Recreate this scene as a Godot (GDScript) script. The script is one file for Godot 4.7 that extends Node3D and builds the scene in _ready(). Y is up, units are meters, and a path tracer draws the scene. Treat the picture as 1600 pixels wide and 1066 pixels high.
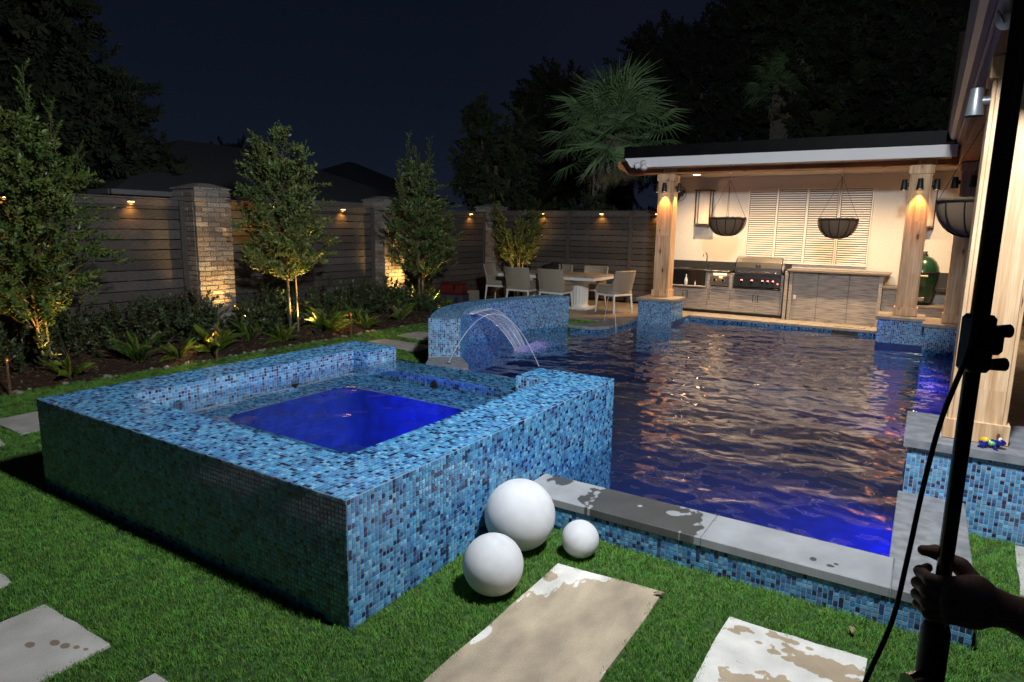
extends Node3D
# A garden pool at night: raised mosaic spa, pool with a sheet waterfall, outdoor kitchen pavilion, lit fence and planting.
# World: x runs along the front face of the spa, -z runs along the pool away from the viewer, y up, metres.

const TP := 0.0254
var rng := RandomNumberGenerator.new()
var used := {}
var M := {}
var shared := {}


class MB:
	var v := PackedVector3Array()
	var n := PackedVector3Array()
	var t := PackedVector2Array()
	var i := PackedInt32Array()

	func put(p: Vector3, nn: Vector3, uv: Vector2) -> int:
		v.append(p); n.append(nn); t.append(uv)
		return v.size() - 1

	func face(a: int, b: int, c: int) -> void:
		var g := (v[b] - v[a]).cross(v[c] - v[a])
		if g.dot(n[a] + n[b] + n[c]) > 0.0:
			i.append_array([a, c, b])
		else:
			i.append_array([a, b, c])

	func flat(p: Vector3, nn: Vector3) -> Vector2:
		var q := nn.abs()
		if q.y >= q.x and q.y >= q.z:
			return Vector2(p.x, p.z)
		if q.x >= q.z:
			return Vector2(p.z, -p.y)
		return Vector2(p.x, -p.y)

	func tri(a: Vector3, b: Vector3, c: Vector3, out: Vector3) -> void:
		var g := (b - a).cross(c - a).normalized()
		if g.dot(out) < 0.0: g = -g
		face(put(a, g, flat(a, g)), put(b, g, flat(b, g)), put(c, g, flat(c, g)))

	func quad(a: Vector3, b: Vector3, c: Vector3, d: Vector3, out: Vector3) -> void:
		var g := (c - a).cross(d - b).normalized()
		if g.dot(out) < 0.0: g = -g
		var k := put(a, g, flat(a, g)); put(b, g, flat(b, g)); put(c, g, flat(c, g)); put(d, g, flat(d, g))
		face(k, k + 1, k + 2); face(k, k + 2, k + 3)

	func quad_uv(a: Vector3, b: Vector3, c: Vector3, d: Vector3, out: Vector3, r: Rect2) -> void:
		var g := (c - a).cross(d - b).normalized()
		if g.dot(out) < 0.0: g = -g
		var k := put(a, g, r.position); put(b, g, Vector2(r.end.x, r.position.y)); put(c, g, r.end); put(d, g, Vector2(r.position.x, r.end.y))
		face(k, k + 1, k + 2); face(k, k + 2, k + 3)

	func box(c: Vector3, s: Vector3, b := Basis.IDENTITY, bev := 0.0) -> MB:
		var h := s * 0.5
		for ax in 3:
			var u := (ax + 1) % 3
			var w := (ax + 2) % 3
			for sg in [-1.0, 1.0]:
				var p := [Vector3(), Vector3(), Vector3(), Vector3()]
				for k in 4:
					var q := Vector3()
					q[ax] = sg * h[ax]
					q[u] = (h[u] - bev) * (-1.0 if k == 0 or k == 3 else 1.0)
					q[w] = (h[w] - bev) * (-1.0 if k < 2 else 1.0)
					p[k] = c + b * q
				var nn := Vector3(); nn[ax] = sg
				quad(p[0], p[1], p[2], p[3], b * nn)
			if bev > 0.0:
				for su in [-1.0, 1.0]:
					for sw in [-1.0, 1.0]:
						var q1 := Vector3(); var q2 := Vector3()
						q1[u] = su * h[u]; q1[w] = sw * (h[w] - bev)
						q2[u] = su * (h[u] - bev); q2[w] = sw * h[w]
						var l := Vector3(); l[ax] = h[ax] - bev
						var nn2 := Vector3(); nn2[u] = su; nn2[w] = sw
						quad(c + b * (q1 - l), c + b * (q1 + l), c + b * (q2 + l), c + b * (q2 - l), b * nn2)
		if bev > 0.0:
			for k in 8:
				var sg2 := Vector3(1.0 if k & 1 else -1.0, 1.0 if k & 2 else -1.0, 1.0 if k & 4 else -1.0)
				var e := h - Vector3(bev, bev, bev)
				tri(c + b * (sg2 * Vector3(h.x, e.y, e.z)), c + b * (sg2 * Vector3(e.x, h.y, e.z)), c + b * (sg2 * Vector3(e.x, e.y, h.z)), b * sg2)
		return self

	func frame_of(d: Vector3) -> Array:
		var a := d.cross(Vector3.UP if absf(d.y) < 0.9 else Vector3.RIGHT).normalized()
		return [a, a.cross(d).normalized()]

	func disc(c: Vector3, d: Vector3, r: float, seg := 16) -> MB:
		var f := frame_of(d)
		var k := put(c, d, Vector2(0.5, 0.5))
		for s in seg:
			var a := TAU * s / seg
			put(c + (f[0] * cos(a) + f[1] * sin(a)) * r, d, Vector2(0.5 + 0.5 * cos(a), 0.5 + 0.5 * sin(a)))
		for s in seg:
			face(k, k + 1 + s, k + 1 + (s + 1) % seg)
		return self

	func cyl(a: Vector3, b: Vector3, ra: float, rb: float, seg := 12, caps := true) -> MB:
		var d := (b - a).normalized()
		var f := frame_of(d)
		var k := v.size()
		var sl := (ra - rb) / maxf((b - a).length(), 1e-5)
		for s in seg + 1:
			var w := TAU * s / seg
			var o: Vector3 = f[0] * cos(w) + f[1] * sin(w)
			var nn := (o + d * sl).normalized()
			put(a + o * ra, nn, Vector2(float(s) / seg, 0.0)); put(b + o * rb, nn, Vector2(float(s) / seg, (b - a).length()))
		for s in seg:
			var q := k + s * 2
			face(q, q + 1, q + 2); face(q + 1, q + 3, q + 2)
		if caps:
			if ra > 0.0: disc(a, -d, ra, seg)
			if rb > 0.0: disc(b, d, rb, seg)
		return self

	func tube(path: Array, radii: Array, seg := 8, caps := true) -> MB:
		var up := Vector3()
		var k := v.size()
		var along := 0.0
		for p in path.size():
			var d: Vector3 = (path[mini(p + 1, path.size() - 1)] - path[maxi(p - 1, 0)]).normalized()
			if p == 0: up = frame_of(d)[0]
			else: along += (path[p] - path[p - 1]).length()
			up = (up - d * up.dot(d)).normalized()
			var sd := d.cross(up)
			for s in seg + 1:
				var a := TAU * s / seg
				var o := up * cos(a) + sd * sin(a)
				put(path[p] + o * radii[mini(p, radii.size() - 1)], o, Vector2(float(s) / seg, along))
		for p in path.size() - 1:
			for s in seg:
				var q := k + p * (seg + 1) + s
				face(q, q + 1, q + seg + 1); face(q + 1, q + seg + 2, q + seg + 1)
		if caps:
			disc(path[0], (path[0] - path[1]).normalized(), radii[0], seg)
			disc(path[-1], (path[-1] - path[-2]).normalized(), radii[mini(path.size() - 1, radii.size() - 1)], seg)
		return self

	func grid(rows: Array, out := Vector3.ZERO, wrap := false) -> MB:
		# rows of points; normals by central differences, turned towards out (or away from the middle when out is zero)
		var nr := rows.size()
		var nc: int = rows[0].size()
		var k := v.size()
		var mid := Vector3()
		for r in rows:
			for p in r: mid += p
		mid /= nr * nc
		for r in nr:
			for c in nc:
				var c0 := (c - 1 + nc) % nc if wrap else maxi(c - 1, 0)
				var c1 := (c + 1) % nc if wrap else mini(c + 1, nc - 1)
				if wrap and c == nc - 1: c1 = 1
				if wrap and c == 0: c0 = nc - 2
				var du: Vector3 = rows[r][c1] - rows[r][c0]
				var dv: Vector3 = rows[mini(r + 1, nr - 1)][c] - rows[maxi(r - 1, 0)][c]
				var nn := du.cross(dv).normalized()
				if nn.length_squared() < 0.5: nn = (rows[r][c] - mid).normalized()
				var ref: Vector3 = out if out != Vector3.ZERO else rows[r][c] - mid
				if nn.dot(ref) < 0.0: nn = -nn
				put(rows[r][c], nn, Vector2(float(c) / (nc - 1), float(r) / (nr - 1)))
		for r in nr - 1:
			for c in nc - 1:
				var q := k + r * nc + c
				face(q, q + 1, q + nc); face(q + 1, q + nc + 1, q + nc)
		return self

	func lathe(prof: Array, seg := 20, at := Transform3D.IDENTITY) -> MB:
		# prof: Vector2(radius, height) from bottom to top
		var k := v.size()
		var np := prof.size()
		for p in np:
			var d: Vector2 = (prof[mini(p + 1, np - 1)] - prof[maxi(p - 1, 0)]).normalized()
			for s in seg + 1:
				var a := TAU * s / seg
				var o := Vector3(cos(a), 0, sin(a))
				put(at * (o * prof[p].x + Vector3(0, prof[p].y, 0)), (at.basis * (o * d.y - Vector3(0, d.x, 0))).normalized(), Vector2(float(s) / seg, float(p) / (np - 1)))
		for p in np - 1:
			for s in seg:
				var q := k + p * (seg + 1) + s
				face(q, q + 1, q + seg + 1); face(q + 1, q + seg + 2, q + seg + 1)
		return self

	func ball(c: Vector3, r: Vector3, seg := 20) -> MB:
		var pr := []
		for p in seg / 2 + 1:
			var a := -PI / 2 + PI * p / (seg / 2)
			pr.append(Vector2(maxf(cos(a), 1e-4), sin(a)))
		return lathe(pr, seg, Transform3D(Basis.from_scale(r), c))

	func prism(poly: PackedVector2Array, y0: float, y1: float, at := Transform3D.IDENTITY) -> MB:
		# outline in local xz, walls from y0 to y1
		for k in poly.size():
			var a := poly[k]; var b := poly[(k + 1) % poly.size()]
			var d := (b - a).normalized()
			var out := Vector3(d.y, 0, -d.x)
			if Geometry2D.is_point_in_polygon((a + b) * 0.5 + Vector2(out.x, out.z) * 0.0005, poly): out = -out
			quad(at * Vector3(a.x, y0, a.y), at * Vector3(b.x, y0, b.y), at * Vector3(b.x, y1, b.y), at * Vector3(a.x, y1, a.y), at.basis * out)
		var tr := Geometry2D.triangulate_polygon(poly)
		for k in tr.size() / 3:
			var q := [poly[tr[k * 3]], poly[tr[k * 3 + 1]], poly[tr[k * 3 + 2]]]
			for e in [[y0, -1.0], [y1, 1.0]]:
				tri(at * Vector3(q[0].x, e[0], q[0].y), at * Vector3(q[1].x, e[0], q[1].y), at * Vector3(q[2].x, e[0], q[2].y), at.basis * Vector3(0, e[1], 0))
		return self

	func sheet(poly: PackedVector2Array, y: float) -> MB:
		var tr := Geometry2D.triangulate_polygon(poly)
		for k in tr.size() / 3:
			tri(Vector3(poly[tr[k * 3]].x, y, poly[tr[k * 3]].y), Vector3(poly[tr[k * 3 + 1]].x, y, poly[tr[k * 3 + 1]].y), Vector3(poly[tr[k * 3 + 2]].x, y, poly[tr[k * 3 + 2]].y), Vector3.UP)
		return self

	func mesh(m: Material) -> ArrayMesh:
		var a := []
		a.resize(Mesh.ARRAY_MAX)
		a[Mesh.ARRAY_VERTEX] = v; a[Mesh.ARRAY_NORMAL] = n; a[Mesh.ARRAY_TEX_UV] = t; a[Mesh.ARRAY_INDEX] = i
		var r := ArrayMesh.new()
		r.add_surface_from_arrays(Mesh.PRIMITIVE_TRIANGLES, a)
		if m: r.surface_set_material(0, m)
		return r


# ---------- bookkeeping ----------
func numbered(b: String) -> String:
	used[b] = used.get(b, -1) + 1
	return b if used[b] == 0 else "%s_%03d" % [b, used[b]]

func tag(o: Node3D, label: String, category: String, group := "", kind := "") -> Node3D:
	if label: o.set_meta("label", label)
	if category: o.set_meta("category", category)
	if group: o.set_meta("group", group)
	if kind: o.set_meta("kind", kind)
	return o

func thing(b: String, label: String, category: String, at := Vector3.ZERO, turn := 0.0, group := "") -> Node3D:
	var o := Node3D.new()
	o.name = numbered(b); add_child(o, true)
	o.position = at; o.rotation.y = turn
	return tag(o, label, category, group)

func part(b: String, mesh: Mesh, parent: Node3D, at := Transform3D.IDENTITY) -> MeshInstance3D:
	var o := MeshInstance3D.new()
	o.mesh = mesh; o.transform = at
	var k := 0
	var nm := b
	while parent.has_node(nm):
		k += 1; nm = "%s_%03d" % [b, k]
	o.name = nm
	parent.add_child(o, true)
	return o

var counts := {}
func piece(b: String, mesh: Mesh, parent: Node3D, at := Transform3D.IDENTITY) -> MeshInstance3D:
	# like part, for long runs: the number is kept instead of searched for
	var key := str(parent.get_instance_id()) + b
	counts[key] = counts.get(key, -1) + 1
	var o := MeshInstance3D.new()
	o.mesh = mesh; o.transform = at
	o.name = b if counts[key] == 0 else "%s_%03d" % [b, counts[key]]
	parent.add_child(o, true)
	return o

func struct(b: String, mesh: Mesh) -> MeshInstance3D:
	var o := MeshInstance3D.new()
	o.mesh = mesh; o.name = numbered(b)
	add_child(o, true)
	o.set_meta("kind", "structure")
	return o

func solid(b: String, mesh: Mesh, label: String, category: String, group := "", at := Transform3D.IDENTITY) -> MeshInstance3D:
	var o := MeshInstance3D.new()
	o.mesh = mesh; o.name = numbered(b); o.transform = at
	add_child(o, true)
	tag(o, label, category, group)
	return o

func many(b: String, mesh: Mesh, where: Array, parent: Node3D, tints: Array = []) -> MultiMeshInstance3D:
	var mm := MultiMesh.new()
	mm.transform_format = MultiMesh.TRANSFORM_3D
	mm.use_colors = not tints.is_empty()
	mm.mesh = mesh
	mm.instance_count = where.size()
	for k in where.size():
		mm.set_instance_transform(k, where[k])
		if tints: mm.set_instance_color(k, tints[k % tints.size()])
	var o := MultiMeshInstance3D.new()
	o.multimesh = mm
	o.name = numbered(b) if parent == self else b
	parent.add_child(o, true)
	o.set_meta("kind", "stuff")
	return o

func dup(o: Node3D, b: String, label: String, at: Vector3, turn := 0.0) -> Node3D:
	var c: Node3D = o.duplicate()
	c.name = numbered(b); add_child(c, true)
	c.position = at; c.rotation.y = turn
	c.set_meta("label", label)
	return c

func rnd(a: float, b: float) -> float:
	return rng.randf_range(a, b)

func look(at: Vector3, up: Vector3, turn := 0.0, s := Vector3.ONE) -> Transform3D:
	# local y along up, turned about it
	var y := up.normalized()
	var x := y.cross(Vector3.FORWARD if absf(y.z) < 0.9 else Vector3.RIGHT).normalized()
	var b := Basis(x, y, x.cross(y)).rotated(y, turn)
	return Transform3D(Basis(b.x * s.x, b.y * s.y, b.z * s.z), at)

func spline(p: Array, steps: int) -> Array:
	var r := []
	for k in p.size() - 1:
		for s in steps:
			var a: Vector3 = p[k]
			r.append(a.cubic_interpolate(p[k + 1], p[maxi(k - 1, 0)], p[mini(k + 2, p.size() - 1)], float(s) / steps))
	r.append(p[-1])
	return r

# ---------- lamps ----------
func spot(at: Vector3, to: Vector3, e: float, angle: float, col: Color, size := 0.02, soft := 1.0) -> void:
	var l := SpotLight3D.new()
	l.name = numbered("spot_light"); add_child(l, true)
	l.look_at_from_position(at, to, Vector3.UP if absf((to - at).normalized().y) < 0.95 else Vector3.RIGHT)
	l.light_energy = e; l.spot_angle = angle; l.light_color = col; l.light_size = size
	l.spot_range = 20.0; l.spot_attenuation = 2.0; l.spot_angle_attenuation = soft; l.shadow_enabled = true

func omni(at: Vector3, e: float, col: Color, size := 0.02) -> void:
	var l := OmniLight3D.new()
	l.name = numbered("omni_light"); add_child(l, true)
	l.position = at; l.light_energy = e; l.light_color = col; l.light_size = size
	l.omni_range = 20.0; l.omni_attenuation = 2.0; l.shadow_enabled = true

# ---------- materials ----------
func lin(r: float, g: float, b: float) -> Color:
	return Color(r, g, b).linear_to_srgb()

func mat(name: String, c: Color, rough := 0.7, metal := 0.0, spec := 0.5) -> StandardMaterial3D:
	var m := StandardMaterial3D.new()
	m.resource_name = name
	m.albedo_color = c; m.roughness = rough; m.metallic = metal; m.metallic_specular = spec
	M[name] = m
	return m

func noise_tex(freq: float, oct: int, c0: Color, c1: Color, size := 256, sd := 1, kind := FastNoiseLite.TYPE_SIMPLEX, mid := 0.5, nmap := false, bump := 4.0) -> NoiseTexture2D:
	var f := FastNoiseLite.new()
	f.noise_type = kind; f.frequency = freq; f.fractal_octaves = oct; f.seed = sd
	var t := NoiseTexture2D.new()
	t.width = size; t.height = size; t.seamless = true; t.noise = f
	if nmap:
		t.as_normal_map = true; t.bump_strength = bump
	else:
		var g := Gradient.new()
		g.offsets = PackedFloat32Array([0.15, mid, 0.85]); g.colors = PackedColorArray([c0, c0.lerp(c1, 0.5), c1])
		t.color_ramp = g
	return t

func tri_mat(name: String, c: Color, tex: Texture2D, scale: Vector3, rough := 0.8, world := true) -> StandardMaterial3D:
	var m := mat(name, c, rough)
	m.albedo_texture = tex
	m.uv1_triplanar = true; m.uv1_world_triplanar = world; m.uv1_scale = scale
	return m

func glow(name: String, c: Color, e: float) -> StandardMaterial3D:
	var m := mat(name, Color(0.9, 0.9, 0.9), 0.5)
	m.emission_enabled = true; m.emission = c; m.emission_energy_multiplier = e
	return m

func wood_image(w: int, h: int, sd: int, dark: Color, pale: Color, knots: int, turned := false) -> ImageTexture:
	# grain along v; each knot bends the grain round itself
	var f := FastNoiseLite.new(); f.seed = sd; f.frequency = 0.012; f.fractal_octaves = 4
	var f2 := FastNoiseLite.new(); f2.seed = sd + 7; f2.frequency = 0.05; f2.fractal_octaves = 3
	var r := RandomNumberGenerator.new(); r.seed = sd
	var ks := []
	for k in knots: ks.append(Vector3(r.randf() * w, r.randf() * h, r.randf_range(3.0, 8.0) * w / 256.0))
	var im := Image.create(w, h, false, Image.FORMAT_RGB8)
	for y in h:
		for x in w:
			var px := float(x)
			var dk := 0.0
			for kn in ks:
				var dx: float = px - kn.x
				var dy: float = (y - kn.y) * 0.45
				var q: float = (dx * dx + dy * dy) / (kn.z * kn.z)
				if q < 30.0:
					px += dx * 1.6 / (q + 0.8)
					dk = maxf(dk, clampf(1.5 - q, 0.0, 1.0) + 0.22 * clampf(1.0 - q / 9.0, 0.0, 1.0))
			var g := f.get_noise_2d(px * 3.4, y * 0.16) * 0.55 + f2.get_noise_2d(px * 4.0, y * 0.12) * 0.3 + f.get_noise_2d(x * 0.3 + 900.0, y * 0.25) * 0.5
			var c := dark.lerp(pale, clampf(0.58 + g, 0.0, 1.0))
			c = c.lerp(Color(dark.r * 0.45, dark.g * 0.33, dark.b * 0.25), clampf(dk, 0.0, 0.85))
			if turned: im.set_pixel(x, y, c)
			else: im.set_pixel(x, y, c)
	if turned: im.rotate_90(CLOCKWISE)
	return ImageTexture.create_from_image(im)

func stain_images(w: int, h: int, sd: int, blobs: Array, dry: Color, wet: Color, rough_dry: float, rough_wet: float, ragged := 0.35, grain := 0.08) -> Array:
	# blobs: [x, y, rx, ry, sign] in 0..1; positive ones are wet, negative ones dried out. Returns colour and roughness.
	var f := FastNoiseLite.new(); f.seed = sd; f.frequency = 0.014; f.fractal_octaves = 6
	var g := FastNoiseLite.new(); g.seed = sd + 3; g.frequency = 0.005; g.fractal_octaves = 6
	var fine := FastNoiseLite.new(); fine.seed = sd + 9; fine.frequency = 0.22; fine.fractal_octaves = 3
	var a := Image.create(w, h, false, Image.FORMAT_RGB8)
	var b := Image.create(w, h, false, Image.FORMAT_RGB8)
	for y in h:
		for x in w:
			var val := -1.0
			for q in blobs:
				var dx: float = (float(x) / w - q[0]) / q[2]
				var dy: float = (float(y) / h - q[1]) / q[3]
				var d: float = 1.0 - sqrt(dx * dx + dy * dy) + f.get_noise_2d(x, y) * ragged * 2.0
				if q[4] > 0: val = maxf(val, d)
				else: val = minf(val, -d)
			var k := smoothstep(-0.05, 0.04, val)
			var c := dry.lerp(wet, k)
			var s := 1.0 + g.get_noise_2d(x, y) * grain * 2.2 + fine.get_noise_2d(x, y) * grain * 1.4
			a.set_pixel(x, y, Color(c.r * s, c.g * s, c.b * s))
			var ro := lerpf(rough_dry, rough_wet, k)
			b.set_pixel(x, y, Color(ro, ro, ro))
	return [ImageTexture.create_from_image(a), ImageTexture.create_from_image(b)]

func materials() -> void:
	# stone and ground
	var stone := noise_tex(0.02, 5, Color(0.82, 0.82, 0.82), Color(1, 1, 1), 256, 3)
	shared.speck = noise_tex(0.09, 4, Color(0.78, 0.78, 0.78), Color(1, 1, 1), 256, 5)
	tri_mat("bluestone", lin(0.27, 0.275, 0.29), stone, Vector3(1.3, 1.3, 1.3), 0.75)
	tri_mat("capstone", lin(0.36, 0.32, 0.27), stone, Vector3(1.1, 1.1, 1.1), 0.7)
	tri_mat("block_cap", lin(0.25, 0.26, 0.285), stone, Vector3(1.2, 1.2, 1.2), 0.6)
	tri_mat("joint", lin(0.5, 0.5, 0.48), stone, Vector3(2, 2, 2), 0.9)
	for k in 4:
		tri_mat("paver%d" % k, lin(0.30 + 0.025 * k, 0.25 + 0.02 * k, 0.19 + 0.014 * k), stone, Vector3(0.9, 0.9, 0.9), 0.55)
	tri_mat("paver_bed", lin(0.16, 0.14, 0.11), stone, Vector3(2, 2, 2), 0.95)
	tri_mat("limestone", lin(0.36, 0.33, 0.27), stone, Vector3(1.7, 1.7, 1.7), 0.85)
	tri_mat("grout", lin(0.46, 0.46, 0.50), shared.speck, Vector3(3, 3, 3), 0.9)
	tri_mat("plaster", lin(0.012, 0.042, 0.17), stone, Vector3(0.7, 0.7, 0.7), 0.7)
	tri_mat("spa_plaster", lin(0.015, 0.06, 0.40), stone, Vector3(0.9, 0.9, 0.9), 0.7)
	tri_mat("soil", lin(0.03, 0.022, 0.015), noise_tex(0.03, 5, Color(0.5, 0.5, 0.5), Color(1, 1, 1), 256, 8), Vector3(0.9, 0.9, 0.9), 1.0)
	tri_mat("turf_base", lin(0.05, 0.125, 0.02), noise_tex(0.05, 5, Color(0.6, 0.6, 0.6), Color(1, 1, 1), 256, 9), Vector3(1.6, 1.6, 1.6), 1.0)
	tri_mat("mulch", lin(0.060, 0.030, 0.017), noise_tex(0.05, 5, Color(0.35, 0.35, 0.35), Color(1, 1, 1), 256, 11), Vector3(2.3, 2.3, 2.3), 1.0)
	tri_mat("far_leaf_base", lin(0.02, 0.03, 0.015), stone, Vector3(1, 1, 1), 0.95)
	tri_mat("chip", Color(1, 1, 1), shared.speck, Vector3(9, 9, 9), 0.85).vertex_color_use_as_albedo = true
	tri_mat("asphalt", lin(0.04, 0.04, 0.042), stone, Vector3(1, 1, 1), 0.9)
	# mosaic
	var mo := tri_mat("mosaic", Color(1, 1, 1), noise_tex(0.03, 3, Color(0.78, 0.84, 0.88), Color(1, 1, 1), 256, 14), Vector3(23, 31, 23), 0.16)
	mo.vertex_color_use_as_albedo = true
	mo.clearcoat_enabled = true; mo.clearcoat = 0.25; mo.clearcoat_roughness = 0.06
	# turf and leaves
	for q in [["far_leaf", 0.9, 0.2], ["blade", 0.75, 0.3], ["leaf", 0.42, 0.35], ["needle", 0.6, 0.3], ["frond", 0.5, 0.2]]:
		var lm := mat(q[0], Color(1, 1, 1), q[1])
		lm.vertex_color_use_as_albedo = true
		lm.backlight_enabled = true; lm.backlight = Color(q[2], q[2], q[2])
		lm.cull_mode = BaseMaterial3D.CULL_DISABLED
	tri_mat("trunk", lin(0.24, 0.18, 0.11), noise_tex(0.06, 4, Color(0.45, 0.45, 0.45), Color(1, 1, 1), 256, 15), Vector3(7, 2, 7), 0.9)
	tri_mat("palm_trunk", lin(0.34, 0.29, 0.23), noise_tex(0.05, 4, Color(0.45, 0.45, 0.45), Color(1, 1, 1), 256, 16), Vector3(3, 3, 3), 0.9)
	tri_mat("stake", lin(0.34, 0.25, 0.15), shared.speck, Vector3(8, 1, 8), 0.85)
	# timber
	var grey := noise_tex(0.03, 5, Color(0.72, 0.70, 0.68), Color(1, 1, 1), 512, 21)
	for k in 5:
		var s: float = [0.8, 1.0, 1.15, 0.9, 1.3][k]
		tri_mat("board%d" % k, lin(0.105 * s, 0.092 * s, 0.083 * s), grey, Vector3(0.5, 5.5, 0.5), 0.8)
	tri_mat("fence_post", lin(0.105, 0.092, 0.083), grey, Vector3(5, 0.5, 5), 0.8)
	tri_mat("fence_cap", lin(0.16, 0.13, 0.11), grey, Vector3(0.6, 5, 0.6), 0.75)
	var cedar := wood_image(256, 768, 31, Color(0.70, 0.53, 0.37), Color(0.90, 0.77, 0.62), 5)
	var cedar2 := wood_image(256, 768, 37, Color(0.72, 0.55, 0.39), Color(0.91, 0.78, 0.63), 4)
	var beam := wood_image(256, 768, 41, Color(0.50, 0.30, 0.15), Color(0.74, 0.51, 0.30), 7, true)
	for k in 4:
		var m := mat("cedar%d" % k, Color(1, 1, 1), 0.7)
		m.albedo_texture = cedar if k % 2 == 0 else cedar2
		m.uv1_scale = Vector3(2.0, 0.55, 1); m.uv1_offset = Vector3(0.31 * k, 0.17 * k, 0)
	var bm := mat("beam_x", Color(1, 1, 1), 0.7); bm.albedo_texture = beam; bm.uv1_scale = Vector3(0.45, 2.4, 1)
	var bz := mat("beam_z", Color(1, 1, 1), 0.7); bz.albedo_texture = beam; bz.uv1_scale = Vector3(0.45, 2.4, 1)
	# cabinets: streaked driftwood laminate
	var drift := noise_tex(0.016, 4, Color(0.55, 0.56, 0.60), Color(1, 1, 1), 512, 51, FastNoiseLite.TYPE_SIMPLEX, 0.24)
	tri_mat("cabinet", lin(0.43, 0.375, 0.315), drift, Vector3(0.24, 4.6, 0.24), 0.55)
	tri_mat("cabinet_pale", lin(0.46, 0.40, 0.33), drift, Vector3(0.4, 5.0, 0.4), 0.55)
	tri_mat("counter", lin(0.05, 0.05, 0.052), shared.speck, Vector3(4, 4, 4), 0.28)
	tri_mat("counter_edge", lin(0.24, 0.20, 0.16), shared.speck, Vector3(4, 4, 4), 0.5)
	mat("handle", lin(0.012, 0.012, 0.012), 0.4, 0.3)
	mat("steel", lin(0.42, 0.39, 0.35), 0.28, 1.0)
	mat("chrome", lin(0.75, 0.75, 0.75), 0.12, 1.0)
	mat("dark_steel", lin(0.05, 0.05, 0.05), 0.35, 0.8)
	mat("black", lin(0.012, 0.012, 0.013), 0.5)
	mat("black_gloss", lin(0.01, 0.01, 0.011), 0.16)
	mat("black_cloth", lin(0.008, 0.008, 0.009), 0.95)
	mat("iron", lin(0.015, 0.015, 0.015), 0.55, 0.4)
	mat("pole_metal", lin(0.10, 0.075, 0.05), 0.2, 1.0)
	mat("sconce_grey", lin(0.13, 0.14, 0.15), 0.4, 0.6)
	# building
	tri_mat("stucco", lin(0.74, 0.69, 0.61), noise_tex(0.08, 5, Color(0.92, 0.92, 0.92), Color(1, 1, 1), 256, 61), Vector3(1.5, 1.5, 1.5), 0.9)
	mat("white_trim", lin(0.80, 0.78, 0.76), 0.55)
	mat("shutter_white", lin(0.76, 0.72, 0.66), 0.5)
	mat("shutter_dark", lin(0.05, 0.04, 0.03), 0.9)
	tri_mat("roof_metal", lin(0.006, 0.006, 0.007), stone, Vector3(0.5, 0.5, 0.5), 0.5)
	M.roof_metal.metallic_specular = 0.2
	mat("gutter", lin(0.26, 0.26, 0.28), 0.45, 0.3)
	tri_mat("soffit", lin(0.55, 0.48, 0.40), shared.speck, Vector3(1, 1, 1), 0.8)
	tri_mat("shingle", lin(0.09, 0.09, 0.10), noise_tex(0.06, 4, Color(0.6, 0.6, 0.6), Color(1, 1, 1), 256, 63), Vector3(1.2, 3, 1.2), 0.95)
	# brick
	var bt := noise_tex(0.035, 5, Color(0.42, 0.40, 0.38), Color(1, 1, 1), 256, 71)
	var bc := [lin(0.50, 0.43, 0.36), lin(0.60, 0.54, 0.47), lin(0.44, 0.33, 0.27), lin(0.31, 0.26, 0.23), lin(0.64, 0.60, 0.54), lin(0.50, 0.40, 0.33), lin(0.43, 0.40, 0.37)]
	for k in bc.size(): tri_mat("brick%d" % k, bc[k], bt, Vector3(4.5, 6, 4.5), 0.9)
	tri_mat("mortar", lin(0.42, 0.39, 0.35), bt, Vector3(5, 5, 5), 0.95)
	tri_mat("pillar_cap", lin(0.44, 0.41, 0.37), bt, Vector3(3, 3, 3), 0.9)
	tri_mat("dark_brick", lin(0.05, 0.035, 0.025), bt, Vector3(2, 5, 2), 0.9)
	# furniture
	var weave := Image.create(64, 64, false, Image.FORMAT_RGB8)
	for y in 64:
		for x in 64:
			var o := ((x / 8) + (y / 8)) % 2
			var e := absf(((x % 8) if o else (y % 8)) - 3.5) / 3.5
			var s := 0.96 - 0.42 * e * e
			weave.set_pixel(x, y, Color(s, s, s))
	var wm := tri_mat("wicker", lin(0.52, 0.45, 0.34), ImageTexture.create_from_image(weave), Vector3(9, 9, 9), 0.8)
	mat("white_paint", lin(0.74, 0.71, 0.66), 0.45)
	tri_mat("table_top", lin(0.52, 0.40, 0.30), grey, Vector3(0.6, 5, 5), 0.5)
	tri_mat("cushion", lin(0.42, 0.36, 0.28), shared.speck, Vector3(4, 4, 4), 0.95)
	mat("cushion_white", lin(0.6, 0.57, 0.52), 0.95)
	tri_mat("white_ball", lin(0.68, 0.68, 0.69), noise_tex(0.012, 4, Color(0.93, 0.93, 0.93), Color(1, 1, 1), 256, 81), Vector3(2.2, 2.2, 2.2), 0.75)
	tri_mat("coir", lin(0.37, 0.25, 0.15), noise_tex(0.09, 5, Color(0.45, 0.42, 0.4), Color(1, 1, 1), 256, 83), Vector3(6, 6, 6), 1.0)
	mat("red_paint", lin(0.09, 0.010, 0.010), 0.35)
	mat("blue_plastic", lin(0.03, 0.04, 0.06), 0.5)
	mat("copper", lin(0.42, 0.22, 0.10), 0.4, 1.0)
	tri_mat("rust_wood", lin(0.22, 0.12, 0.06), grey, Vector3(5, 0.6, 5), 0.8)
	var gm := tri_mat("kamado_green", lin(0.015, 0.06, 0.028), noise_tex(0.2, 3, Color(0.7, 0.7, 0.7), Color(1, 1, 1), 128, 85), Vector3(6, 6, 6), 0.22)
	gm.clearcoat_enabled = true; gm.clearcoat = 0.6; gm.clearcoat_roughness = 0.1
	mat("white_plastic", lin(0.7, 0.7, 0.7), 0.35)
	mat("orange_cloth", lin(0.42, 0.19, 0.04), 0.9)
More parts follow.
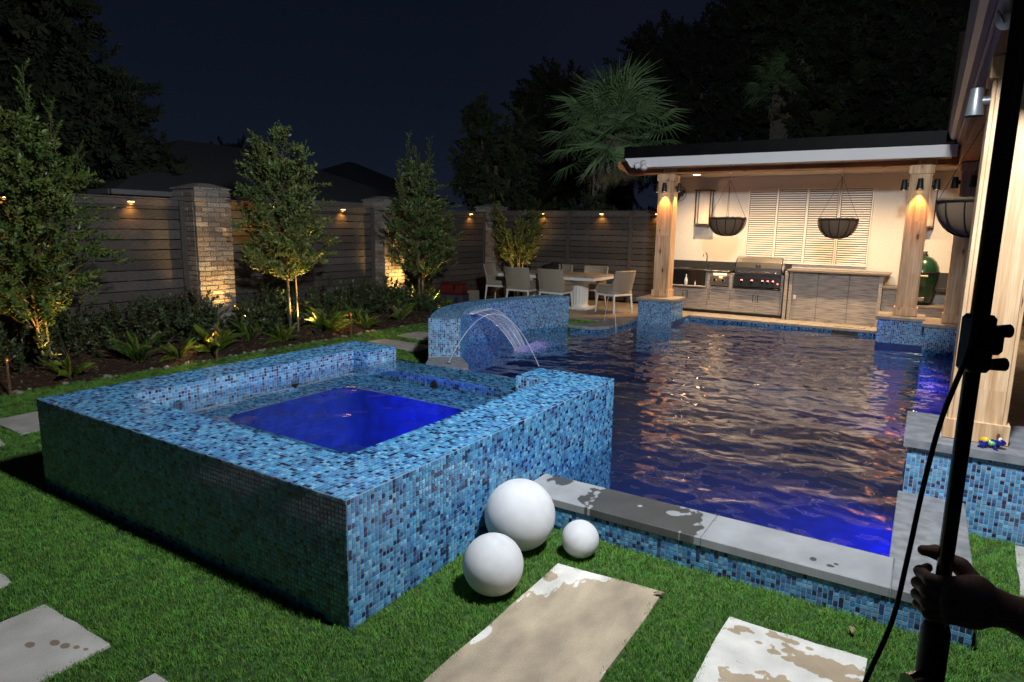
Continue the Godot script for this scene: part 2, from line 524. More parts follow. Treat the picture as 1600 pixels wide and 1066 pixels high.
	mat("figure_blue", lin(0.012, 0.016, 0.20), 0.12); mat("figure_yellow", lin(0.75, 0.48, 0.02), 0.15); mat("figure_green", lin(0.18, 0.5, 0.15), 0.15); mat("figure_white", lin(0.8, 0.8, 0.75), 0.15); mat("figure_red", lin(0.5, 0.1, 0.07), 0.15)
	tri_mat("skin", lin(0.36, 0.20, 0.135), noise_tex(0.08, 3, Color(0.85, 0.85, 0.85), Color(1, 1, 1), 128, 87), Vector3(12, 12, 12), 0.6).subsurf_scatter_enabled = false
	# glass and water
	var w := mat("water", Color(0.005, 0.02, 0.06, 0.14), 0.0, 0.0, 0.5)
	w.transparency = BaseMaterial3D.TRANSPARENCY_ALPHA
	w.normal_enabled = true; w.normal_texture = noise_tex(0.035, 3, Color.BLACK, Color.WHITE, 512, 91, FastNoiseLite.TYPE_SIMPLEX, 0.5, true, 2.0); w.normal_scale = 0.05
	w.uv1_scale = Vector3(1.1, 1.1, 1)
	var sw := mat("spa_water", Color(0.005, 0.04, 0.07, 0.22), 0.0, 0.0, 0.65)
	sw.transparency = BaseMaterial3D.TRANSPARENCY_ALPHA
	var fw := mat("fall_water", Color(0.8, 0.85, 0.95, 0.30), 0.04, 0.0, 0.8)
	fw.transparency = BaseMaterial3D.TRANSPARENCY_ALPHA
	var jw := mat("jet_water", Color(0.9, 0.93, 1.0, 0.42), 0.05, 0.0, 0.8)
	jw.transparency = BaseMaterial3D.TRANSPARENCY_ALPHA
	var pane := mat("pane", Color(0.9, 0.9, 0.9, 0.05), 0.02)
	pane.transparency = BaseMaterial3D.TRANSPARENCY_ALPHA
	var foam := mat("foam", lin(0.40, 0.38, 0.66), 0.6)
	# lamps
	glow("lamp_warm", Color(1.0, 0.80, 0.50), 9.0)
	glow("lamp_amber", Color(1.0, 0.70, 0.34), 1.2)
	glow("lamp_white", Color(1.0, 0.90, 0.75), 6.0)
	glow("lamp_red", Color(1.0, 0.08, 0.05), 2.5)
	glow("lamp_blue", Color(0.2, 0.2, 1.0), 1.6)
	glow("lamp_violet", Color(0.45, 0.35, 1.0), 3.0)
	glow("lamp_flame", Color(1.0, 0.62, 0.22), 8.0)
	glow("lamp_studio", Color(1.0, 0.98, 0.96), 6.0)
	glow("lamp_string", Color(1.0, 0.6, 0.25), 4.0)

# ---------- mosaic ----------
const TILE_TONES := [[0.10, 0.36, 0.60], [0.07, 0.31, 0.50], [0.16, 0.46, 0.66], [0.05, 0.20, 0.42], [0.05, 0.18, 0.34], [0.022, 0.05, 0.13], [0.10, 0.30, 0.50], [0.06, 0.30, 0.46], [0.12, 0.42, 0.62], [0.20, 0.50, 0.66], [0.09, 0.24, 0.46], [0.06, 0.26, 0.48], [0.09, 0.35, 0.55], [0.14, 0.43, 0.58], [0.018, 0.045, 0.11], [0.08, 0.34, 0.52], [0.11, 0.38, 0.58], [0.03, 0.085, 0.22]]
var tile_mesh: ArrayMesh
var tile_tints: Array = []

func make_tile() -> void:
	var b := MB.new()
	var o := 0.0106
	var q := 0.0097
	var hh := 0.0014
	var lo := [Vector3(-o, -0.001, -o), Vector3(o, -0.001, -o), Vector3(o, -0.001, o), Vector3(-o, -0.001, o)]
	var hi := [Vector3(-q, hh, -q), Vector3(q, hh, -q), Vector3(q, hh, q), Vector3(-q, hh, q)]
	b.quad(hi[0], hi[1], hi[2], hi[3], Vector3.UP)
	for k in 4:
		var c := (k + 1) % 4
		b.quad(lo[k], lo[c], hi[c], hi[k], (lo[k] + lo[c]) + Vector3(0, 0.01, 0))
	tile_mesh = b.mesh(M.mosaic)
	for k in 997:
		var c: Array = TILE_TONES[rng.randi() % TILE_TONES.size()]
		var s := rnd(0.75, 1.25)
		var up := 1.15 if c[1] > 0.1 else 1.0
		tile_tints.append(Color(c[0] * s * up * 1.05, c[1] * s * up * 0.92, c[2] * s * up))

func lay(list: Array, o: Vector3, u: Vector3, v: Vector3, out: Vector3) -> void:
	# tiles over the parallelogram o, o+u, o+v, facing out
	var nu := maxi(1, roundi(u.length() / TP))
	var nv := maxi(1, roundi(v.length() / TP))
	var du := u / nu
	var dv := v / nv
	var x := du.normalized()
	var y := out.normalized()
	var b := Basis(x, y, x.cross(y))
	var su := du.length() / TP
	var sv := dv.length() / TP
	for j in nv:
		for i in nu:
			var w := Basis(b.x.rotated(b.z, rnd(-0.013, 0.013)), b.y.rotated(b.x, rnd(-0.013, 0.013)).rotated(b.z, rnd(-0.013, 0.013)), b.z)
			list.append(Transform3D(Basis(w.x * su, w.y, w.z * sv), o + du * (i + 0.5) + dv * (j + 0.5) + y * rnd(0.0008, 0.0014)))

func lay_strip(list: Array, path: Array, y0: float, y1: float, side: float) -> void:
	# an upright band along a curve; side +1 or -1 says which way it faces
	for k in path.size() - 1:
		var d: Vector3 = path[k + 1] - path[k]
		var out := Vector3(d.z, 0, -d.x).normalized() * side
		lay(list, Vector3(path[k].x, y0, path[k].z), d, Vector3(0, y1 - y0, 0), out)

func mosaic_on(parent: Node3D, list: Array) -> void:
	var inv := parent.transform.affine_inverse()
	var l2 := []
	for t in list: l2.append(inv * t)
	tile_tints.shuffle()
	var off := rng.randi() % 900
	many("mosaic_tiles", tile_mesh, l2, parent, tile_tints.slice(off % 400))

# ---------- the picture's frame and light ----------
func camera_and_light() -> void:
	var cam := Camera3D.new()
	cam.name = "camera"; add_child(cam)
	cam.transform = Transform3D(Basis(CAM_R, CAM_U, CAM_B), CAM_P)
	cam.fov = 55.25
	cam.near = 0.05; cam.far = 600.0
	cam.current = true
	var at := CameraAttributesPhysical.new()
	at.frustum_focal_length = 23.0
	at.exposure_aperture = 5.6
	at.frustum_focus_distance = 4.2
	at.frustum_near = 0.05; at.frustum_far = 600.0
	cam.fov = 55.25
	var sky := ProceduralSkyMaterial.new()
	sky.sky_top_color = Color(0.038, 0.056, 0.108)
	sky.sky_horizon_color = Color(0.088, 0.108, 0.160)
	sky.sky_curve = 0.12
	sky.ground_bottom_color = Color(0.02, 0.02, 0.025)
	sky.ground_horizon_color = Color(0.05, 0.055, 0.075)
	var f := FastNoiseLite.new(); f.seed = 5; f.frequency = 0.006; f.fractal_octaves = 4
	var nt := NoiseTexture2D.new(); nt.width = 512; nt.height = 256; nt.seamless = true; nt.noise = f
	var gr := Gradient.new(); gr.offsets = PackedFloat32Array([0.45, 0.9]); gr.colors = PackedColorArray([Color(0, 0, 0, 0), Color(0.11, 0.07, 0.085, 0.8)])
	nt.color_ramp = gr
	sky.sky_cover = nt
	var s := Sky.new(); s.sky_material = sky
	var e := Environment.new()
	e.background_mode = Environment.BG_SKY; e.sky = s
	e.tonemap_mode = Environment.TONE_MAPPER_LINEAR
	e.tonemap_exposure = 1.0
	e.sdfgi_enabled = true; e.ssao_enabled = true; e.ssil_enabled = true
	var we := WorldEnvironment.new()
	we.name = "environment"; we.environment = e; add_child(we)
	# the photographer's soft light on the boom stand
	var al := AreaLight3D.new()
	al.name = "studio_light"; add_child(al)
	al.look_at_from_position(HEAD + HEAD_DIR * 0.03, HEAD + HEAD_DIR, Vector3.UP)
	al.area_size = Vector2(0.42, 0.42)
	al.light_color = Color(0.90, 0.955, 1.0).linear_to_srgb()
	al.light_energy = 55.0
	al.area_range = 40.0
	al.shadow_enabled = true

const HEAD := Vector3(2.1, 4.5, -0.4)
var HEAD_DIR := Vector3(-0.54, -0.33, -0.775).normalized()
var WARM := Color(1.0, 0.76, 0.48)
var AMBER := Color(1.0, 0.79, 0.44)

func _ready() -> void:
	rng.seed = 20240611
	camera_and_light()
	materials()
	make_tile()
	plant_stock()
	ground_and_lawn()
	pool()
	spa()
	water_wall()
	pedestals()
	fence_and_pillars()
	pavilion()
	kitchen()
	baskets()
	planting_bed()
	dining()
	foreground()
	beyond()
	person_and_stand()

# ---------- ground, lawn, pool, spa ----------
const CAM_P := Vector3(2.13623, 1.90492, 1.99275)
const CAM_R := Vector3(0.844933, 0.017109, -0.534599)
const CAM_U := Vector3(-0.105301, 0.985248, -0.134897)
const CAM_B := Vector3(0.524405, 0.170273, 0.834270)

func rect(x0: float, z0: float, x1: float, z1: float) -> PackedVector2Array:
	return PackedVector2Array([Vector2(x0, z0), Vector2(x1, z0), Vector2(x1, z1), Vector2(x0, z1)])

func block(x0: float, y0: float, z0: float, x1: float, y1: float, z1: float, bev := 0.0, b: MB = null) -> MB:
	if b == null: b = MB.new()
	return b.box(Vector3(x0 + x1, y0 + y1, z0 + z1) * 0.5, Vector3(x1 - x0, y1 - y0, z1 - z0), Basis.IDENTITY, bev)

func slab_outline(pts: Array, wob := 0.006, sub := 6) -> PackedVector2Array:
	var r := PackedVector2Array()
	for k in pts.size():
		var a: Vector2 = pts[k]
		var b: Vector2 = pts[(k + 1) % pts.size()]
		for s in sub:
			r.append(a.lerp(b, float(s) / sub) + Vector2(rnd(-wob, wob), rnd(-wob, wob)))
	return r

func slab(pts: Array, y0: float, y1: float, m: Material) -> ArrayMesh:
	# a stone with its upper face mapped 0..1 over its bounding box
	var b := MB.new()
	var poly := slab_outline(pts)
	b.prism(poly, y0, y1)
	var lo := poly[0]; var hi := poly[0]
	for p in poly: lo = lo.min(p); hi = hi.max(p)
	for k in b.v.size(): b.t[k] = Vector2((b.v[k].x - lo.x) / (hi.x - lo.x), (b.v[k].z - lo.y) / (hi.y - lo.y))
	return b.mesh(m)

var stones: Array = []   # outlines that the turf leaves free

func ground_and_lawn() -> void:
	var b := MB.new()
	var g := 300.0
	b.quad(Vector3(-g, -0.12, -1.0), Vector3(g, -0.12, -1.0), Vector3(g, -0.12, g), Vector3(-g, -0.12, g), Vector3.UP)
	b.quad(Vector3(-g, -0.12, -g), Vector3(g, -0.12, -g), Vector3(g, -0.12, -13.2), Vector3(-g, -0.12, -13.2), Vector3.UP)
	b.quad(Vector3(-g, -0.12, -13.2), Vector3(-6.3, -0.12, -13.2), Vector3(-6.3, -0.12, -1.0), Vector3(-g, -0.12, -1.0), Vector3.UP)
	b.quad(Vector3(5.0, -0.12, -13.2), Vector3(g, -0.12, -13.2), Vector3(g, -0.12, -1.0), Vector3(5.0, -0.12, -1.0), Vector3.UP)
	struct("ground", b.mesh(M.soil))
	# lawn: the turf's backing, then its blades
	b = MB.new()
	block(-6.3, -0.3, -1.5, 6.0, 0.0, 4.0, 0.0, b)
	b.prism(PackedVector2Array([Vector2(-6.3, -1.5), Vector2(-3.0, -1.5), Vector2(-2.56, -3.0), Vector2(-2.56, -4.3), Vector2(-3.0, -4.9), Vector2(-3.8, -5.6), Vector2(-4.1, -6.9), Vector2(-3.9, -8.4), Vector2(-3.9, -9.3), Vector2(-6.3, -9.3)]), -0.3, -0.001)
	block(2.53, -0.3, -3.0, 6.0, -0.002, -1.5, 0.0, b)
	b.prism(PackedVector2Array([Vector2(-3.9, -8.3), Vector2(-3.2, -8.5), Vector2(-2.95, -8.75), Vector2(-2.95, -9.35), Vector2(-3.9, -9.35)]), -0.3, 0.17)
	struct("lawn", b.mesh(M.turf_base))
	stepping_stones()
	# blades
	var tufts := []
	for k in 3:
		var tb := MB.new()
		for j in 18:
			var p := Vector3(rnd(-0.03, 0.03), 0, rnd(-0.03, 0.03))
			var a := rnd(0, TAU)
			var w := Vector3(cos(a), 0, sin(a)) * rnd(0.0011, 0.0017)
			var lean := Vector3(rnd(-1, 1), 0, rnd(-1, 1)) * 0.014
			var h := rnd(0.016, 0.026)
			var m1 := p + lean * 0.35 + Vector3(0, h * 0.6, 0)
			tb.quad(p - w, p + w, m1 + w * 0.8, m1 - w * 0.8, w.cross(Vector3.UP) + Vector3(0, 0.0006, 0))
			tb.tri(m1 - w * 0.8, m1 + w * 0.8, p + lean + Vector3(0, h, 0), w.cross(Vector3.UP) + Vector3(0, 0.0006, 0))
		tufts.append(tb.mesh(M.blade))
	var lists := [[], [], []]
	var zones := [[-5.2, 0.0, 3.4, 1.35, 1250.0], [0.0, -1.5, 2.6, 0.0, 1500.0], [2.53, -2.95, 3.5, -1.4, 1200.0], [-6.3, -3.0, -3.08, 0.0, 600.0], [-6.3, -8.0, -2.55, -3.0, 300.0], [-3.9, -9.35, -2.95, -8.3, 300.0]]
	for zi in zones.size():
		var z: Array = zones[zi]
		var cnt := int((z[2] - z[0]) * (z[3] - z[1]) * z[4])
		for k in cnt:
			var p := Vector2(rnd(z[0], z[2]), rnd(z[1], z[3]))
			if p.x > -3.1 and p.x < 0.01 and p.y < 0.005 and p.y > -3.06: continue
			if zi == 1 and p.y < -1.5: continue
			if zi == 4 and not lawn_here(p): continue
			var bare := false
			for s in stones:
				if Geometry2D.is_point_in_polygon(p, s): bare = true; break
			if bare: continue
			var y := 0.17 if zi == 5 else 0.0
			var sc := rnd(0.8, 1.2)
			lists[k % 3].append(Transform3D(Basis(Vector3.UP, rnd(0, TAU)).scaled(Vector3(1, sc, 1)), Vector3(p.x, y, p.y)))
	var tints := []
	for k in 200:
		var s := rnd(0.7, 1.35)
		tints.append(Color(0.125 * s * rnd(0.75, 1.4), 0.315 * s * rnd(0.85, 1.1), 0.045 * s))
	for k in 3:
		var o := many("grass", tufts[k], lists[k], self, tints)
		tag(o, ["short green artificial turf blades around the pool and spa", "finer green turf blades mixed into the lawn", "shorter turf blades filling the lawn"][k], "grass")

func lawn_here(p: Vector2) -> bool:
	var edge := -2.56
	if p.y < -4.3: edge = lerpf(-2.9, -4.2, clampf((-p.y - 4.3) / 1.6, 0.0, 1.0))
	return p.x < edge

func stepping_stones() -> void:
	var img := stain_images(512, 640, 3, [[0.45, 0.62, 0.75, 0.62, 1], [0.75, 0.2, 0.45, 0.3, 1], [0.1, 0.06, 0.24, 0.09, -1], [0.06, 0.16, 0.16, 0.10, -1], [0.32, 0.03, 0.2, 0.035, -1], [0.03, 0.55, 0.05, 0.05, -1], [0.05, 0.13, 0.07, 0.035, 1], [0.98, 0.9, 0.05, 0.05, -1]], lin(0.66, 0.63, 0.57), lin(0.43, 0.345, 0.245), 0.85, 0.6, 0.30, 0.10)
	var m1 := mat("stone_wet", Color(1, 1, 1), 1.0); m1.albedo_texture = img[0]; m1.roughness_texture = img[1]
	img = stain_images(512, 1024, 17, [[0.70, 0.115, 0.26, 0.035, 1], [0.86, 0.10, 0.14, 0.03, 1], [0.17, 0.062, 0.075, 0.022, 1], [0.44, 0.045, 0.10, 0.016, 1], [0.36, 0.030, 0.025, 0.010, 1], [0.46, 0.075, 0.03, 0.012, 1], [0.30, 0.115, 0.04, 0.012, 1], [0.42, 0.135, 0.05, 0.014, 1], [0.62, 0.052, 0.03, 0.01, 1], [0.5, 0.15, 0.04, 0.012, 1], [0.8, 0.16, 0.2, 0.03, 1], [0.10, 0.095, 0.05, 0.012, 1], [0.5, 0.35, 0.3, 0.08, 1], [0.2, 0.6, 0.2, 0.1, 1]], lin(0.66, 0.63, 0.58), lin(0.40, 0.31, 0.21), 0.85, 0.5, 0.42, 0.06)
	var m2 := mat("stone_spotted", Color(1, 1, 1), 1.0); m2.albedo_texture = img[0]; m2.roughness_texture = img[1]
	img = stain_images(384, 384, 23, [[0.72, 0.15, 0.040, 0.022, 1], [0.80, 0.12, 0.028, 0.016, 1], [0.62, 0.17, 0.045, 0.022, 1], [0.88, 0.10, 0.022, 0.012, 1], [0.5, 0.26, 0.045, 0.022, 1]], lin(0.50, 0.47, 0.43), lin(0.27, 0.2, 0.15), 0.85, 0.6, 0.10, 0.06)
	var m3 := mat("stone_dry", Color(1, 1, 1), 1.0); m3.albedo_texture = img[0]; m3.roughness_texture = img[1]
	var grp := "stepping stones set in the lawn"
	var list := [
		["broad wet tan stepping stone in front of the white balls", [Vector2(0.535, -1.10), Vector2(1.139, -1.147), Vector2(1.16, 0.35), Vector2(0.525, 0.38)], m1],
		["pale stepping stone spotted with damp patches beside the light stand", [Vector2(1.487, -1.117), Vector2(2.098, -1.131), Vector2(2.11, 0.2), Vector2(1.47, 0.22)], m2],
		["grey stepping stone with a few wet drops in the left front lawn", [Vector2(-1.404, 0.697), Vector2(-0.813, 0.681), Vector2(-0.79, 1.45), Vector2(-1.42, 1.45)], m3],
		["stepping stone whose corner shows at the left picture edge", [Vector2(-2.4, 0.69), Vector2(-1.784, 0.70), Vector2(-1.77, 1.4), Vector2(-2.4, 1.4)], m3],
		["stepping stone barely showing at the bottom of the lawn", [Vector2(-0.46, 0.685), Vector2(0.13, 0.675), Vector2(0.14, 1.45), Vector2(-0.46, 1.45)], m3],
		["pale stepping stone beside the far left corner of the spa", [Vector2(-5.25, -0.98), Vector2(-4.58, -0.95), Vector2(-4.57, -0.42), Vector2(-5.25, -0.42)], m3],
		["small stepping stone tip left of the dark spa wall", [Vector2(-5.0, -0.32), Vector2(-4.36, -0.22), Vector2(-4.34, 0.3), Vector2(-5.0, 0.3)], m3],
		["long stepping stone between spa and waterfall wall", [Vector2(-5.60, -5.78), Vector2(-4.40, -5.55), Vector2(-4.36, -6.10), Vector2(-5.55, -6.12)], m3],
		["far stepping stone behind the waterfall wall", [Vector2(-5.62, -6.52), Vector2(-4.7, -6.45), Vector2(-4.7, -7.05), Vector2(-5.62, -7.10)], m3],
		["stepping stone at the right picture edge below the block", [Vector2(2.79, -2.90), Vector2(3.5, -2.92), Vector2(3.5, -2.2), Vector2(2.75, -2.2)], m3],
	]
	for s in list:
		solid("stepping_stone", slab(s[1], -0.05, 0.013, s[2]), s[0], "stepping stone", grp)
		stones.append(PackedVector2Array(s[1]))

var falls_front: Array = []
func pool_outline() -> PackedVector2Array:
	var p := PackedVector2Array([Vector2(0.0, -1.84), Vector2(2.16, -1.84), Vector2(2.16, -3.75), Vector2(2.75, -3.75), Vector2(2.75, -9.70), Vector2(2.22, -9.70), Vector2(2.22, -10.07), Vector2(1.57, -10.07), Vector2(1.57, -11.35), Vector2(-1.9, -11.35), Vector2(-1.9, -10.2), Vector2(-2.6, -10.2), Vector2(-2.6, -8.8), Vector2(-2.78, -8.5), Vector2(-3.25, -8.5)])
	for k in range(falls_front.size() - 2, 0, -1): p.append(Vector2(falls_front[k].x, falls_front[k].z))
	p.append_array([Vector2(-3.0, -4.88), Vector2(-2.69, -4.62), Vector2(-2.54, -4.40), Vector2(-2.54, -3.05), Vector2(0.0, -3.05)])
	return p

func pool() -> void:
	falls_front = spline([Vector3(-3.0, 0, -4.88), Vector3(-3.50, 0, -5.68), Vector3(-3.70, 0, -6.3), Vector3(-3.72, 0, -6.95), Vector3(-3.55, 0, -7.75), Vector3(-3.25, 0, -8.5)], 8)
	var poly := pool_outline()
	var b := MB.new()
	var fl := -1.05
	b.sheet(poly, fl)
	for k in poly.size():
		var a := poly[k]; var c := poly[(k + 1) % poly.size()]
		b.quad(Vector3(a.x, fl, a.y), Vector3(c.x, fl, c.y), Vector3(c.x, 0.18, c.y), Vector3(a.x, 0.18, a.y), Vector3(0, 0.001, 0))
	var basin := struct("pool_basin", b.mesh(M.plaster))
	# the tile band at the waterline
	var list := []
	for e in [[Vector2(1.57, -11.35), Vector2(-1.9, -11.35), 1], [Vector2(1.57, -10.07), Vector2(1.57, -11.35), 1], [Vector2(-1.9, -11.35), Vector2(-1.9, -10.95), 1], [Vector2(-2.6, -10.2), Vector2(-2.6, -8.8), 1], [Vector2(-2.6, -8.8), Vector2(-2.78, -8.5), 1], [Vector2(-2.78, -8.5), Vector2(-3.25, -8.5), 1], [Vector2(2.16, -1.84), Vector2(2.16, -2.96), 1], [Vector2(2.75, -3.75), Vector2(2.75, -9.70), 1], [Vector2(0.0, -1.84), Vector2(2.16, -1.84), 1], [Vector2(-2.54, -4.40), Vector2(-2.54, -3.05), 1]]:
		var d: Vector2 = e[1] - e[0]
		var out := Vector3(-d.y, 0, d.x).normalized()
		var mid: Vector2 = (e[0] + e[1]) * 0.5 + Vector2(out.x, out.z) * 0.03
		if not Geometry2D.is_point_in_polygon(mid, poly): out = -out
		lay(list, Vector3(e[0].x, 0.0, e[0].y) + out * 0.002, Vector3(d.x, 0, d.y), Vector3(0, 6 * TP, 0), out)
	mosaic_on(basin, list)
	# steps under the waterline at the near corner
	# water
	var big: PackedVector2Array = Geometry2D.offset_polygon(poly, 0.02)[0]
	var w1 := FastNoiseLite.new(); w1.seed = 4; w1.frequency = 1.5; w1.fractal_octaves = 1
	var w2 := FastNoiseLite.new(); w2.seed = 9; w2.frequency = 5.0; w2.fractal_octaves = 1
	b = MB.new()
	var st := 0.033
	var nx := int((2.78 + 3.78) / st) + 1
	var nz := int((11.38 - 1.80) / st) + 1
	var ids := {}
	var falls := Vector3(-3.05, 0, -6.6)
	var hh := func(x: float, z: float) -> float:
		var d := Vector2(x - falls.x, z - falls.z).length()
		var stir := 0.55 + 0.9 / (1.0 + d * 0.9)
		return 0.102 + (w1.get_noise_2d(x * 0.75 + z * 0.25, z * 1.15) * 0.018 + w2.get_noise_2d(x * 0.9 + z * 0.2, z * 1.05 - x * 0.1) * 0.0062 + w1.get_noise_2d(x * 6.0 + 40.0, z * 6.6) * 0.0017) * stir + 0.004 * sin(d * 16.0) / (1.0 + d * d * 1.2)
	for j in nz:
		for i in nx:
			var x := -3.78 + i * st
			var z := -11.38 + j * st
			if not Geometry2D.is_point_in_polygon(Vector2(x, z), big): continue
			var h: float = hh.call(x, z)
			var gx: float = (hh.call(x + 0.01, z) - h) / 0.01
			var gz: float = (hh.call(x, z + 0.01) - h) / 0.01
			ids[j * nx + i] = b.put(Vector3(x, h, z), Vector3(-gx, 1, -gz).normalized(), Vector2(x, z))
	for j in nz - 1:
		for i in nx - 1:
			var q := [ids.get(j * nx + i, -1), ids.get(j * nx + i + 1, -1), ids.get((j + 1) * nx + i + 1, -1), ids.get((j + 1) * nx + i, -1)]
			if q[0] < 0 or q[1] < 0 or q[2] < 0 or q[3] < 0: continue
			b.face(q[0], q[1], q[2]); b.face(q[0], q[2], q[3])
	struct("pool_water", b.mesh(M.water))
	coping()
	# lamps under the water: a round fitting in the wall with its light
	for l in [[Vector3(2.72, -0.30, -4.9), Vector3(-1, 0, 0), 9.0, "violet blue pool lamp under water near the grey block"], [Vector3(2.72, -0.25, -8.9), Vector3(-1, 0, -0.9), 2.2, "violet blue pool lamp under water before the far right pedestals"], [Vector3(1.1, -0.40, -1.86), Vector3(0, 0, -1), 6.0, "blue pool lamp under water in the near pool wall"], [Vector3(-2.92, -1.04, -6.5), Vector3(0, 1, 0), 1.2, "violet lamp on the pool floor under the waterfall's foot"]]:
		var o := thing("pool_lamp", l[3], "pool light", l[0], 0.0, "lamps under the pool water")
		part("lens", MB.new().cyl(Vector3(), l[1] * 0.02, 0.09, 0.075, 20).mesh(M.lamp_blue), o)
		part("ring", MB.new().cyl(-l[1] * 0.02, l[1] * 0.008, 0.115, 0.11, 20).mesh(M.chrome), o)
		spot(l[0] + l[1] * 0.05, l[0] + l[1] * 1.0 + Vector3(0, -0.7, 0), l[2], 54.0, Color(0.07, 0.06, 1.0), 0.07)

func coping() -> void:
	var o := thing("pool_coping", "grey stone coping round the near end of the pool with a big wet patch", "pool coping", Vector3(1.2, 0, -1.68))
	var off := Vector3(-1.2, 0, 1.68)
	var tr := Transform3D(Basis.IDENTITY, off)
	var b := MB.new()
	block(0.002, -0.5, -1.83, 2.50, 0.146, -1.512, 0.0, b)
	block(2.17, -0.5, -2.955, 2.499, 0.1455, -1.83, 0.0, b)
	part("wall_core", b.mesh(M.grout), o, tr)
	var list := []
	lay(list, Vector3(0.0, 0.146, -1.511), Vector3(2.50, 0, 0), Vector3(0, -0.1524, 0), Vector3.BACK)
	lay(list, Vector3(2.501, 0.146, -1.511), Vector3(0, 0, -1.44), Vector3(0, -0.1524, 0), Vector3.RIGHT)
	mosaic_on(o, list)
	var img := stain_images(1536, 224, 41, [[0.075, 0.02, 0.036, 0.32, 1], [0.36, 0.42, 0.155, 0.62, 1], [0.29, 0.1, 0.08, 0.25, 1], [0.40, 0.95, 0.14, 0.32, 1], [0.475, 0.62, 0.075, 0.42, 1], [0.83, 0.62, 0.008, 0.05, 1], [0.87, 0.68, 0.010, 0.05, 1], [0.88, 0.6, 0.006, 0.03, 1], [0.46, 0.30, 0.022, 0.09, -1], [0.31, 1.0, 0.01, 0.06, -1], [0.36, 0.35, 0.008, 0.05, -1]], lin(0.29, 0.295, 0.305), lin(0.075, 0.075, 0.073), 0.8, 0.42, 0.34, 0.05)
	var m := mat("coping_wet", Color(1, 1, 1), 1.0); m.albedo_texture = img[0]; m.roughness_texture = img[1]
	# the long front slabs carry the wet print; joints every 1.2 m or so
	var xs := [0.012, 1.22, 2.158]
	for k in 2:
		var q := MB.new()
		block(xs[k] + 0.001, 0.147, -1.86, xs[k + 1] - 0.001, 0.20, -1.500, 0.004, q)
		for v in q.v.size(): q.t[v] = Vector2(clampf(q.v[v].x / 2.16, 0.0, 1.0), clampf((q.v[v].z + 1.86) / 0.42 + (0.20 - q.v[v].y) * 2.0 * (1.0 if q.v[v].z > -1.5 else 0.0), 0.0, 1.0))
		part("coping_stone", q.mesh(m), o, tr)
	part("coping_stone", block(2.159, 0.1472, -1.86, 2.512, 0.2003, -1.501, 0.004).mesh(M.bluestone), o, tr)
	part("coping_stone", block(2.135, 0.1475, -2.42, 2.511, 0.2001, -1.862, 0.004).mesh(M.bluestone), o, tr)
	part("coping_stone", block(2.136, 0.1478, -2.957, 2.512, 0.2004, -2.422, 0.004).mesh(M.bluestone), o, tr)
	# far and side copings
	var f := thing("far_coping", "stone coping along the kitchen side of the pool", "pool coping", Vector3(-0.2, 0, -11.4))
	var ft := Transform3D(Basis.IDENTITY, Vector3(0.2, 0, 11.4))
	for k in 5:
		part("coping_stone", block(-1.89 + 0.69 * k, 0.150, -11.75, -1.89 + 0.69 * (k + 1) - 0.003, 0.20, -11.32, 0.004).mesh(M.capstone), f, ft)
	part("hatch", block(0.78, 0.201, -11.62, 1.32, 0.212, -11.45, 0.003).mesh(M.capstone), f, ft)
	part("skimmer_mouth", block(0.78, 0.02, -11.349, 1.22, 0.14, -11.335).mesh(M.black), f, ft)
	var s := thing("side_coping", "grey stone coping curving from the waterfall wall to the corner pedestal", "pool coping", Vector3(-2.8, 0, -9.3))
	var stf := Transform3D(Basis.IDENTITY, Vector3(2.8, 0, 9.3))
	var cp := [[Vector2(-3.26, -8.47), Vector2(-2.76, -8.47), Vector2(-2.57, -8.79), Vector2(-2.95, -8.95), Vector2(-3.05, -8.76), Vector2(-3.26, -8.75)], [Vector2(-2.57, -8.793), Vector2(-2.57, -9.48), Vector2(-2.95, -9.48), Vector2(-2.95, -8.953)], [Vector2(-2.57, -9.484), Vector2(-2.57, -10.19), Vector2(-2.95, -10.19), Vector2(-2.95, -9.484)]]
	for c in cp: part("coping_stone", MB.new().prism(PackedVector2Array(c), 0.145, 0.2005).mesh(M.bluestone), s, stf)
	var e := thing("end_coping", "grey stone slab at the foot of the waterfall wall", "pool coping", Vector3(-2.9, 0, -4.5))
	var ec := PackedVector2Array([Vector2(-3.30, -4.61), Vector2(-3.0, -4.90), Vector2(-2.74, -4.66), Vector2(-2.60, -4.52), Vector2(-2.50, -4.38), Vector2(-2.56, -4.22), Vector2(-2.96, -4.06)])
	var ep := PackedVector2Array()
	for p in ec: ep.append(p - Vector2(-2.9, -4.5))
	part("coping_stone", MB.new().prism(ep, 0.14, 0.2).mesh(M.bluestone), e)
	var bo := PackedVector2Array()
	for p in ep: bo.append(p * 0.97)
	part("wall_core", MB.new().prism(bo, -0.6, 0.139).mesh(M.grout), e)
	part("jet_fitting", MB.new().cyl(Vector3(0.02, 0.2, 0.02), Vector3(0.02, 0.206, 0.02), 0.05, 0.045, 16).mesh(M.chrome), e)
	# decks
	deck()

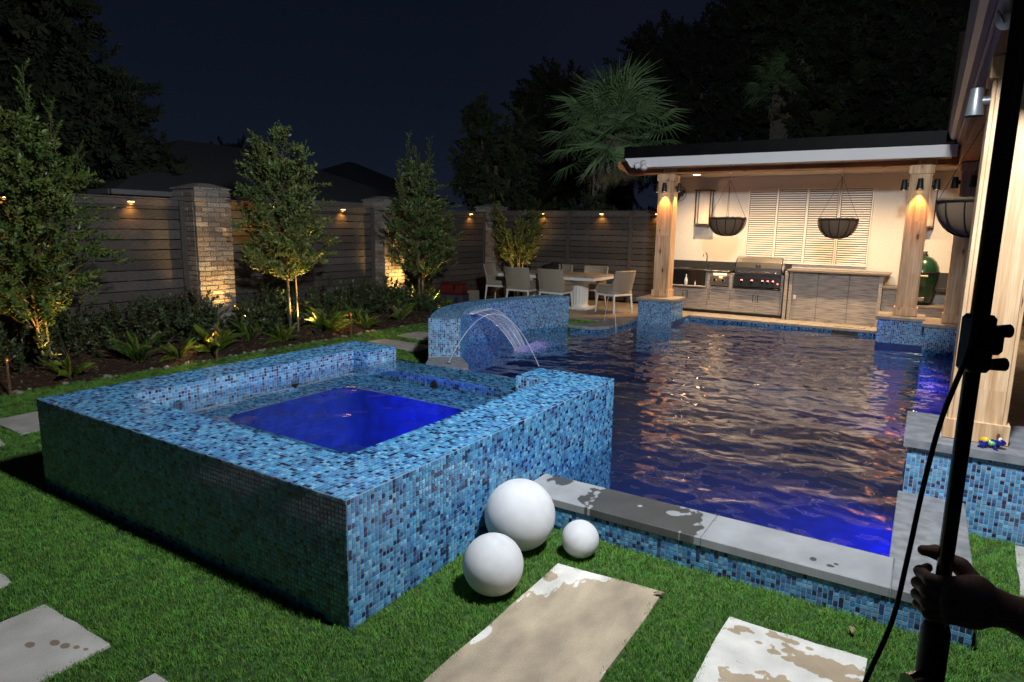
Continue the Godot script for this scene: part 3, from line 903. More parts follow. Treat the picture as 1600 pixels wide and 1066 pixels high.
func deck() -> void:
	var b := MB.new()
	block(-6.3, -0.6, -12.6, -2.95, 0.165, -9.36, 0.0, b)
	block(-2.96, -0.6, -12.6, -2.61, 0.164, -8.8, 0.0, b)
	block(-2.62, -0.6, -12.6, 3.0, 0.163, -11.36, 0.0, b)
	block(-2.62, -0.6, -11.4, -1.91, 0.162, -10.95, 0.0, b)
	block(2.76, -0.6, -12.6, 8.0, 0.161, -3.76, 0.0, b)
	block(1.58, -0.6, -11.4, 2.9, 0.160, -10.1, 0.0, b)
	var o := struct("deck", b.mesh(M.paver_bed))
	var put := func(x0: float, z0: float, x1: float, z1: float) -> void:
		var y := 0.2 + rnd(-0.0015, 0.0015)
		var m: StandardMaterial3D = M["paver%d" % (rng.randi() % 4)]
		piece("paver", block(x0 + 0.003, 0.15, z0 + 0.003, x1 - 0.003, y, z1 - 0.003, 0.004).mesh(m), o)
	for j in 5:
		var x := -6.3 + (0.3 if j % 2 else 0.0)
		if j % 2: put.call(-6.3, -12.6 + j * 0.648, -6.0, -12.6 + (j + 1) * 0.648)
		while x < -2.96:
			var x1 := minf(x + 0.9, -2.955)
			if x1 > x + 0.1: put.call(x, -12.6 + j * 0.648, x1, -12.6 + (j + 1) * 0.648)
			x = x1 + (0.0 if x1 < -2.96 else 1.0)
	for k in 3: put.call(-2.953, -12.6 + k * 0.8, -2.61, -12.6 + (k + 1) * 0.8)
	for k in 7: put.call(-2.608 + k * 0.8, -12.6, -2.608 + (k + 1) * 0.8, -11.755)
	put.call(-2.608, -11.75, -1.9, -10.97)
	for j in 9:
		for k in 4: put.call(2.77 + k * 1.2, -11.75 + j * 0.88, 2.77 + (k + 1) * 1.2, -11.75 + (j + 1) * 0.88)
	put.call(1.60, -11.75, 2.76, -10.15)

func spa() -> void:
	var o := thing("spa", "raised square spa clad in blue glass mosaic", "spa", Vector3(-1.54, 0, -1.525))
	var off := Transform3D(Basis.IDENTITY, Vector3(1.54, 0, 1.525))
	var b := MB.new()
	block(-3.08, -0.8, -0.41, 0.0, 0.66, 0.0, 0.0, b)
	block(-0.44, -1.04, -3.05, -0.001, 0.6595, -0.41, 0.0, b)
	block(-3.079, -0.8, -3.05, -2.67, 0.659, -0.41, 0.0, b)
	block(-2.67, -1.04, -3.049, -2.47, 0.6585, -2.64, 0.0, b)
	block(-0.73, -1.04, -3.049, -0.44, 0.658, -2.64, 0.0, b)
	block(-2.47, -1.04, -3.048, -0.73, 0.520, -2.641, 0.0, b)
	part("shell", b.mesh(M.grout), o, off)
	var l := []
	var y := 0.66
	lay(l, Vector3(-3.08, 0.66, 0.0), Vector3(3.08, 0, 0), Vector3(0, -0.6604, 0), Vector3.BACK)
	lay(l, Vector3(0.0, 0.66, 0.0), Vector3(0, 0, -3.05), Vector3(0, -1.0668, 0), Vector3.RIGHT)
	lay(l, Vector3(-3.08, 0.66, 0.0), Vector3(0, 0, -3.05), Vector3(0, -0.6604, 0), Vector3.LEFT)
	lay(l, Vector3(-3.08, y, 0.0), Vector3(3.08, 0, 0), Vector3(0, 0, -0.41), Vector3.UP)
	lay(l, Vector3(-0.44, y, -0.41), Vector3(0.44, 0, 0), Vector3(0, 0, -2.64), Vector3.UP)
	lay(l, Vector3(-3.08, y, -0.41), Vector3(0.41, 0, 0), Vector3(0, 0, -2.64), Vector3.UP)
	lay(l, Vector3(-2.67, y, -2.64), Vector3(0.20, 0, 0), Vector3(0, 0, -0.41), Vector3.UP)
	lay(l, Vector3(-0.73, y, -2.64), Vector3(0.29, 0, 0), Vector3(0, 0, -0.41), Vector3.UP)
	lay(l, Vector3(-2.47, 0.522, -2.64), Vector3(1.74, 0, 0), Vector3(0, 0, -0.41), Vector3.UP)
	# inside faces
	lay(l, Vector3(-2.67, 0.66, -0.41), Vector3(0, 0, -2.23), Vector3(0, -0.2286, 0), Vector3.RIGHT)
	lay(l, Vector3(-0.44, 0.66, -0.41), Vector3(0, 0, -2.23), Vector3(0, -0.2286, 0), Vector3.LEFT)
	lay(l, Vector3(-2.67, 0.66, -0.41), Vector3(2.23, 0, 0), Vector3(0, -0.2286, 0), Vector3.FORWARD)
	lay(l, Vector3(-2.67, 0.66, -2.64), Vector3(0.20, 0, 0), Vector3(0, -0.2286, 0), Vector3.BACK)
	lay(l, Vector3(-0.73, 0.66, -2.64), Vector3(0.29, 0, 0), Vector3(0, -0.2286, 0), Vector3.BACK)
	lay(l, Vector3(-2.47, 0.522, -2.64), Vector3(1.74, 0, 0), Vector3(0, -0.1016, 0), Vector3.BACK)
	lay(l, Vector3(-2.47, 0.66, -2.64), Vector3(0, 0, -0.41), Vector3(0, -0.127, 0), Vector3.RIGHT)
	lay(l, Vector3(-0.73, 0.66, -2.64), Vector3(0, 0, -0.41), Vector3(0, -0.127, 0), Vector3.LEFT)
	lay(l, Vector3(0.0, 0.66, -3.05), Vector3(-0.73, 0, 0), Vector3(0, -0.8128, 0), Vector3.FORWARD)
	lay(l, Vector3(-2.47, 0.66, -3.05), Vector3(-0.61, 0, 0), Vector3(0, -0.6604, 0), Vector3.FORWARD)
	# bench round a deep well with rounded corners
	var by := 0.42
	var bl := []
	lay(bl, Vector3(-2.67, by, -0.41), Vector3(2.23, 0, 0), Vector3(0, 0, -2.23), Vector3.UP)
	var wc := Vector2(-1.62, -1.57)
	var wr := Vector2(0.74, 0.66)
	for t in bl:
		var q := (Vector2(t.origin.x, t.origin.z) - wc) / wr
		if pow(absf(q.x), 9.0) + pow(absf(q.y), 9.0) > 1.0: l.append(t)
	mosaic_on(o, l)
	b = MB.new()
	var ring := []; var lip := []; var low := []
	for k in 65:
		var a := TAU * k / 64
		var c := cos(a); var s := sin(a)
		var e := Vector2(signf(c) * pow(absf(c), 0.22), signf(s) * pow(absf(s), 0.22))
		var m := minf(1.115 / maxf(absf(c), 1e-4), 1.115 / maxf(absf(s), 1e-4))
		ring.append(Vector3(-1.555 + c * m, by - 0.002, -1.525 + s * m))
		lip.append(Vector3(wc.x + e.x * wr.x, by - 0.002, wc.y + e.y * wr.y))
		low.append(Vector3(wc.x + e.x * wr.x * 0.97, -0.12, wc.y + e.y * wr.y * 0.97))
	for k in 64:
		b.quad(ring[k], ring[k + 1], lip[k + 1], lip[k], Vector3.UP)
	part("bench", b.mesh(M.grout), o, off)
	b = MB.new()
	for k in 64:
		b.quad(lip[k], lip[k + 1], low[k + 1], low[k], Vector3(wc.x - lip[k].x, 0.0, wc.y - lip[k].z))
		b.tri(low[k], low[k + 1], Vector3(wc.x, -0.12, wc.y), Vector3.UP)
	part("well", b.mesh(M.spa_plaster), o, off)
	part("drain", MB.new().cyl(Vector3(-2.12, -0.118, -1.72), Vector3(-2.12, -0.105, -1.72), 0.12, 0.10, 20).mesh(M.black), o, off)
	for j in [[Vector3(-2.668, 0.50, -0.78), Vector3.RIGHT], [Vector3(-1.62, 0.455, -2.638), Vector3.BACK], [Vector3(-2.668, 0.47, -1.9), Vector3.RIGHT]]:
		part("jet", MB.new().cyl(j[0], j[0] + j[1] * 0.012, 0.045, 0.038, 14).mesh(M.black), o, off)
	part("lamp_lens", MB.new().cyl(Vector3(-1.2, 0.1, -0.935), Vector3(-1.2, 0.1, -0.955), 0.08, 0.07, 18).mesh(M.lamp_blue), o, off)
	spot(Vector3(-1.1, 0.16, -0.96), Vector3(-1.3, -0.12, -1.35), 2.6, 72.0, Color(0.015, 0.06, 1.0), 0.07)
	spot(Vector3(-1.25, 0.30, -1.0), Vector3(-1.55, 0.44, -2.64), 1.6, 26.0, Color(0.02, 0.07, 1.0), 0.05)
	# water in the spa, brimming over the weir
	b = MB.new()
	var f := FastNoiseLite.new(); f.seed = 12; f.frequency = 2.2; f.fractal_octaves = 2
	var rows := []
	var hh := func(x: float, z: float) -> float: return 0.541 + (f.get_noise_2d(x, z) * 0.0085 if z > -2.66 else 0.0)
	for j in 68:
		var r := PackedVector3Array()
		for i in 58:
			var x := -2.672 + 2.234 * i / 57.0
			var z := -0.405 - 2.24 * j / 67.0
			r.append(Vector3(x, hh.call(x, z), z))
		rows.append(r)
	b.grid(rows, Vector3.UP)
	rows = []
	for q in [[0.541, -2.645], [0.534, -2.70], [0.533, -3.0], [0.531, -3.055], [0.50, -3.066], [0.12, -3.075]]:
		var r2 := PackedVector3Array()
		for i in 20: r2.append(Vector3(-2.468 + 1.736 * i / 19.0, q[0], q[1]))
		rows.append(r2)
	b.grid(rows, Vector3(0, 1, -0.3))
	struct("spa_water", b.mesh(M.spa_water))

func water_wall() -> void:
	var o := thing("waterfall_wall", "curved blue mosaic wall pouring a sheet of water into the pool", "waterfall wall", Vector3(-3.7, 0, -6.6))
	var off := Transform3D(Basis.IDENTITY, Vector3(3.7, 0, 6.6))
	var inner := falls_front
	var outer := []
	for k in inner.size():
		var d: Vector3 = (inner[mini(k + 1, inner.size() - 1)] - inner[maxi(k - 1, 0)]).normalized()
		outer.append(inner[k] + Vector3(d.z, 0, -d.x) * 0.42)
	var top := 0.71
	var b := MB.new()
	for k in inner.size() - 1:
		var d2: Vector3 = (outer[k] - inner[k]).normalized()
		var u := Vector3.UP * top
		var lo := Vector3.UP * -0.04
		b.quad(inner[k] + lo, inner[k + 1] + lo, inner[k + 1] + u, inner[k] + u, -d2)
		b.quad(outer[k] + lo, outer[k + 1] + lo, outer[k + 1] + u, outer[k] + u, d2)
		b.quad(inner[k] + u, inner[k + 1] + u, outer[k + 1] + u, outer[k] + u, Vector3.UP)
	for k in [0, inner.size() - 1]:
		b.quad(inner[k] + Vector3.UP * -0.04, outer[k] + Vector3.UP * -0.04, outer[k] + Vector3.UP * top, inner[k] + Vector3.UP * top, (inner[k] - inner[1 if k == 0 else k - 1]))
	part("wall_core", b.mesh(M.grout), o, off)
	var l := []
	lay_strip(l, inner, 0.71, -0.35, -1.0)
	lay_strip(l, outer, 0.71, 0.0, 1.0)
	for k in inner.size() - 1:
		var a0: Vector3 = inner[k] + Vector3.UP * top
		lay(l, a0, inner[k + 1] - inner[k], (outer[k] + outer[k + 1] - inner[k] - inner[k + 1]) * 0.5, Vector3.UP)
	var e0: Vector3 = (inner[0] - inner[1]).normalized()
	lay(l, inner[0] + Vector3(0, top, 0), outer[0] - inner[0], Vector3(0, -0.508, 0), e0)
	var e1: Vector3 = (inner[-1] - inner[-2]).normalized()
	lay(l, inner[-1] + Vector3(0, top, 0), outer[-1] - inner[-1], Vector3(0, -0.7, 0), e1)
	mosaic_on(o, l)
	# spout slot and the sheet of water falling from it
	var k0 := 11
	var k1 := 20
	var lipb := MB.new()
	for k in range(k0, k1):
		var d3: Vector3 = ((outer[k] - inner[k]).normalized() + (outer[k + 1] - inner[k + 1]).normalized()) * 0.5
		var a := inner[k] as Vector3; var c := inner[k + 1] as Vector3
		var m := (a + c) * 0.5
		var dd := (c - a)
		lipb.box(m - d3 * 0.03 + Vector3(0, 0.628, 0), Vector3(dd.length() * 1.01, 0.022, 0.075), Basis(dd.normalized(), Vector3.UP, dd.normalized().cross(Vector3.UP)))
	part("spout", lipb.mesh(M.white_plastic), o, off)
	var rows := []
	var back := []
	for s in 17:
		var tt := float(s) / 16.0
		var r := PackedVector3Array()
		for k in (k1 - k0) * 3 + 1:
			var q := float(k) / 3.0 + k0
			var i0 := mini(int(q), inner.size() - 2)
			var p: Vector3 = (inner[i0] as Vector3).lerp(inner[i0 + 1], q - i0)
			var n0: Vector3 = (outer[i0] - inner[i0]).normalized()
			var mid: Vector3 = (inner[k0] + inner[k1]) * 0.5
			var w := 0.003 * sin(q * 9.0 + tt * 2.0) + 0.002 * sin(q * 23.0)
			var reach := 0.66 * tt
			var fall := 0.555 * tt * tt * (0.92 + 0.08 * tt)
			var pp := p - n0 * (0.055 + reach + w * (0.4 + tt))
			pp = pp.lerp(Vector3(mid.x, pp.y, mid.z) - n0 * (0.055 + reach), 0.10 * tt)
			r.append(pp + Vector3(0, 0.63 - fall, 0))
		rows.append(r)
		back.append(r)
	b = MB.new()
	b.grid(rows, Vector3(0.7, 0.7, 0.1))
	tag(solid("waterfall", b.mesh(M.fall_water), "clear sheet of water arching from the curved wall into the pool", "waterfall"), "", "")
	# strands of thicker water that catch the light
	var strands := thing("water_strands", "bright strands of water running down the falling sheet", "water", Vector3(-3.1, 0, -6.6))
	for q in [[0, 1], [4, 5], [8, 10], [13, 14], [17, 19], [22, 23], [25, 27]]:
		var strip := []
		for s in range(1, 17):
			var r := PackedVector3Array()
			for k in range(q[0], mini(q[1], rows[0].size() - 1) + 1): r.append(rows[s][k] + Vector3(3.1 + 0.006, 0.006, 6.6))
			strip.append(r)
		part("streak", MB.new().grid(strip, Vector3(0.7, 0.7, 0.1)).mesh(M.jet_water), strands)
	for k in [0, 9, 18, 27]:
		if k >= rows[0].size(): continue
		var path := []
		var rad := []
		for s in 17:
			if s < 2 and k % 3: continue
			path.append(rows[s][k] + Vector3(3.1 + rnd(-0.004, 0.004), 0.003, 6.6 + rnd(-0.004, 0.004)))
			rad.append((0.002 + 0.0045 * absf(sin(k * 2.1 + s * 0.35))) * (1.5 if k == 0 or k == 27 or k == 10 else 0.8))
		part("strand", MB.new().tube(path, rad, 6).mesh(M.jet_water), strands)
	# foam where it lands
	var fm := thing("foam", "violet lit foam where the waterfall meets the pool", "foam", Vector3(-2.98, 0.105, -6.55))
	var fb := MB.new()
	for k in 900:
		var along := rnd(-0.48, 0.48)
		var a := inner[clampi(int(15 + along * 9.0), 0, inner.size() - 1)] as Vector3
		var p := Vector3(a.x + 0.66 + absf(rng.randfn(0.0, 0.16)), rnd(-0.004, 0.006), -6.62 - along * 1.02 + rng.randfn(0.0, 0.05)) - Vector3(-2.98, 0, -6.55)
		var s := rnd(0.003, 0.010)
		fb.ball(p, Vector3(s, s * rnd(0.4, 0.8), s), 6)
	part("bubbles", fb.mesh(M.foam), fm).set_meta("kind", "stuff")
	# two thin jets of water from the decks
	for j in [[Vector3(-2.88, 0.205, -4.48), Vector3(-2.80, 0.82, -5.2), Vector3(-2.05, 0.11, -5.35), "thin arc of water jumping from the slab at the waterfall wall"], [Vector3(-2.86, 0.21, -9.2), Vector3(-2.76, 0.80, -9.05), Vector3(-2.42, 0.11, -8.75), "thin arc of water jumping from the coping by the dining table"]]:
		var path := []
		var rad := []
		for s in 25:
			var t := s / 24.0
			var a := j[0] as Vector3; var c := j[2] as Vector3
			var p := a.lerp(c, t)
			p.y = lerpf(a.y, c.y, t) + 4.0 * t * (1.0 - t) * (j[1].y - (a.y + c.y) * 0.5)
			path.append(p - a); rad.append(0.0045 + rnd(0, 0.002))
		var w := thing("water_jet", j[3], "water jet", j[0], 0.0, "deck jets")
		part("stream", MB.new().tube(path, rad, 6).mesh(M.jet_water), w)
		var drops := MB.new()
		for s in 26:
			var q := path[rng.randi_range(8, 24)] as Vector3
			drops.ball(q + Vector3(rnd(-0.03, 0.03), rnd(-0.03, 0.02), rnd(-0.03, 0.03)), Vector3.ONE * rnd(0.003, 0.007), 6)
		part("drops", drops.mesh(M.jet_water), w).set_meta("kind", "stuff")

func pedestals() -> void:
	var defs := [
		["corner_pedestal", "mosaic pedestal under the left pavilion post", -2.58, -1.905, -10.86, -10.17, 0.555, 0.61, 0.035],
		["far_pedestal", "mosaic pedestal under the middle pavilion post", 1.57, 2.22, -10.75, -10.075, 0.555, 0.61, 0.035],
		["side_pedestal", "lower mosaic pedestal right of the middle post, set forward", 2.222, 2.92, -10.60, -9.70, 0.53, 0.585, 0.035],
		["planter_block", "mosaic block with grey stone cap under the near post", 2.165, 4.4, -3.72, -2.957, 0.52, 0.575, 0.032]]
	for d in defs:
		var c := Vector3((d[2] + d[3]) * 0.5, 0, (d[4] + d[5]) * 0.5)
		var o := thing(d[0], d[1], "pedestal", c)
		var tr := Transform3D(Basis.IDENTITY, -c)
		part("core", block(d[2], -0.04 if d[0] != "planter_block" else -0.3, d[4], d[3], d[6], d[5]).mesh(M.grout), o, tr)
		var l := []
		var y: float = d[6]
		var hgt := roundi((y + (0.45 if d[0] != "planter_block" else 0.03)) / TP) * TP
		lay(l, Vector3(d[2], y, d[5]), Vector3(d[3] - d[2], 0, 0), Vector3(0, -hgt, 0), Vector3.BACK)
		lay(l, Vector3(d[2], y, d[4]), Vector3(0, 0, d[5] - d[4]), Vector3(0, -hgt, 0), Vector3.LEFT)
		lay(l, Vector3(d[3], y, d[4]), Vector3(0, 0, d[5] - d[4]), Vector3(0, -hgt, 0), Vector3.RIGHT)
		mosaic_on(o, l)
		var e: float = d[8]
		if d[0] == "planter_block":
			# mitred cap: four stones round the post, pale joints between
			var x0: float = d[2] - e; var z0: float = d[5] + e; var z1: float = d[4] - e
			var y0: float = d[6] + 0.001; var y1: float = d[7]
			var a := [Vector2(x0, z0), Vector2(3.05, z0), Vector2(2.70, -3.10), Vector2(2.34, -3.10)]
			var b := [Vector2(x0, z0), Vector2(2.34, -3.10), Vector2(2.34, -3.48), Vector2(x0, z1)]
			var c2 := [Vector2(x0, z1), Vector2(2.34, -3.48), Vector2(2.70, -3.48), Vector2(3.05, z1)]
			var c3 := [Vector2(3.05, z0), Vector2(3.05, z1), Vector2(2.70, -3.48), Vector2(2.70, -3.10)]
			var c4 := [Vector2(3.054, z0), Vector2(4.43, z0), Vector2(4.43, z1), Vector2(3.054, z1)]
			for q in [a, b, c2, c3, c4]:
				var g: Array = Geometry2D.offset_polygon(PackedVector2Array(q), -0.0025)
				part("cap_stone", MB.new().prism(g[0], y0, y1).mesh(M.block_cap), o, tr)
			part("cap_joint", block(x0 + 0.004, y0 + 0.002, z1 + 0.004, 4.42, y1 - 0.0015, z0 - 0.004).mesh(M.joint), o, tr)
		else:
			part("cap_stone", block(d[2] - e, d[6] + 0.001, d[4] - e, d[3] + (e if d[0] != "far_pedestal" else 0.0), d[7], d[5] + e, 0.006).mesh(M.capstone), o, tr)

# ---------- plants ----------
var shoots: Array = []      # leafy shoots, one unit long
var big_shoots: Array = []  # coarser ones for the trees beyond the fence
var ferns: Array = []
var fern_mats: Array = []

func leaf(b: MB, at: Vector3, dir: Vector3, up: Vector3, l: float, w: float) -> void:
	# a folded oval blade: two halves of two faces each
	var s := dir.cross(up).normalized()
	var nn := s.cross(dir)
	var f := nn.normalized() * w * 0.16
	var m0 := at + dir * l * 0.32
	var m1 := at + dir * l * 0.68 - f * 0.3
	var tip := at + dir * l - f * 0.9
	for q in [1.0, -1.0]:
		var e0: Vector3 = m0 + s * w * 0.46 * q + f
		var e1: Vector3 = m1 + s * w * 0.42 * q + f * 0.8
		b.tri(at, e0, m1, nn - s * 0.3 * q)
		b.tri(e0, e1, m1, nn - s * 0.3 * q)
		b.tri(m1, e1, tip, nn - s * 0.3 * q)

func shoot(n: int, ll: float, lw: float, spread: float, m: Material, bend := 0.08) -> ArrayMesh:
	var b := MB.new()
	var path := []
	var bx := rnd(-bend, bend); var bz := rnd(-bend, bend)
	for k in 5:
		var t := k / 4.0
		path.append(Vector3(bx * t * t, t, bz * t * t))
	b.tube(path, [0.014, 0.012, 0.009, 0.007, 0.004], 3, false)
	for k in n:
		var t := 0.08 + 0.92 * (k + rnd(0, 0.6)) / n
		var p := Vector3(bx * t * t, t, bz * t * t)
		var a := k * 2.4 + rnd(-0.4, 0.4)
		var o := Vector3(cos(a), 0, sin(a))
		var sp := spread * (1.0 - 0.45 * t) + rnd(-0.15, 0.15)
		var d := (o * sin(sp) + Vector3.UP * cos(sp) + Vector3(0, -0.1, 0)).normalized()
		leaf(b, p, d, Vector3.UP + o * 0.01, ll * rnd(0.75, 1.15), lw * rnd(0.8, 1.15))
	return b.mesh(m)

func plant_stock() -> void:
	for k in 4: shoots.append(shoot(13, 0.31, 0.155, 0.95, M.leaf))
	for k in 3: big_shoots.append(shoot(30, 0.27, 0.13, 1.25, M.far_leaf, 0.25))
	var cols := [lin(0.15, 0.24, 0.03), lin(0.24, 0.31, 0.035), lin(0.22, 0.20, 0.09), lin(0.10, 0.19, 0.035)]
	for k in 4:
		var m := mat("fern_frond%d" % k, cols[k], 0.55)
		m.backlight_enabled = true; m.backlight = Color(0.3, 0.3, 0.3); m.cull_mode = BaseMaterial3D.CULL_DISABLED
		fern_mats.append(m)
	for k in 3:
		var b := MB.new()
		var path := []
		var c := [0.20, 0.38, 0.6][k] as float
		for s in 9:
			var t := s / 8.0
			path.append(Vector3(c * t * t, t * (1.0 - 0.30 * c * t), 0.03 * sin(t * 5.0)))
		b.tube(path, [0.012, 0.011, 0.010, 0.008, 0.004], 3, false)
		for s in 420:
			var t := 0.04 + 0.955 * s / 420.0
			var q := t * 8.0
			var i0 := mini(int(q), 7)
			var p: Vector3 = (path[i0] as Vector3).lerp(path[i0 + 1], q - i0)
			var ax: Vector3 = (path[i0 + 1] - path[i0]).normalized()
			var f := b.frame_of(ax)
			var a := rnd(0, TAU)
			var w := 0.125 * (sin(PI * pow(t, 0.75)) * 0.85 + 0.15 * (1.0 - t)) + 0.012
			var d: Vector3 = (f[0] * cos(a) + f[1] * sin(a) + ax * 0.85).normalized()
			leaf(b, p, d, ax, w * rnd(0.8, 1.3), 0.021)
		ferns.append(b)

func tints_of(r: float, g: float, bl: float, vary := 0.35, n := 160) -> Array:
	var t := []
	for k in n:
		var s := rnd(1.0 - vary, 1.0 + vary)
		t.append(Color(r * s * rnd(0.85, 1.25), g * s, bl * s))
	return t

func foliage(parent: Node3D, where: Array, kit: Array, tints: Array, b := "foliage") -> void:
	var lists := []
	for k in kit.size(): lists.append([])
	for k in where.size(): lists[k % kit.size()].append(where[k])
	for k in kit.size():
		if lists[k].size():
			var mi := many(b if k == 0 else "%s_%03d" % [b, k], kit[k], lists[k], parent, tints)
			mi.set_meta("kind", "stuff")

func young_tree(label: String, at: Vector3, prof: Array, leaders: Array, count: int, tr: float, lean: Vector3, tints: Array) -> void:
	# prof: [height, radius, offset along z] of the crown from bottom to top
	var o := thing("young_tree", label, "tree", at, 0.0, "young trees planted along the fence")
	var top: float = prof[-1][0]
	var base: float = prof[0][0]
	var path := []
	var rad := []
	for k in 9:
		var t := k / 8.0
		path.append(Vector3(lean.x * t + 0.012 * sin(t * 9.0), -0.05 + t * (top - 0.3), lean.z * t + 0.015 * sin(t * 6.0)))
		rad.append(lerpf(tr, 0.008, pow(t, 0.8)))
	part("trunk", MB.new().tube(path, rad, 10).mesh(M.trunk), o)
	var at_h := func(h: float) -> Vector3:
		var t := clampf((h + 0.05) / (top - 0.25), 0.0, 1.0)
		return Vector3(lean.x * t, h, lean.z * t)
	var radius := func(h: float) -> Vector2:
		for k in prof.size() - 1:
			if h <= prof[k + 1][0]:
				var u: float = (h - prof[k][0]) / (prof[k + 1][0] - prof[k][0])
				return Vector2(lerpf(prof[k][1], prof[k + 1][1], u), lerpf(prof[k][2], prof[k + 1][2], u))
		return Vector2(prof[-1][1], prof[-1][2])
	var list := []
	var limbs := MB.new()
	var n_limb := 0
	# open places in the crown, most of them near its outside
	var gaps := []
	for k in 16:
		var gh := rnd(base, top)
		var ga := rnd(0, TAU)
		var gr: float = (radius.call(gh) as Vector2).x * rnd(0.55, 1.1)
		gaps.append([(at_h.call(gh) as Vector3) + Vector3(cos(ga) * gr, 0, sin(ga) * gr), rnd(0.10, 0.24)])
	for k in count:
		var h := rnd(base, top)
		var rv: Vector2 = radius.call(h)
		if rnd(0, 1) > rv.x / 0.75 + 0.12: continue
		var a := rnd(0, TAU)
		# clumps: the crown is fuller in some directions than in others
		var lump := 0.80 + 0.26 * sin(a * 3.0 + h * 5.1) * sin(h * 7.0 + a) + 0.20 * sin(a * 5.0 - h * 8.3) + rnd(-0.08, 0.2)
		var rr := rv.x * lump * pow(rnd(0.02, 1.0), 0.42)
		var c: Vector3 = at_h.call(h)
		var p := c + Vector3(cos(a) * rr, rnd(-0.05, 0.05), sin(a) * rr + rv.y)
		var open := false
		for g in gaps:
			if p.distance_to(g[0]) < g[1]: open = true
		if open: continue
		var out := Vector3(cos(a), 0, sin(a))
		var d := (out * rnd(0.5, 1.1) + Vector3.UP * rnd(0.1, 1.0) + Vector3(rnd(-0.4, 0.4), rnd(-0.25, 0.1), rnd(-0.4, 0.4))).normalized()
		var s := rnd(0.17, 0.27)
		list.append(look(p - d * s * 0.5, d, rnd(0, TAU), Vector3(s, s, s)))
		if k % 9 == 0 and rr > 0.12 and n_limb < 60:
			n_limb += 1
			var q: Vector3 = at_h.call(maxf(h - rr * 0.8, base - 0.12))
			var m := q.lerp(p, 0.5) + Vector3(0, -0.04 + rr * 0.08, 0)
			limbs.tube([q, m, p], [tr * 0.38, tr * 0.24, 0.004], 5, false)
	for l in leaders:
		# upright leading shoots that stand out of the crown: [dx, dz, from, to]
		var h0: float = l[2]
		limbs.tube([Vector3(l[0] * 0.4, h0 - 0.4, l[1] * 0.4), Vector3(l[0] * 0.9, h0, l[1] * 0.9), Vector3(l[0], l[3], l[1])], [0.012, 0.008, 0.003], 5, false)
		var m := int((l[3] - h0) / 0.045)
		for k in m:
			var h := lerpf(h0, l[3], float(k) / m)
			var a := rnd(0, TAU)
			var d := (Vector3(cos(a), 0, sin(a)) * rnd(0.35, 0.75) + Vector3.UP).normalized()
			var s := lerpf(0.20, 0.12, float(k) / m)
			list.append(look(Vector3(l[0], h, l[1]), d, rnd(0, TAU), Vector3(s, s, s)))
	part("limbs", limbs.mesh(M.trunk), o)
	foliage(o, list, shoots, tints)

func shrub(b: String, label: String, cat: String, at: Vector3, r: float, h: float, n: int, tints: Array, group: String, kit: Array, size := 0.2) -> void:
	var o := thing(b, label, cat, at, 0.0, group)
	var list := []
	var st := MB.new()
	for k in n:
		var a := rnd(0, TAU)
		var q := pow(rnd(0, 1), 0.6)
		var hh := h * rnd(0.18, 1.0) * sqrt(maxf(0.05, 1.0 - q * q * 0.75))
		var p := Vector3(cos(a) * r * q, hh - size * 0.5, sin(a) * r * q)
		var d := (Vector3(cos(a), 0, sin(a)) * q * 0.9 + Vector3.UP * rnd(0.5, 1.1) + Vector3(rnd(-0.3, 0.3), 0, rnd(-0.3, 0.3))).normalized()
		var s := size * rnd(0.75, 1.25)
		list.append(look(p, d, rnd(0, TAU), Vector3(s, s, s)))
		if k % 8 == 0: st.tube([Vector3(rnd(-0.04, 0.04), -0.03, rnd(-0.04, 0.04)), p * 0.5, p], [0.009, 0.007, 0.004], 5, false)
	part("stems", st.mesh(M.trunk), o)
	foliage(o, list, kit, tints)

func fern(label: String, at: Vector3, n: int, l: float, kinds: Array, spread: float) -> void:
	var o := thing("foxtail_fern", label, "fern", at, 0.0, "foxtail ferns in the mulch bed")
	for k in n:
		var a := k * 2.4 + rnd(-0.5, 0.5)
		var tilt := rnd(0.08, spread) * (0.4 + 0.6 * float(k) / n)
		var d := Vector3(cos(a) * sin(tilt), cos(tilt), sin(a) * sin(tilt))
		var s := l * rnd(0.65, 1.1)
		var x := Vector3(cos(a) * cos(tilt), -sin(tilt), sin(a) * cos(tilt))
		var key := "fern%d_%d" % [k % 3, kinds[k % kinds.size()]]
		if not shared.has(key): shared[key] = ferns[k % 3].mesh(fern_mats[kinds[k % kinds.size()]])
		piece("frond", shared[key], o, Transform3D(Basis(x * s, d * s, x.cross(d) * s), Vector3(cos(a) * 0.04, 0, sin(a) * 0.04)))

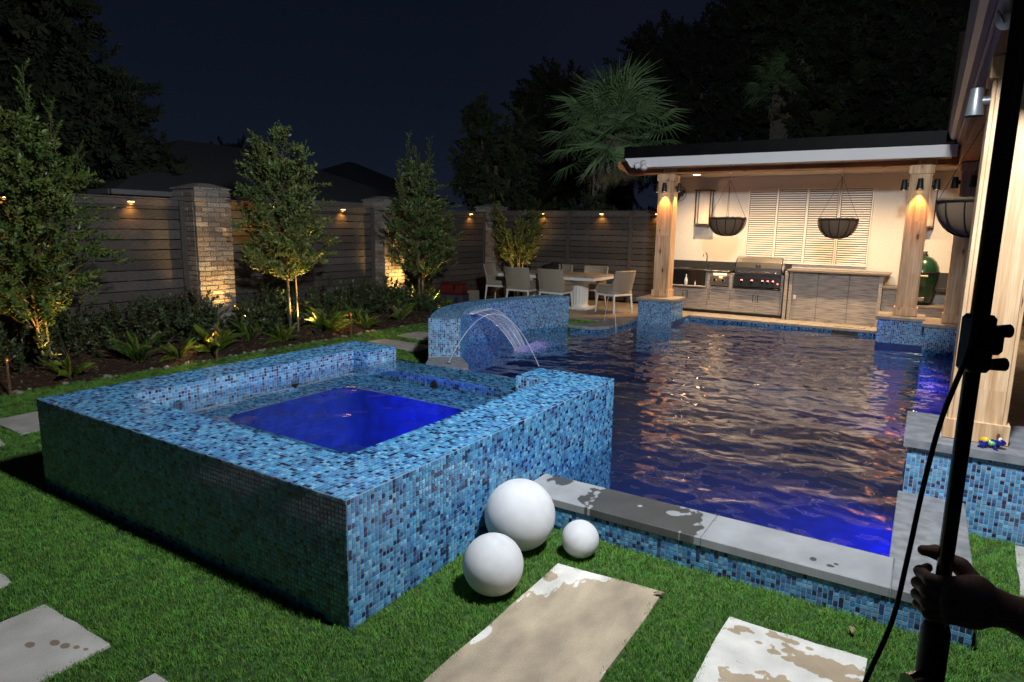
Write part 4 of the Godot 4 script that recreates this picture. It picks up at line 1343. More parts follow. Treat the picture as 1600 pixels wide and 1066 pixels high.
func planting_bed() -> void:
	# the mulch, rising towards the fence
	var f := FastNoiseLite.new(); f.seed = 21; f.frequency = 1.3; f.fractal_octaves = 3
	var bed_y := func(x: float, z: float) -> float:
		var t := clampf((-6.22 - x) / 1.3, 0.0, 1.0)
		return -0.01 + 0.12 * smoothstep(0.0, 0.35, t) + 0.10 * t + f.get_noise_2d(x, z) * 0.035 * minf(1.0, t * 5.0)
	var rows := []
	for j in 90:
		var r := PackedVector3Array()
		for i in 26:
			var z := 2.0 - 11.4 * j / 89.0
			var x := -6.20 - 1.65 * i / 25.0 + (0.04 * sin(z * 2.1) if i == 0 else 0.0)
			r.append(Vector3(x, bed_y.call(x, z), z))
		rows.append(r)
	struct("mulch_bed", MB.new().grid(rows, Vector3.UP).mesh(M.mulch))
	var chips := []
	var chip := MB.new().box(Vector3(), Vector3(0.05, 0.006, 0.017), Basis.IDENTITY, 0.002).mesh(M.chip)
	for k in 9000:
		var x := rnd(-7.7, -6.2); var z := rnd(-9.2, 0.4)
		var b := Basis(Vector3.UP, rnd(0, TAU)).rotated(Vector3(rnd(-1, 1), 0, rnd(-1, 1)).normalized(), rnd(0, 0.6))
		chips.append(Transform3D(b.scaled(Vector3.ONE * rnd(0.5, 1.5)), Vector3(x, float(bed_y.call(x, z)) + 0.006, z)))
	var ct := []
	for k in 120:
		var s := rnd(0.35, 1.5)
		ct.append(Color(0.085 * s, 0.046 * s, 0.026 * s) if k % 14 else Color(0.22, 0.16, 0.10))
	tag(many("bark_chips", chip, chips, self, ct), "brown bark mulch chips strewn over the planting bed", "mulch")
	var peb := MB.new().ball(Vector3(), Vector3(0.035, 0.02, 0.028), 8).mesh(M.limestone)
	var pl := []
	for k in 60:
		var z := rnd(-7.5, 0.3)
		var x := -6.24 + rnd(-0.08, 0.05)
		pl.append(Transform3D(Basis(Vector3.UP, rnd(0, TAU)).scaled(Vector3.ONE * rnd(0.4, 1.4)), Vector3(x, 0.015, z)))
	tag(many("pebbles", peb, pl, self), "pale pebbles scattered along the edge of the mulch bed", "pebbles")
	# stone edging against the fence
	var e := thing("stone_edging", "low limestone edging blocks at the foot of the long fence", "stone edging", Vector3(-7.5, 0, -5.0))
	var z := 1.6
	while z > -11.0:
		var l := rnd(0.45, 0.75)
		var near := z - l < -4.0 and z > -4.8 or z - l < -8.2 and z > -8.95
		if not near:
			piece("edging_stone", MB.new().box(Vector3(0, 0.15, 0), Vector3(0.24, 0.36 + rnd(-0.03, 0.03), l - 0.015), Basis(Vector3.UP, rnd(-0.02, 0.02)), 0.015).mesh(M.limestone), e, Transform3D(Basis.IDENTITY, Vector3(rnd(-0.02, 0.02), 0, z - l * 0.5 + 5.0)))
		z -= l
	# three young trees
	young_tree("young tree nearest the left edge with a tall leading shoot", Vector3(-6.8, 0.1, -1.52), [[0.62, 0.32, 0.0], [0.95, 0.66, 0.03], [1.4, 0.84, -0.03], [1.9, 0.80, -0.03], [2.35, 0.62, 0.0], [2.7, 0.40, 0.05], [3.0, 0.2, 0.05]], [[0.0, -0.12, 2.7, 3.55], [0.02, -0.36, 2.6, 3.2], [0.05, 0.25, 2.5, 2.95], [0.0, -0.62, 2.1, 2.7]], 1000, 0.032, Vector3(-0.02, 0, 0.03), tints_of(0.105, 0.155, 0.036))
	young_tree("middle young tree with rounded pointed crown lit from below", Vector3(-6.73, 0.1, -5.15), [[1.0, 0.34, 0.0], [1.25, 0.70, 0.0], [1.65, 0.74, 0.0], [2.1, 0.58, 0.0], [2.55, 0.52, 0.05], [2.95, 0.44, 0.1], [3.2, 0.27, 0.1], [3.3, 0.12, 0.1]], [[0.0, 0.0, 2.9, 3.36], [0.0, 0.2, 2.8, 3.3], [0.02, -0.4, 2.7, 3.1], [0, 0.42, 2.5, 3.0]], 950, 0.030, Vector3(0.0, 0, 0.04), tints_of(0.120, 0.170, 0.050))
	young_tree("third young tree, thin topped, before the second brick pillar", Vector3(-6.82, 0.15, -8.55), [[0.78, 0.36, -0.1], [1.05, 0.76, -0.1], [1.5, 0.84, -0.12], [1.95, 0.70, -0.05], [2.4, 0.42, 0.0], [2.8, 0.29, 0.05], [3.2, 0.16, 0.1]], [[0.0, 0.28, 2.7, 3.58], [0.0, -0.36, 2.4, 3.55], [0.03, 0.62, 2.3, 3.0], [0.0, 0.05, 2.6, 3.3]], 820, 0.030, Vector3(0, 0, -0.02), tints_of(0.098, 0.145, 0.040))
	for s in [["thin stake tied beside the nearest young tree", Vector3(-6.82, 0.1, -1.64), 1.1, 0.02], ["thin stake tied beside the middle young tree", Vector3(-6.68, 0.1, -5.27), 1.3, 0.008], ["thin stake tied beside the third young tree", Vector3(-6.82, 0.15, -8.68), 1.1, 0.01]]:
		var o := thing("tree_stake", s[0], "stake", s[1], 0.0, "stakes of the young trees")
		part("pole", MB.new().cyl(Vector3(0, -0.1, 0), Vector3(0, s[2], s[3] * 3.0), 0.014, 0.013, 8).mesh(M.stake), o)
		part("tie", MB.new().cyl(Vector3(0, s[2] * 0.7, 0.0), Vector3(0, s[2] * 0.7 + 0.02, 0.0), 0.02, 0.02, 8).mesh(M.black), o)
	# shrubs below the fence
	var dark := tints_of(0.055, 0.085, 0.034)
	var names := ["dark shrub at the left edge under the first young tree", "dark shrub just left of the nearest trunk", "dark shrub right of the nearest trunk", "low dark shrub between first tree and first fern clump", "dark shrub below the first fence lamp", "dark shrub left of the first brick pillar", "low dark shrub in front of the lit first brick pillar", "dark shrub right of the first brick pillar", "dark shrub behind the middle trunk", "tall dark shrub right of the middle trunk", "dark shrub below the second lit fence lamp", "dark shrub left of the second brick pillar", "dark shrub against the second brick pillar", "dark shrub right of the third trunk"]
	var zs := [-0.55, -1.25, -2.0, -2.75, -3.25, -3.75, -4.35, -4.95, -5.55, -6.35, -7.1, -7.85, -8.5, -9.1]
	for k in zs.size():
		shrub("dark_shrub", names[k], "shrub", Vector3(-7.15 + 0.08 * sin(k * 2.3) + (0.3 if k in [6, 12] else 0.0), 0.16, zs[k] - (0.2 if k in [6, 12] else 0.0)), (0.36 + 0.06 * sin(k * 1.7)) * (0.7 if k in [6, 12] else 1.0), (0.66 + 0.14 * sin(k * 3.1)) * (0.65 if k in [6, 12] else 1.0), 95, dark, "dark shrubs below the fence", shoots, 0.22)
	# foxtail ferns
	fern("small bright fern by the ground spotlight near the first tree", Vector3(-6.35, 0.07, -1.62), 11, 0.36, [1, 0, 1], 1.15)
	fern("greyish green fern clump left of the first pillar", Vector3(-6.48, 0.09, -2.5), 15, 0.50, [0, 2, 3], 0.75)
	fern("bright yellow green fern lit by a path light before the first pillar", Vector3(-6.42, 0.08, -3.55), 20, 0.46, [1, 1, 0], 1.25)
	fern("dull fern right of the brightest fern", Vector3(-6.6, 0.09, -4.28), 13, 0.42, [0, 3, 2], 0.7)
	fern("big spreading fern right of the middle trunk", Vector3(-6.5, 0.09, -5.75), 22, 0.58, [0, 1, 0], 1.2)
	fern("upright fern behind the third path light", Vector3(-6.75, 0.12, -6.6), 12, 0.42, [0, 3], 0.7)
	fern("brownish fern left of the third trunk", Vector3(-6.45, 0.10, -7.55), 13, 0.40, [2, 2, 0], 0.7)
	fern("green fern below the second pillar", Vector3(-6.85, 0.14, -8.05), 12, 0.44, [0, 3], 0.7)
	fern("low bright fern between the first fern and the first pillar", Vector3(-6.4, 0.07, -3.0), 12, 0.34, [0, 1], 1.1)
	fern("small green fern at the bed edge right of the first pillar", Vector3(-6.4, 0.07, -4.75), 12, 0.36, [1, 0], 1.1)
	fern("bright fern at the bed edge near the long stepping stone", Vector3(-6.38, 0.07, -6.55), 14, 0.40, [1, 0], 1.1)
	fern("fern glowing yellow at the bed's far end", Vector3(-6.75, 0.16, -9.35), 12, 0.38, [1, 0], 0.7)
	# path lights
	for p in [["path light at the left edge of the bed", Vector3(-6.2, 0.05, -0.95), 0.04], ["path light in front of the bright fern", Vector3(-6.18, 0.05, -3.42), 1.2], ["path light right of the big spreading fern", Vector3(-6.2, 0.05, -6.0), 0.4], ["path light seen over the end of the waterfall wall", Vector3(-6.5, 0.12, -9.6), 0.08]]:
		var o := thing("path_light", p[0], "path light", p[1], 0.0, "bronze path lights")
		part("stem", MB.new().cyl(Vector3(0, -0.05, 0), Vector3(0, 0.36, 0), 0.016, 0.014, 10).mesh(M.rust_wood), o)
		part("cap", MB.new().lathe([Vector2(0.045, 0.352), Vector2(0.052, 0.350), Vector2(0.03, 0.395), Vector2(0.001, 0.402)], 18).mesh(M.copper), o)
		part("lamp_lens", MB.new().cyl(Vector3(0, 0.358, 0), Vector3(0, 0.382, 0), 0.020, 0.018, 12).mesh(M.lamp_amber), o)
		omni(p[1] + Vector3(0, 0.372, 0), p[2], AMBER, 0.01)
	# ground spots
	for p in [["ground spotlight aimed up the first brick pillar", Vector3(-6.98, 0.32, -4.52), Vector3(-7.5, 1.05, -4.38), 5.0], ["ground spotlight aimed up the second brick pillar", Vector3(-6.98, 0.32, -8.70), Vector3(-7.5, 1.0, -8.56), 5.5], ["ground spotlight below the nearest young tree", Vector3(-6.42, 0.09, -1.78), Vector3(-6.75, 1.3, -1.25), 3.5], ["ground spotlight below the middle young tree", Vector3(-6.42, 0.09, -5.42), Vector3(-6.72, 1.35, -5.1), 11.0], ["ground spotlight below the third young tree", Vector3(-6.5, 0.14, -8.9), Vector3(-6.8, 1.3, -8.6), 8.0], ["ground spotlight hidden left of the first trunk", Vector3(-6.9, 0.16, -0.75), Vector3(-6.8, 1.4, -0.9), 4.0]]:
		var o := thing("ground_spot", p[0], "spotlight", p[1], 0.0, "black ground spotlights")
		var d: Vector3 = (p[2] - p[1]).normalized()
		part("stake", MB.new().cyl(Vector3(0, -0.12, 0), Vector3(0, 0.0, 0), 0.008, 0.012, 8).mesh(M.black), o)
		part("housing", MB.new().cyl(-d * 0.02, d * 0.09, 0.024, 0.032, 14, false).mesh(M.black), o)
		part("lamp_lens", MB.new().cyl(d * 0.06, d * 0.07, 0.026, 0.026, 14).mesh(M.lamp_amber), o)
		spot(p[1] + d * 0.085, p[2], p[3], 38.0, AMBER, 0.02)

func brick_pillar(label: String, c: Vector3, x0: float, top: float) -> void:
	# square brick pillar whose front face is at +x
	var o := thing("brick_pillar", label, "brick pillar", c, 0.0, "brick pillars of the long fence")
	var h := 0.315
	part("core", block(-0.62 + 0.012, -0.4, -h + 0.012, -0.012, top, h - 0.012).mesh(M.mortar), o)
	var cs := 0.077
	var n := int(top / cs)
	if not shared.has("brick"):
		shared.brick = []
		for k in 7: shared.brick.append(MB.new().box(Vector3(), Vector3(0.2, 0.064, 0.05), Basis.IDENTITY, 0.005).mesh(M["brick%d" % k]))
	for k in n:
		var y := (k + 0.5) * cs
		var odd := k % 2 == 1
		var cuts := [-h, -h + 0.105, -h + 0.315, -h + 0.525, h] if odd else [-h, -h + 0.21, -h + 0.42, h]
		for q in cuts.size() - 1:
			var l: float = cuts[q + 1] - cuts[q] - 0.011
			piece("brick", shared.brick[rng.randi() % 7], o, Transform3D(Basis(Vector3.UP, PI / 2).scaled_local(Vector3(l / 0.2, 1, 1)), Vector3(-0.024 + rnd(-0.002, 0.004), y, (cuts[q] + cuts[q + 1]) * 0.5)))
		var cut2 := [-0.60, -0.405, -0.195, -0.052] if odd else [-0.60, -0.30, -0.052]
		for sg in [1.0, -1.0]:
			for q in cut2.size() - 1:
				var l: float = cut2[q + 1] - cut2[q] - 0.011
				piece("brick", shared.brick[rng.randi() % 7], o, Transform3D(Basis.IDENTITY.scaled(Vector3(l / 0.2, 1, 1)), Vector3((cut2[q] + cut2[q + 1]) * 0.5, y, sg * (h - 0.024 + rnd(-0.002, 0.003)))))
	var cap := MB.new()
	cap.box(Vector3(-0.31, top - 0.165, 0), Vector3(0.648, 0.062, 0.656), Basis.IDENTITY, 0.006)
	part("corbel", cap.mesh(M.brick6), o)
	var b := MB.new()
	var q := [Vector3(-0.635, top + 0.001, -0.325), Vector3(0.012, top + 0.001, -0.325), Vector3(0.012, top + 0.001, 0.325), Vector3(-0.635, top + 0.001, 0.325)]
	var u := [Vector3(-0.40, top + 0.10, -0.08), Vector3(-0.22, top + 0.10, -0.08), Vector3(-0.22, top + 0.10, 0.08), Vector3(-0.40, top + 0.10, 0.08)]
	for k in 4:
		var k2 := (k + 1) % 4
		b.quad(q[k], q[k2], q[k2] + Vector3(0, 0.02, 0), q[k] + Vector3(0, 0.02, 0), q[k] + q[k2] + Vector3(0.62, -2.0 * q[k].y, 0))
		b.quad(q[k] + Vector3(0, 0.02, 0), q[k2] + Vector3(0, 0.02, 0), u[k2], u[k], Vector3.UP)
	b.quad(u[0], u[1], u[2], u[3], Vector3.UP)
	part("cap", b.mesh(M.pillar_cap), o)

func fence_panel(label: String, a: Vector3, e: Vector3, y0: float, top: float, out: Vector3, posts: Array) -> void:
	# horizontal boards from a to e, with posts at the shares given
	var c := (a + e) * 0.5
	var o := thing("board_fence", label, "fence", Vector3(c.x, 0, c.z), 0.0, "horizontal board fence")
	var d := (e - a).normalized()
	var l := (e - a).length()
	var b := Basis(d, Vector3.UP, d.cross(Vector3.UP))
	var tr := Transform3D(b, Vector3())
	var z := 1.0 if b.z.dot(out) > 0 else -1.0
	var n := roundi((top - y0) / 0.146)
	var p := (top - y0) / n
	if not shared.has("boards"): shared.boards = {}
	for k in n:
		var key := "%.3f_%.3f_%d" % [l, p, (k * 3 + int(absf(c.z) * 7.0)) % 5]
		if not shared.boards.has(key):
			shared.boards[key] = MB.new().box(Vector3(), Vector3(l - 0.004, p - 0.013, 0.019), Basis.IDENTITY, 0.002).mesh(M["board%d" % ((k * 3 + int(absf(c.z) * 7.0)) % 5)])
		piece("board", shared.boards[key], o, Transform3D(b.rotated(out, rnd(-0.0012, 0.0012)), Vector3(0, y0 + (k + 0.5) * p, 0) + out * (-0.012 + rnd(-0.003, 0.003))))
	for s in [0.28, 0.72]:
		piece("stud", block(-0.045, y0, -0.02, 0.045, top - 0.02, 0.02).mesh(M.fence_post), o, Transform3D(b, d * (s - 0.5) * l - out * 0.045))
	for s in posts:
		piece("post", block(-0.045, y0 - 0.15, -0.016, 0.045, top - 0.005, 0.016, 0.004).mesh(M.fence_post), o, Transform3D(b, d * clampf((s - 0.5) * l, -l * 0.5 + 0.047, l * 0.5 - 0.047) + out * 0.0185))
	piece("cap_rail", block(-l * 0.5, top + 0.001, -0.055, l * 0.5, top + 0.022, 0.055, 0.003).mesh(M.fence_cap), o, Transform3D(b, -out * 0.008))
	piece("top_rail", block(-l * 0.5 + 0.1, top - 0.10, -0.011, l * 0.5 - 0.1, top - 0.004, 0.011, 0.003).mesh(M.board4), o, Transform3D(b, out * 0.0145))

func fence_and_pillars() -> void:
	brick_pillar("first brick pillar, nearest, lit warm from below", Vector3(-7.5, 0.0, -4.38), 0, 2.43)
	brick_pillar("second brick pillar, half hidden by the third young tree", Vector3(-7.5, 0.0, -8.56), 0, 2.43)
	brick_pillar("farthest brick pillar, at the fence corner", Vector3(-7.5, 0.0, -12.68), 0, 2.43)
	var x := -7.8
	var o := Vector3.RIGHT
	fence_panel("fence panel behind the nearest tree at the left edge", Vector3(x, 0, 2.4), Vector3(x, 0, -0.9), 0.28, 2.25, o, [0.5])
	fence_panel("fence panel left of the first brick pillar", Vector3(x, 0, -0.9), Vector3(x, 0, -4.07), 0.28, 2.25, o, [0.0, 1.0])
	fence_panel("fence panel right of the first brick pillar", Vector3(x, 0, -4.69), Vector3(x, 0, -6.58), 0.28, 2.27, o, [0.0])
	fence_panel("fence panel left of the second brick pillar", Vector3(x, 0, -6.58), Vector3(x, 0, -8.25), 0.28, 2.27, o, [0.0, 1.0])
	fence_panel("fence panel right of the second brick pillar", Vector3(x, 0, -8.87), Vector3(x, 0, -10.75), 0.28, 2.30, o, [0.0])
	fence_panel("fence panel behind the red cooler, before the corner pillar", Vector3(x, 0, -10.75), Vector3(x, 0, -12.37), 0.28, 2.30, o, [0.0, 1.0])
	var zz := -12.72
	o = Vector3.BACK
	fence_panel("back fence panel beside the corner pillar", Vector3(-7.5, 0, zz), Vector3(-5.46, 0, zz), 0.22, 2.34, o, [1.0])
	fence_panel("back fence panel behind the dining table", Vector3(-5.46, 0, zz), Vector3(-3.80, 0, zz), 0.22, 2.34, o, [1.0])
	fence_panel("back fence panel next to the pavilion", Vector3(-3.80, 0, zz), Vector3(-2.70, 0, zz), 0.22, 2.34, o, [1.0])
	var ls := [["fence lamp at the left edge, half hidden by leaves", Vector3(-7.765, 2.19, -1.67), 0], ["fence lamp left of the first brick pillar", Vector3(-7.765, 2.20, -3.24), 0], ["fence lamp behind the middle tree's leaves", Vector3(-7.765, 2.21, -5.69), 0], ["fence lamp left of the second brick pillar", Vector3(-7.765, 2.22, -7.36), 0], ["fence lamp left of the corner pillar", Vector3(-7.765, 2.25, -11.69), 0], ["back fence lamp beside the corner pillar", Vector3(-6.24, 2.29, -12.685), 1], ["back fence lamp above the dining table", Vector3(-4.60, 2.29, -12.685), 1], ["back fence lamp next to the left pavilion post", Vector3(-3.2, 2.29, -12.685), 1]]
	for l in ls:
		var f: Vector3 = Vector3.RIGHT if l[2] == 0 else Vector3.BACK
		var t := thing("fence_lamp", l[0], "fence lamp", l[1], PI / 2 if l[2] == 0 else 0.0, "small lamps along the fence top")
		part("housing", block(-0.043, 0.0, -0.03, 0.043, 0.02, 0.035, 0.004).mesh(M.black), t)
		part("lamp_lens", block(-0.038, -0.010, -0.02, 0.038, -0.001, 0.03).mesh(M.lamp_warm), t)
		spot(l[1] + f * 0.012 + Vector3(0, -0.03, 0), l[1] + Vector3(0, -0.5, 0) - f * 0.03, 0.30, 64.0, Color(1.0, 0.68, 0.28), 0.03)

# ---------- pavilion ----------
const XY := Basis(Vector3(1, 0, 0), Vector3(0, 0, 1), Vector3(0, 1, 0))   # an outline in local xz stands upright in xy, its depth along z
const ZY := Basis(Vector3(0, 0, 1), Vector3(1, 0, 0), Vector3(0, 1, 0))

func pavilion() -> void:
	var o := thing("pavilion", "open cedar pavilion with dark metal roof, white fascia and cream rear wall", "pavilion", Vector3(0, 0, -11.5))
	var tr := Transform3D(Basis.IDENTITY, Vector3(0, 0, 11.5))
	var posts := [[-2.30, 0.612, -10.74, 0.30, 0], [1.93, 0.612, -10.47, 0.30, 1], [2.60, 0.587, -10.13, 0.30, 2], [2.525, 0.577, -3.285, 0.315, 3]]
	for p in posts:
		var h: float = p[3] * 0.5
		var m: StandardMaterial3D = M["cedar%d" % p[4]]
		var b := MB.new()
		# boxed post: two wide boards between two cheeks, a fine joint line left at each corner
		block(p[0] - h + 0.022, p[1], p[2] - h, p[0] + h - 0.022, 2.998, p[2] + h, 0.003, b)
		part("post", b.mesh(m), o, tr)
		b = MB.new()
		block(p[0] - h - 0.001, p[1], p[2] - h + 0.002, p[0] - h + 0.0205, 2.997, p[2] + h - 0.002, 0.003, b)
		block(p[0] + h - 0.0205, p[1], p[2] - h + 0.002, p[0] + h + 0.001, 2.997, p[2] + h - 0.002, 0.003, b)
		part("cheek_board", b.mesh(M["cedar%d" % ((p[4] + 1) % 4)]), o, tr)
		for q in [[p[1] + 0.001, p[1] + 0.135], [2.86, 2.985]]:
			var e := h + 0.022
			b = MB.new()
			block(p[0] - e, q[0], p[2] + h + 0.002, p[0] + e, q[1], p[2] + e, 0.003, b)
			block(p[0] - e, q[0], p[2] - e, p[0] + e, q[1], p[2] - h - 0.002, 0.003, b)
			block(p[0] - e + 0.001, q[0], p[2] - h - 0.002, p[0] - h - 0.002, q[1] - 0.001, p[2] + h + 0.002, 0.003, b)
			block(p[0] + h + 0.002, q[0], p[2] - h - 0.002, p[0] + e - 0.001, q[1] - 0.001, p[2] + h + 0.002, 0.003, b)
			part("post_collar", b.mesh(M["cedar%d" % ((p[4] + 2) % 4)]), o, tr)
	# beams
	var bp := PackedVector2Array([Vector2(-3.33, 3.27), Vector2(-3.33, 3.14), Vector2(-3.07, 3.0), Vector2(2.9, 3.0), Vector2(2.9, 3.27)])
	part("front_beam", MB.new().prism(bp, -10.86, -10.62, Transform3D(XY, Vector3())).mesh(M.beam_x), o, tr)
	part("side_beam", block(2.40, 3.001, -10.60, 2.66, 3.268, -2.55, 0.004).mesh(M.beam_z), o, tr)
	part("beam_nib", block(-2.36, 3.03, -10.615, -2.10, 3.265, -10.60, 0.003).mesh(M.cedar2), o, tr)
	part("beam_nib", block(1.86, 3.03, -10.615, 2.12, 3.265, -10.60, 0.003).mesh(M.cedar3), o, tr)
	# eaves
	var fp := PackedVector2Array([Vector2(-2.98, 3.275), Vector2(-2.85, 3.095), Vector2(2.36, 3.085), Vector2(2.36, 3.265)])
	part("fascia", MB.new().prism(fp, -10.145, -10.12, Transform3D(XY, Vector3())).mesh(M.white_trim), o, tr)
	part("drip_edge", block(-2.985, 3.272, -10.118, 2.20, 3.475, -10.085, 0.004).mesh(M.roof_metal), o, tr)
	part("soffit", block(-2.84, 3.10, -10.62, 2.30, 3.115, -10.146).mesh(M.soffit), o, tr)
	part("ceiling", block(-2.78, 3.062, -12.55, 4.5, 3.09, -10.861).mesh(M.soffit), o, tr)
	var rp := PackedVector2Array([Vector2(-10.12, 3.43), Vector2(-10.12, 3.47), Vector2(-13.3, 3.72), Vector2(-13.3, 3.68)])
	part("roof", MB.new().prism(rp, -2.99, 2.33, Transform3D(ZY, Vector3())).mesh(M.roof_metal), o, tr)
	for k in 13:
		part("roof_seam", MB.new().box(Vector3(-2.95 + 0.42 * k, 3.605, -11.71), Vector3(0.02, 0.03, 3.1), Basis(Vector3.RIGHT, 0.0785), 0.004).mesh(M.roof_metal), o, tr)
	# wing over the near post
	part("wing_soffit", block(2.36, 3.30, -10.62, 6.5, 3.32, -2.25).mesh(M.soffit), o, tr)
	part("wing_fascia", block(2.335, 3.28, -10.1, 2.358, 3.45, -2.22).mesh(M.gutter), o, tr)
	var gp := PackedVector2Array([Vector2(2.332, 3.46), Vector2(2.332, 3.32), Vector2(2.29, 3.31), Vector2(2.245, 3.33), Vector2(2.232, 3.37), Vector2(2.212, 3.42), Vector2(2.205, 3.46), Vector2(2.222, 3.46), Vector2(2.25, 3.37), Vector2(2.29, 3.33), Vector2(2.322, 3.345), Vector2(2.322, 3.46)])
	part("gutter", MB.new().prism(gp, -9.95, -2.2, Transform3D(XY, Vector3())).mesh(M.gutter), o, tr)
	var wp := PackedVector2Array([Vector2(2.33, 3.455), Vector2(2.33, 3.475), Vector2(6.5, 4.3), Vector2(6.5, 4.28)])
	part("wing_roof", MB.new().prism(wp, -13.3, -2.2, Transform3D(XY, Vector3())).mesh(M.roof_metal), o, tr)
	# rear wall
	part("rear_wall", block(-2.78, 0.2, -12.70, 5.2, 3.06, -12.55).mesh(M.stucco), o, tr)
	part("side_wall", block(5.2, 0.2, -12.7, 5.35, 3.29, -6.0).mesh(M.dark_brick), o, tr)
	# louvred shutters: each a thing of its own on the wall
	var slat := MB.new().box(Vector3(), Vector3(0.515, 0.027, 0.012), Basis(Vector3.RIGHT, -0.25), 0.002).mesh(M.shutter_white)
	var names := ["leftmost louvred shutter, above the grill", "second louvred shutter from the left", "third louvred shutter, behind the middle hanging basket", "rightmost louvred shutter beside the bare wall"]
	var xs := [-0.865, -0.295, 0.28, 0.87]
	for k in 4:
		var s := thing("louvred_shutter", names[k], "shutter", Vector3(xs[k], 1.28, -12.549), 0.0, "white louvred shutters on the rear wall")
		part("backing", block(-0.265, 0.01, 0.0, 0.265, 1.51, 0.008).mesh(M.shutter_dark), s)
		for q in 2: part("stile", block(-0.288 + 0.553 * q, 0.0, 0.001, -0.265 + 0.553 * q, 1.53, 0.045, 0.003).mesh(M.shutter_white), s)
		part("rail", block(-0.265, 0.0, 0.001, 0.265, 0.03, 0.044, 0.003).mesh(M.shutter_white), s)
		part("rail", block(-0.265, 1.505, 0.001, 0.265, 1.53, 0.044, 0.003).mesh(M.shutter_white), s)
		for j in 33: piece("slat", slat, s, Transform3D(Basis.IDENTITY, Vector3(0, 0.052 + j * 0.0446, 0.026)))
	# sconces on the posts
	var sc := [
		["black downlight on the front of the left pavilion post", Vector3(-2.30, 2.66, -10.59), Vector3.BACK, 1.3, "black"], ["black downlight on the right side of the left post", Vector3(-2.15, 2.66, -10.74), Vector3.RIGHT, 1.3, "black"], ["black downlight on the left side of the left post", Vector3(-2.45, 2.66, -10.74), Vector3.LEFT, 0.9, "black"],
		["black downlight on the front of the middle pavilion post", Vector3(1.93, 2.62, -10.32), Vector3.BACK, 1.3, "black"], ["black downlight on the left side of the middle post", Vector3(1.78, 2.62, -10.47), Vector3.LEFT, 0.9, "black"], ["black downlight on the right side of the middle post", Vector3(2.08, 2.62, -10.47), Vector3.RIGHT, 0.9, "black"],
		["dark unlit downlight on the side of the corner post behind the basket", Vector3(2.45, 2.62, -10.13), Vector3.LEFT, 0.0, "black"], ["dark unlit downlight on the front of the corner post behind the basket", Vector3(2.60, 2.62, -9.98), Vector3.BACK, 0.0, "black"],
		["grey downlight high on the nearest cedar post", Vector3(2.366, 2.655, -3.20), Vector3.LEFT, 0.0, "sconce_grey"]]
	for q in sc:
		var t := thing("post_downlight", q[0], "wall lamp", q[1], 0.0, "cone downlights on the pavilion posts")
		var f: Vector3 = q[2]
		var c := f * 0.072
		part("shade", MB.new().lathe([Vector2(0.034, 0.012), Vector2(0.052, 0.0), Vector2(0.036, 0.165), Vector2(0.001, 0.168)], 20, Transform3D(Basis.IDENTITY, c)).mesh(M[q[4]]), t)
		part("mount", MB.new().cyl(Vector3(0, 0.085, 0), f * 0.04 + Vector3(0, 0.085, 0), 0.03, 0.03, 14).mesh(M[q[4]]), t)
		if q[3] > 0.0:
			part("lamp_lens", MB.new().cyl(c + Vector3(0, 0.004, 0), c + Vector3(0, 0.010, 0), 0.036, 0.036, 16).mesh(M.lamp_white), t)
			spot(q[1] + c + Vector3(0, -0.004, 0), q[1] + c + Vector3(0, -1.0, 0) - f * 0.12, q[3], 34.0, Color(1.0, 0.66, 0.32), 0.02, 0.6)
	# ceiling downlights
	for x in [-2.0, -0.6, 0.85, 2.4]:
		var t := thing("recessed_light", {-2.0: "recessed ceiling lamp near the left post", -0.6: "recessed ceiling lamp above the grill", 0.85: "recessed ceiling lamp above the bar", 2.4: "recessed ceiling lamp above the green smoker"}[x], "ceiling lamp", Vector3(x, 3.06, -11.55 if x < -1.9 else -11.22), 0.0, "recessed lamps in the pavilion ceiling")
		part("trim_ring", MB.new().cyl(Vector3(0, -0.012, 0), Vector3(0, 0.001, 0), 0.085, 0.09, 22).mesh(M.white_trim), t)
		part("lamp_lens", MB.new().cyl(Vector3(0, -0.02, 0), Vector3(0, -0.012, 0), 0.07, 0.072, 20).mesh(M.lamp_white), t)
		spot(Vector3(x, 3.03, -11.55 if x < -1.9 else -11.22), Vector3(x, 0.0, -11.6), 10.0, 72.0, Color(1.0, 0.85, 0.66), 0.06)
	# gas lanterns on the wall
	for q in [["tall black gas lantern on the wall left of the shutters", -2.06], ["black gas lantern on the wall half hidden by the middle post", 2.02]]:
		var t := thing("wall_lantern", q[0], "lantern", Vector3(q[1], 2.05, -12.54), 0.0, "gas lanterns on the rear wall")
		var b := MB.new()
		for sx in [-1.0, 1.0]:
			for sz in [0.03, 0.22]: block(sx * 0.155 - 0.011, 0.02, sz - 0.011, sx * 0.155 + 0.011, 0.72, sz + 0.011, 0.0, b)
		block(-0.17, 0.0, 0.015, 0.17, 0.025, 0.235, 0.0, b)
		block(-0.19, 0.721, 0.0, 0.19, 0.745, 0.26, 0.004, b)
		part("lantern_frame", b.mesh(M.black), t)
		b = MB.new()
		block(-0.144, 0.026, 0.218, 0.144, 0.72, 0.221, 0.0, b)
		for sx in [-1.0, 1.0]: block(sx * 0.155 - 0.001, 0.026, 0.042, sx * 0.155 + 0.001, 0.72, 0.208, 0.0, b)
		part("glass", b.mesh(M.pane), t)
		part("burner", MB.new().cyl(Vector3(0.0, 0.026, 0.12), Vector3(0, 0.10, 0.12), 0.006, 0.005, 8).mesh(M.copper), t)
		part("flame", MB.new().lathe([Vector2(0.002, 0.10), Vector2(0.012, 0.125), Vector2(0.008, 0.16), Vector2(0.001, 0.19)], 10, Transform3D(Basis.IDENTITY, Vector3(0, 0, 0.12))).mesh(M.lamp_flame), t)
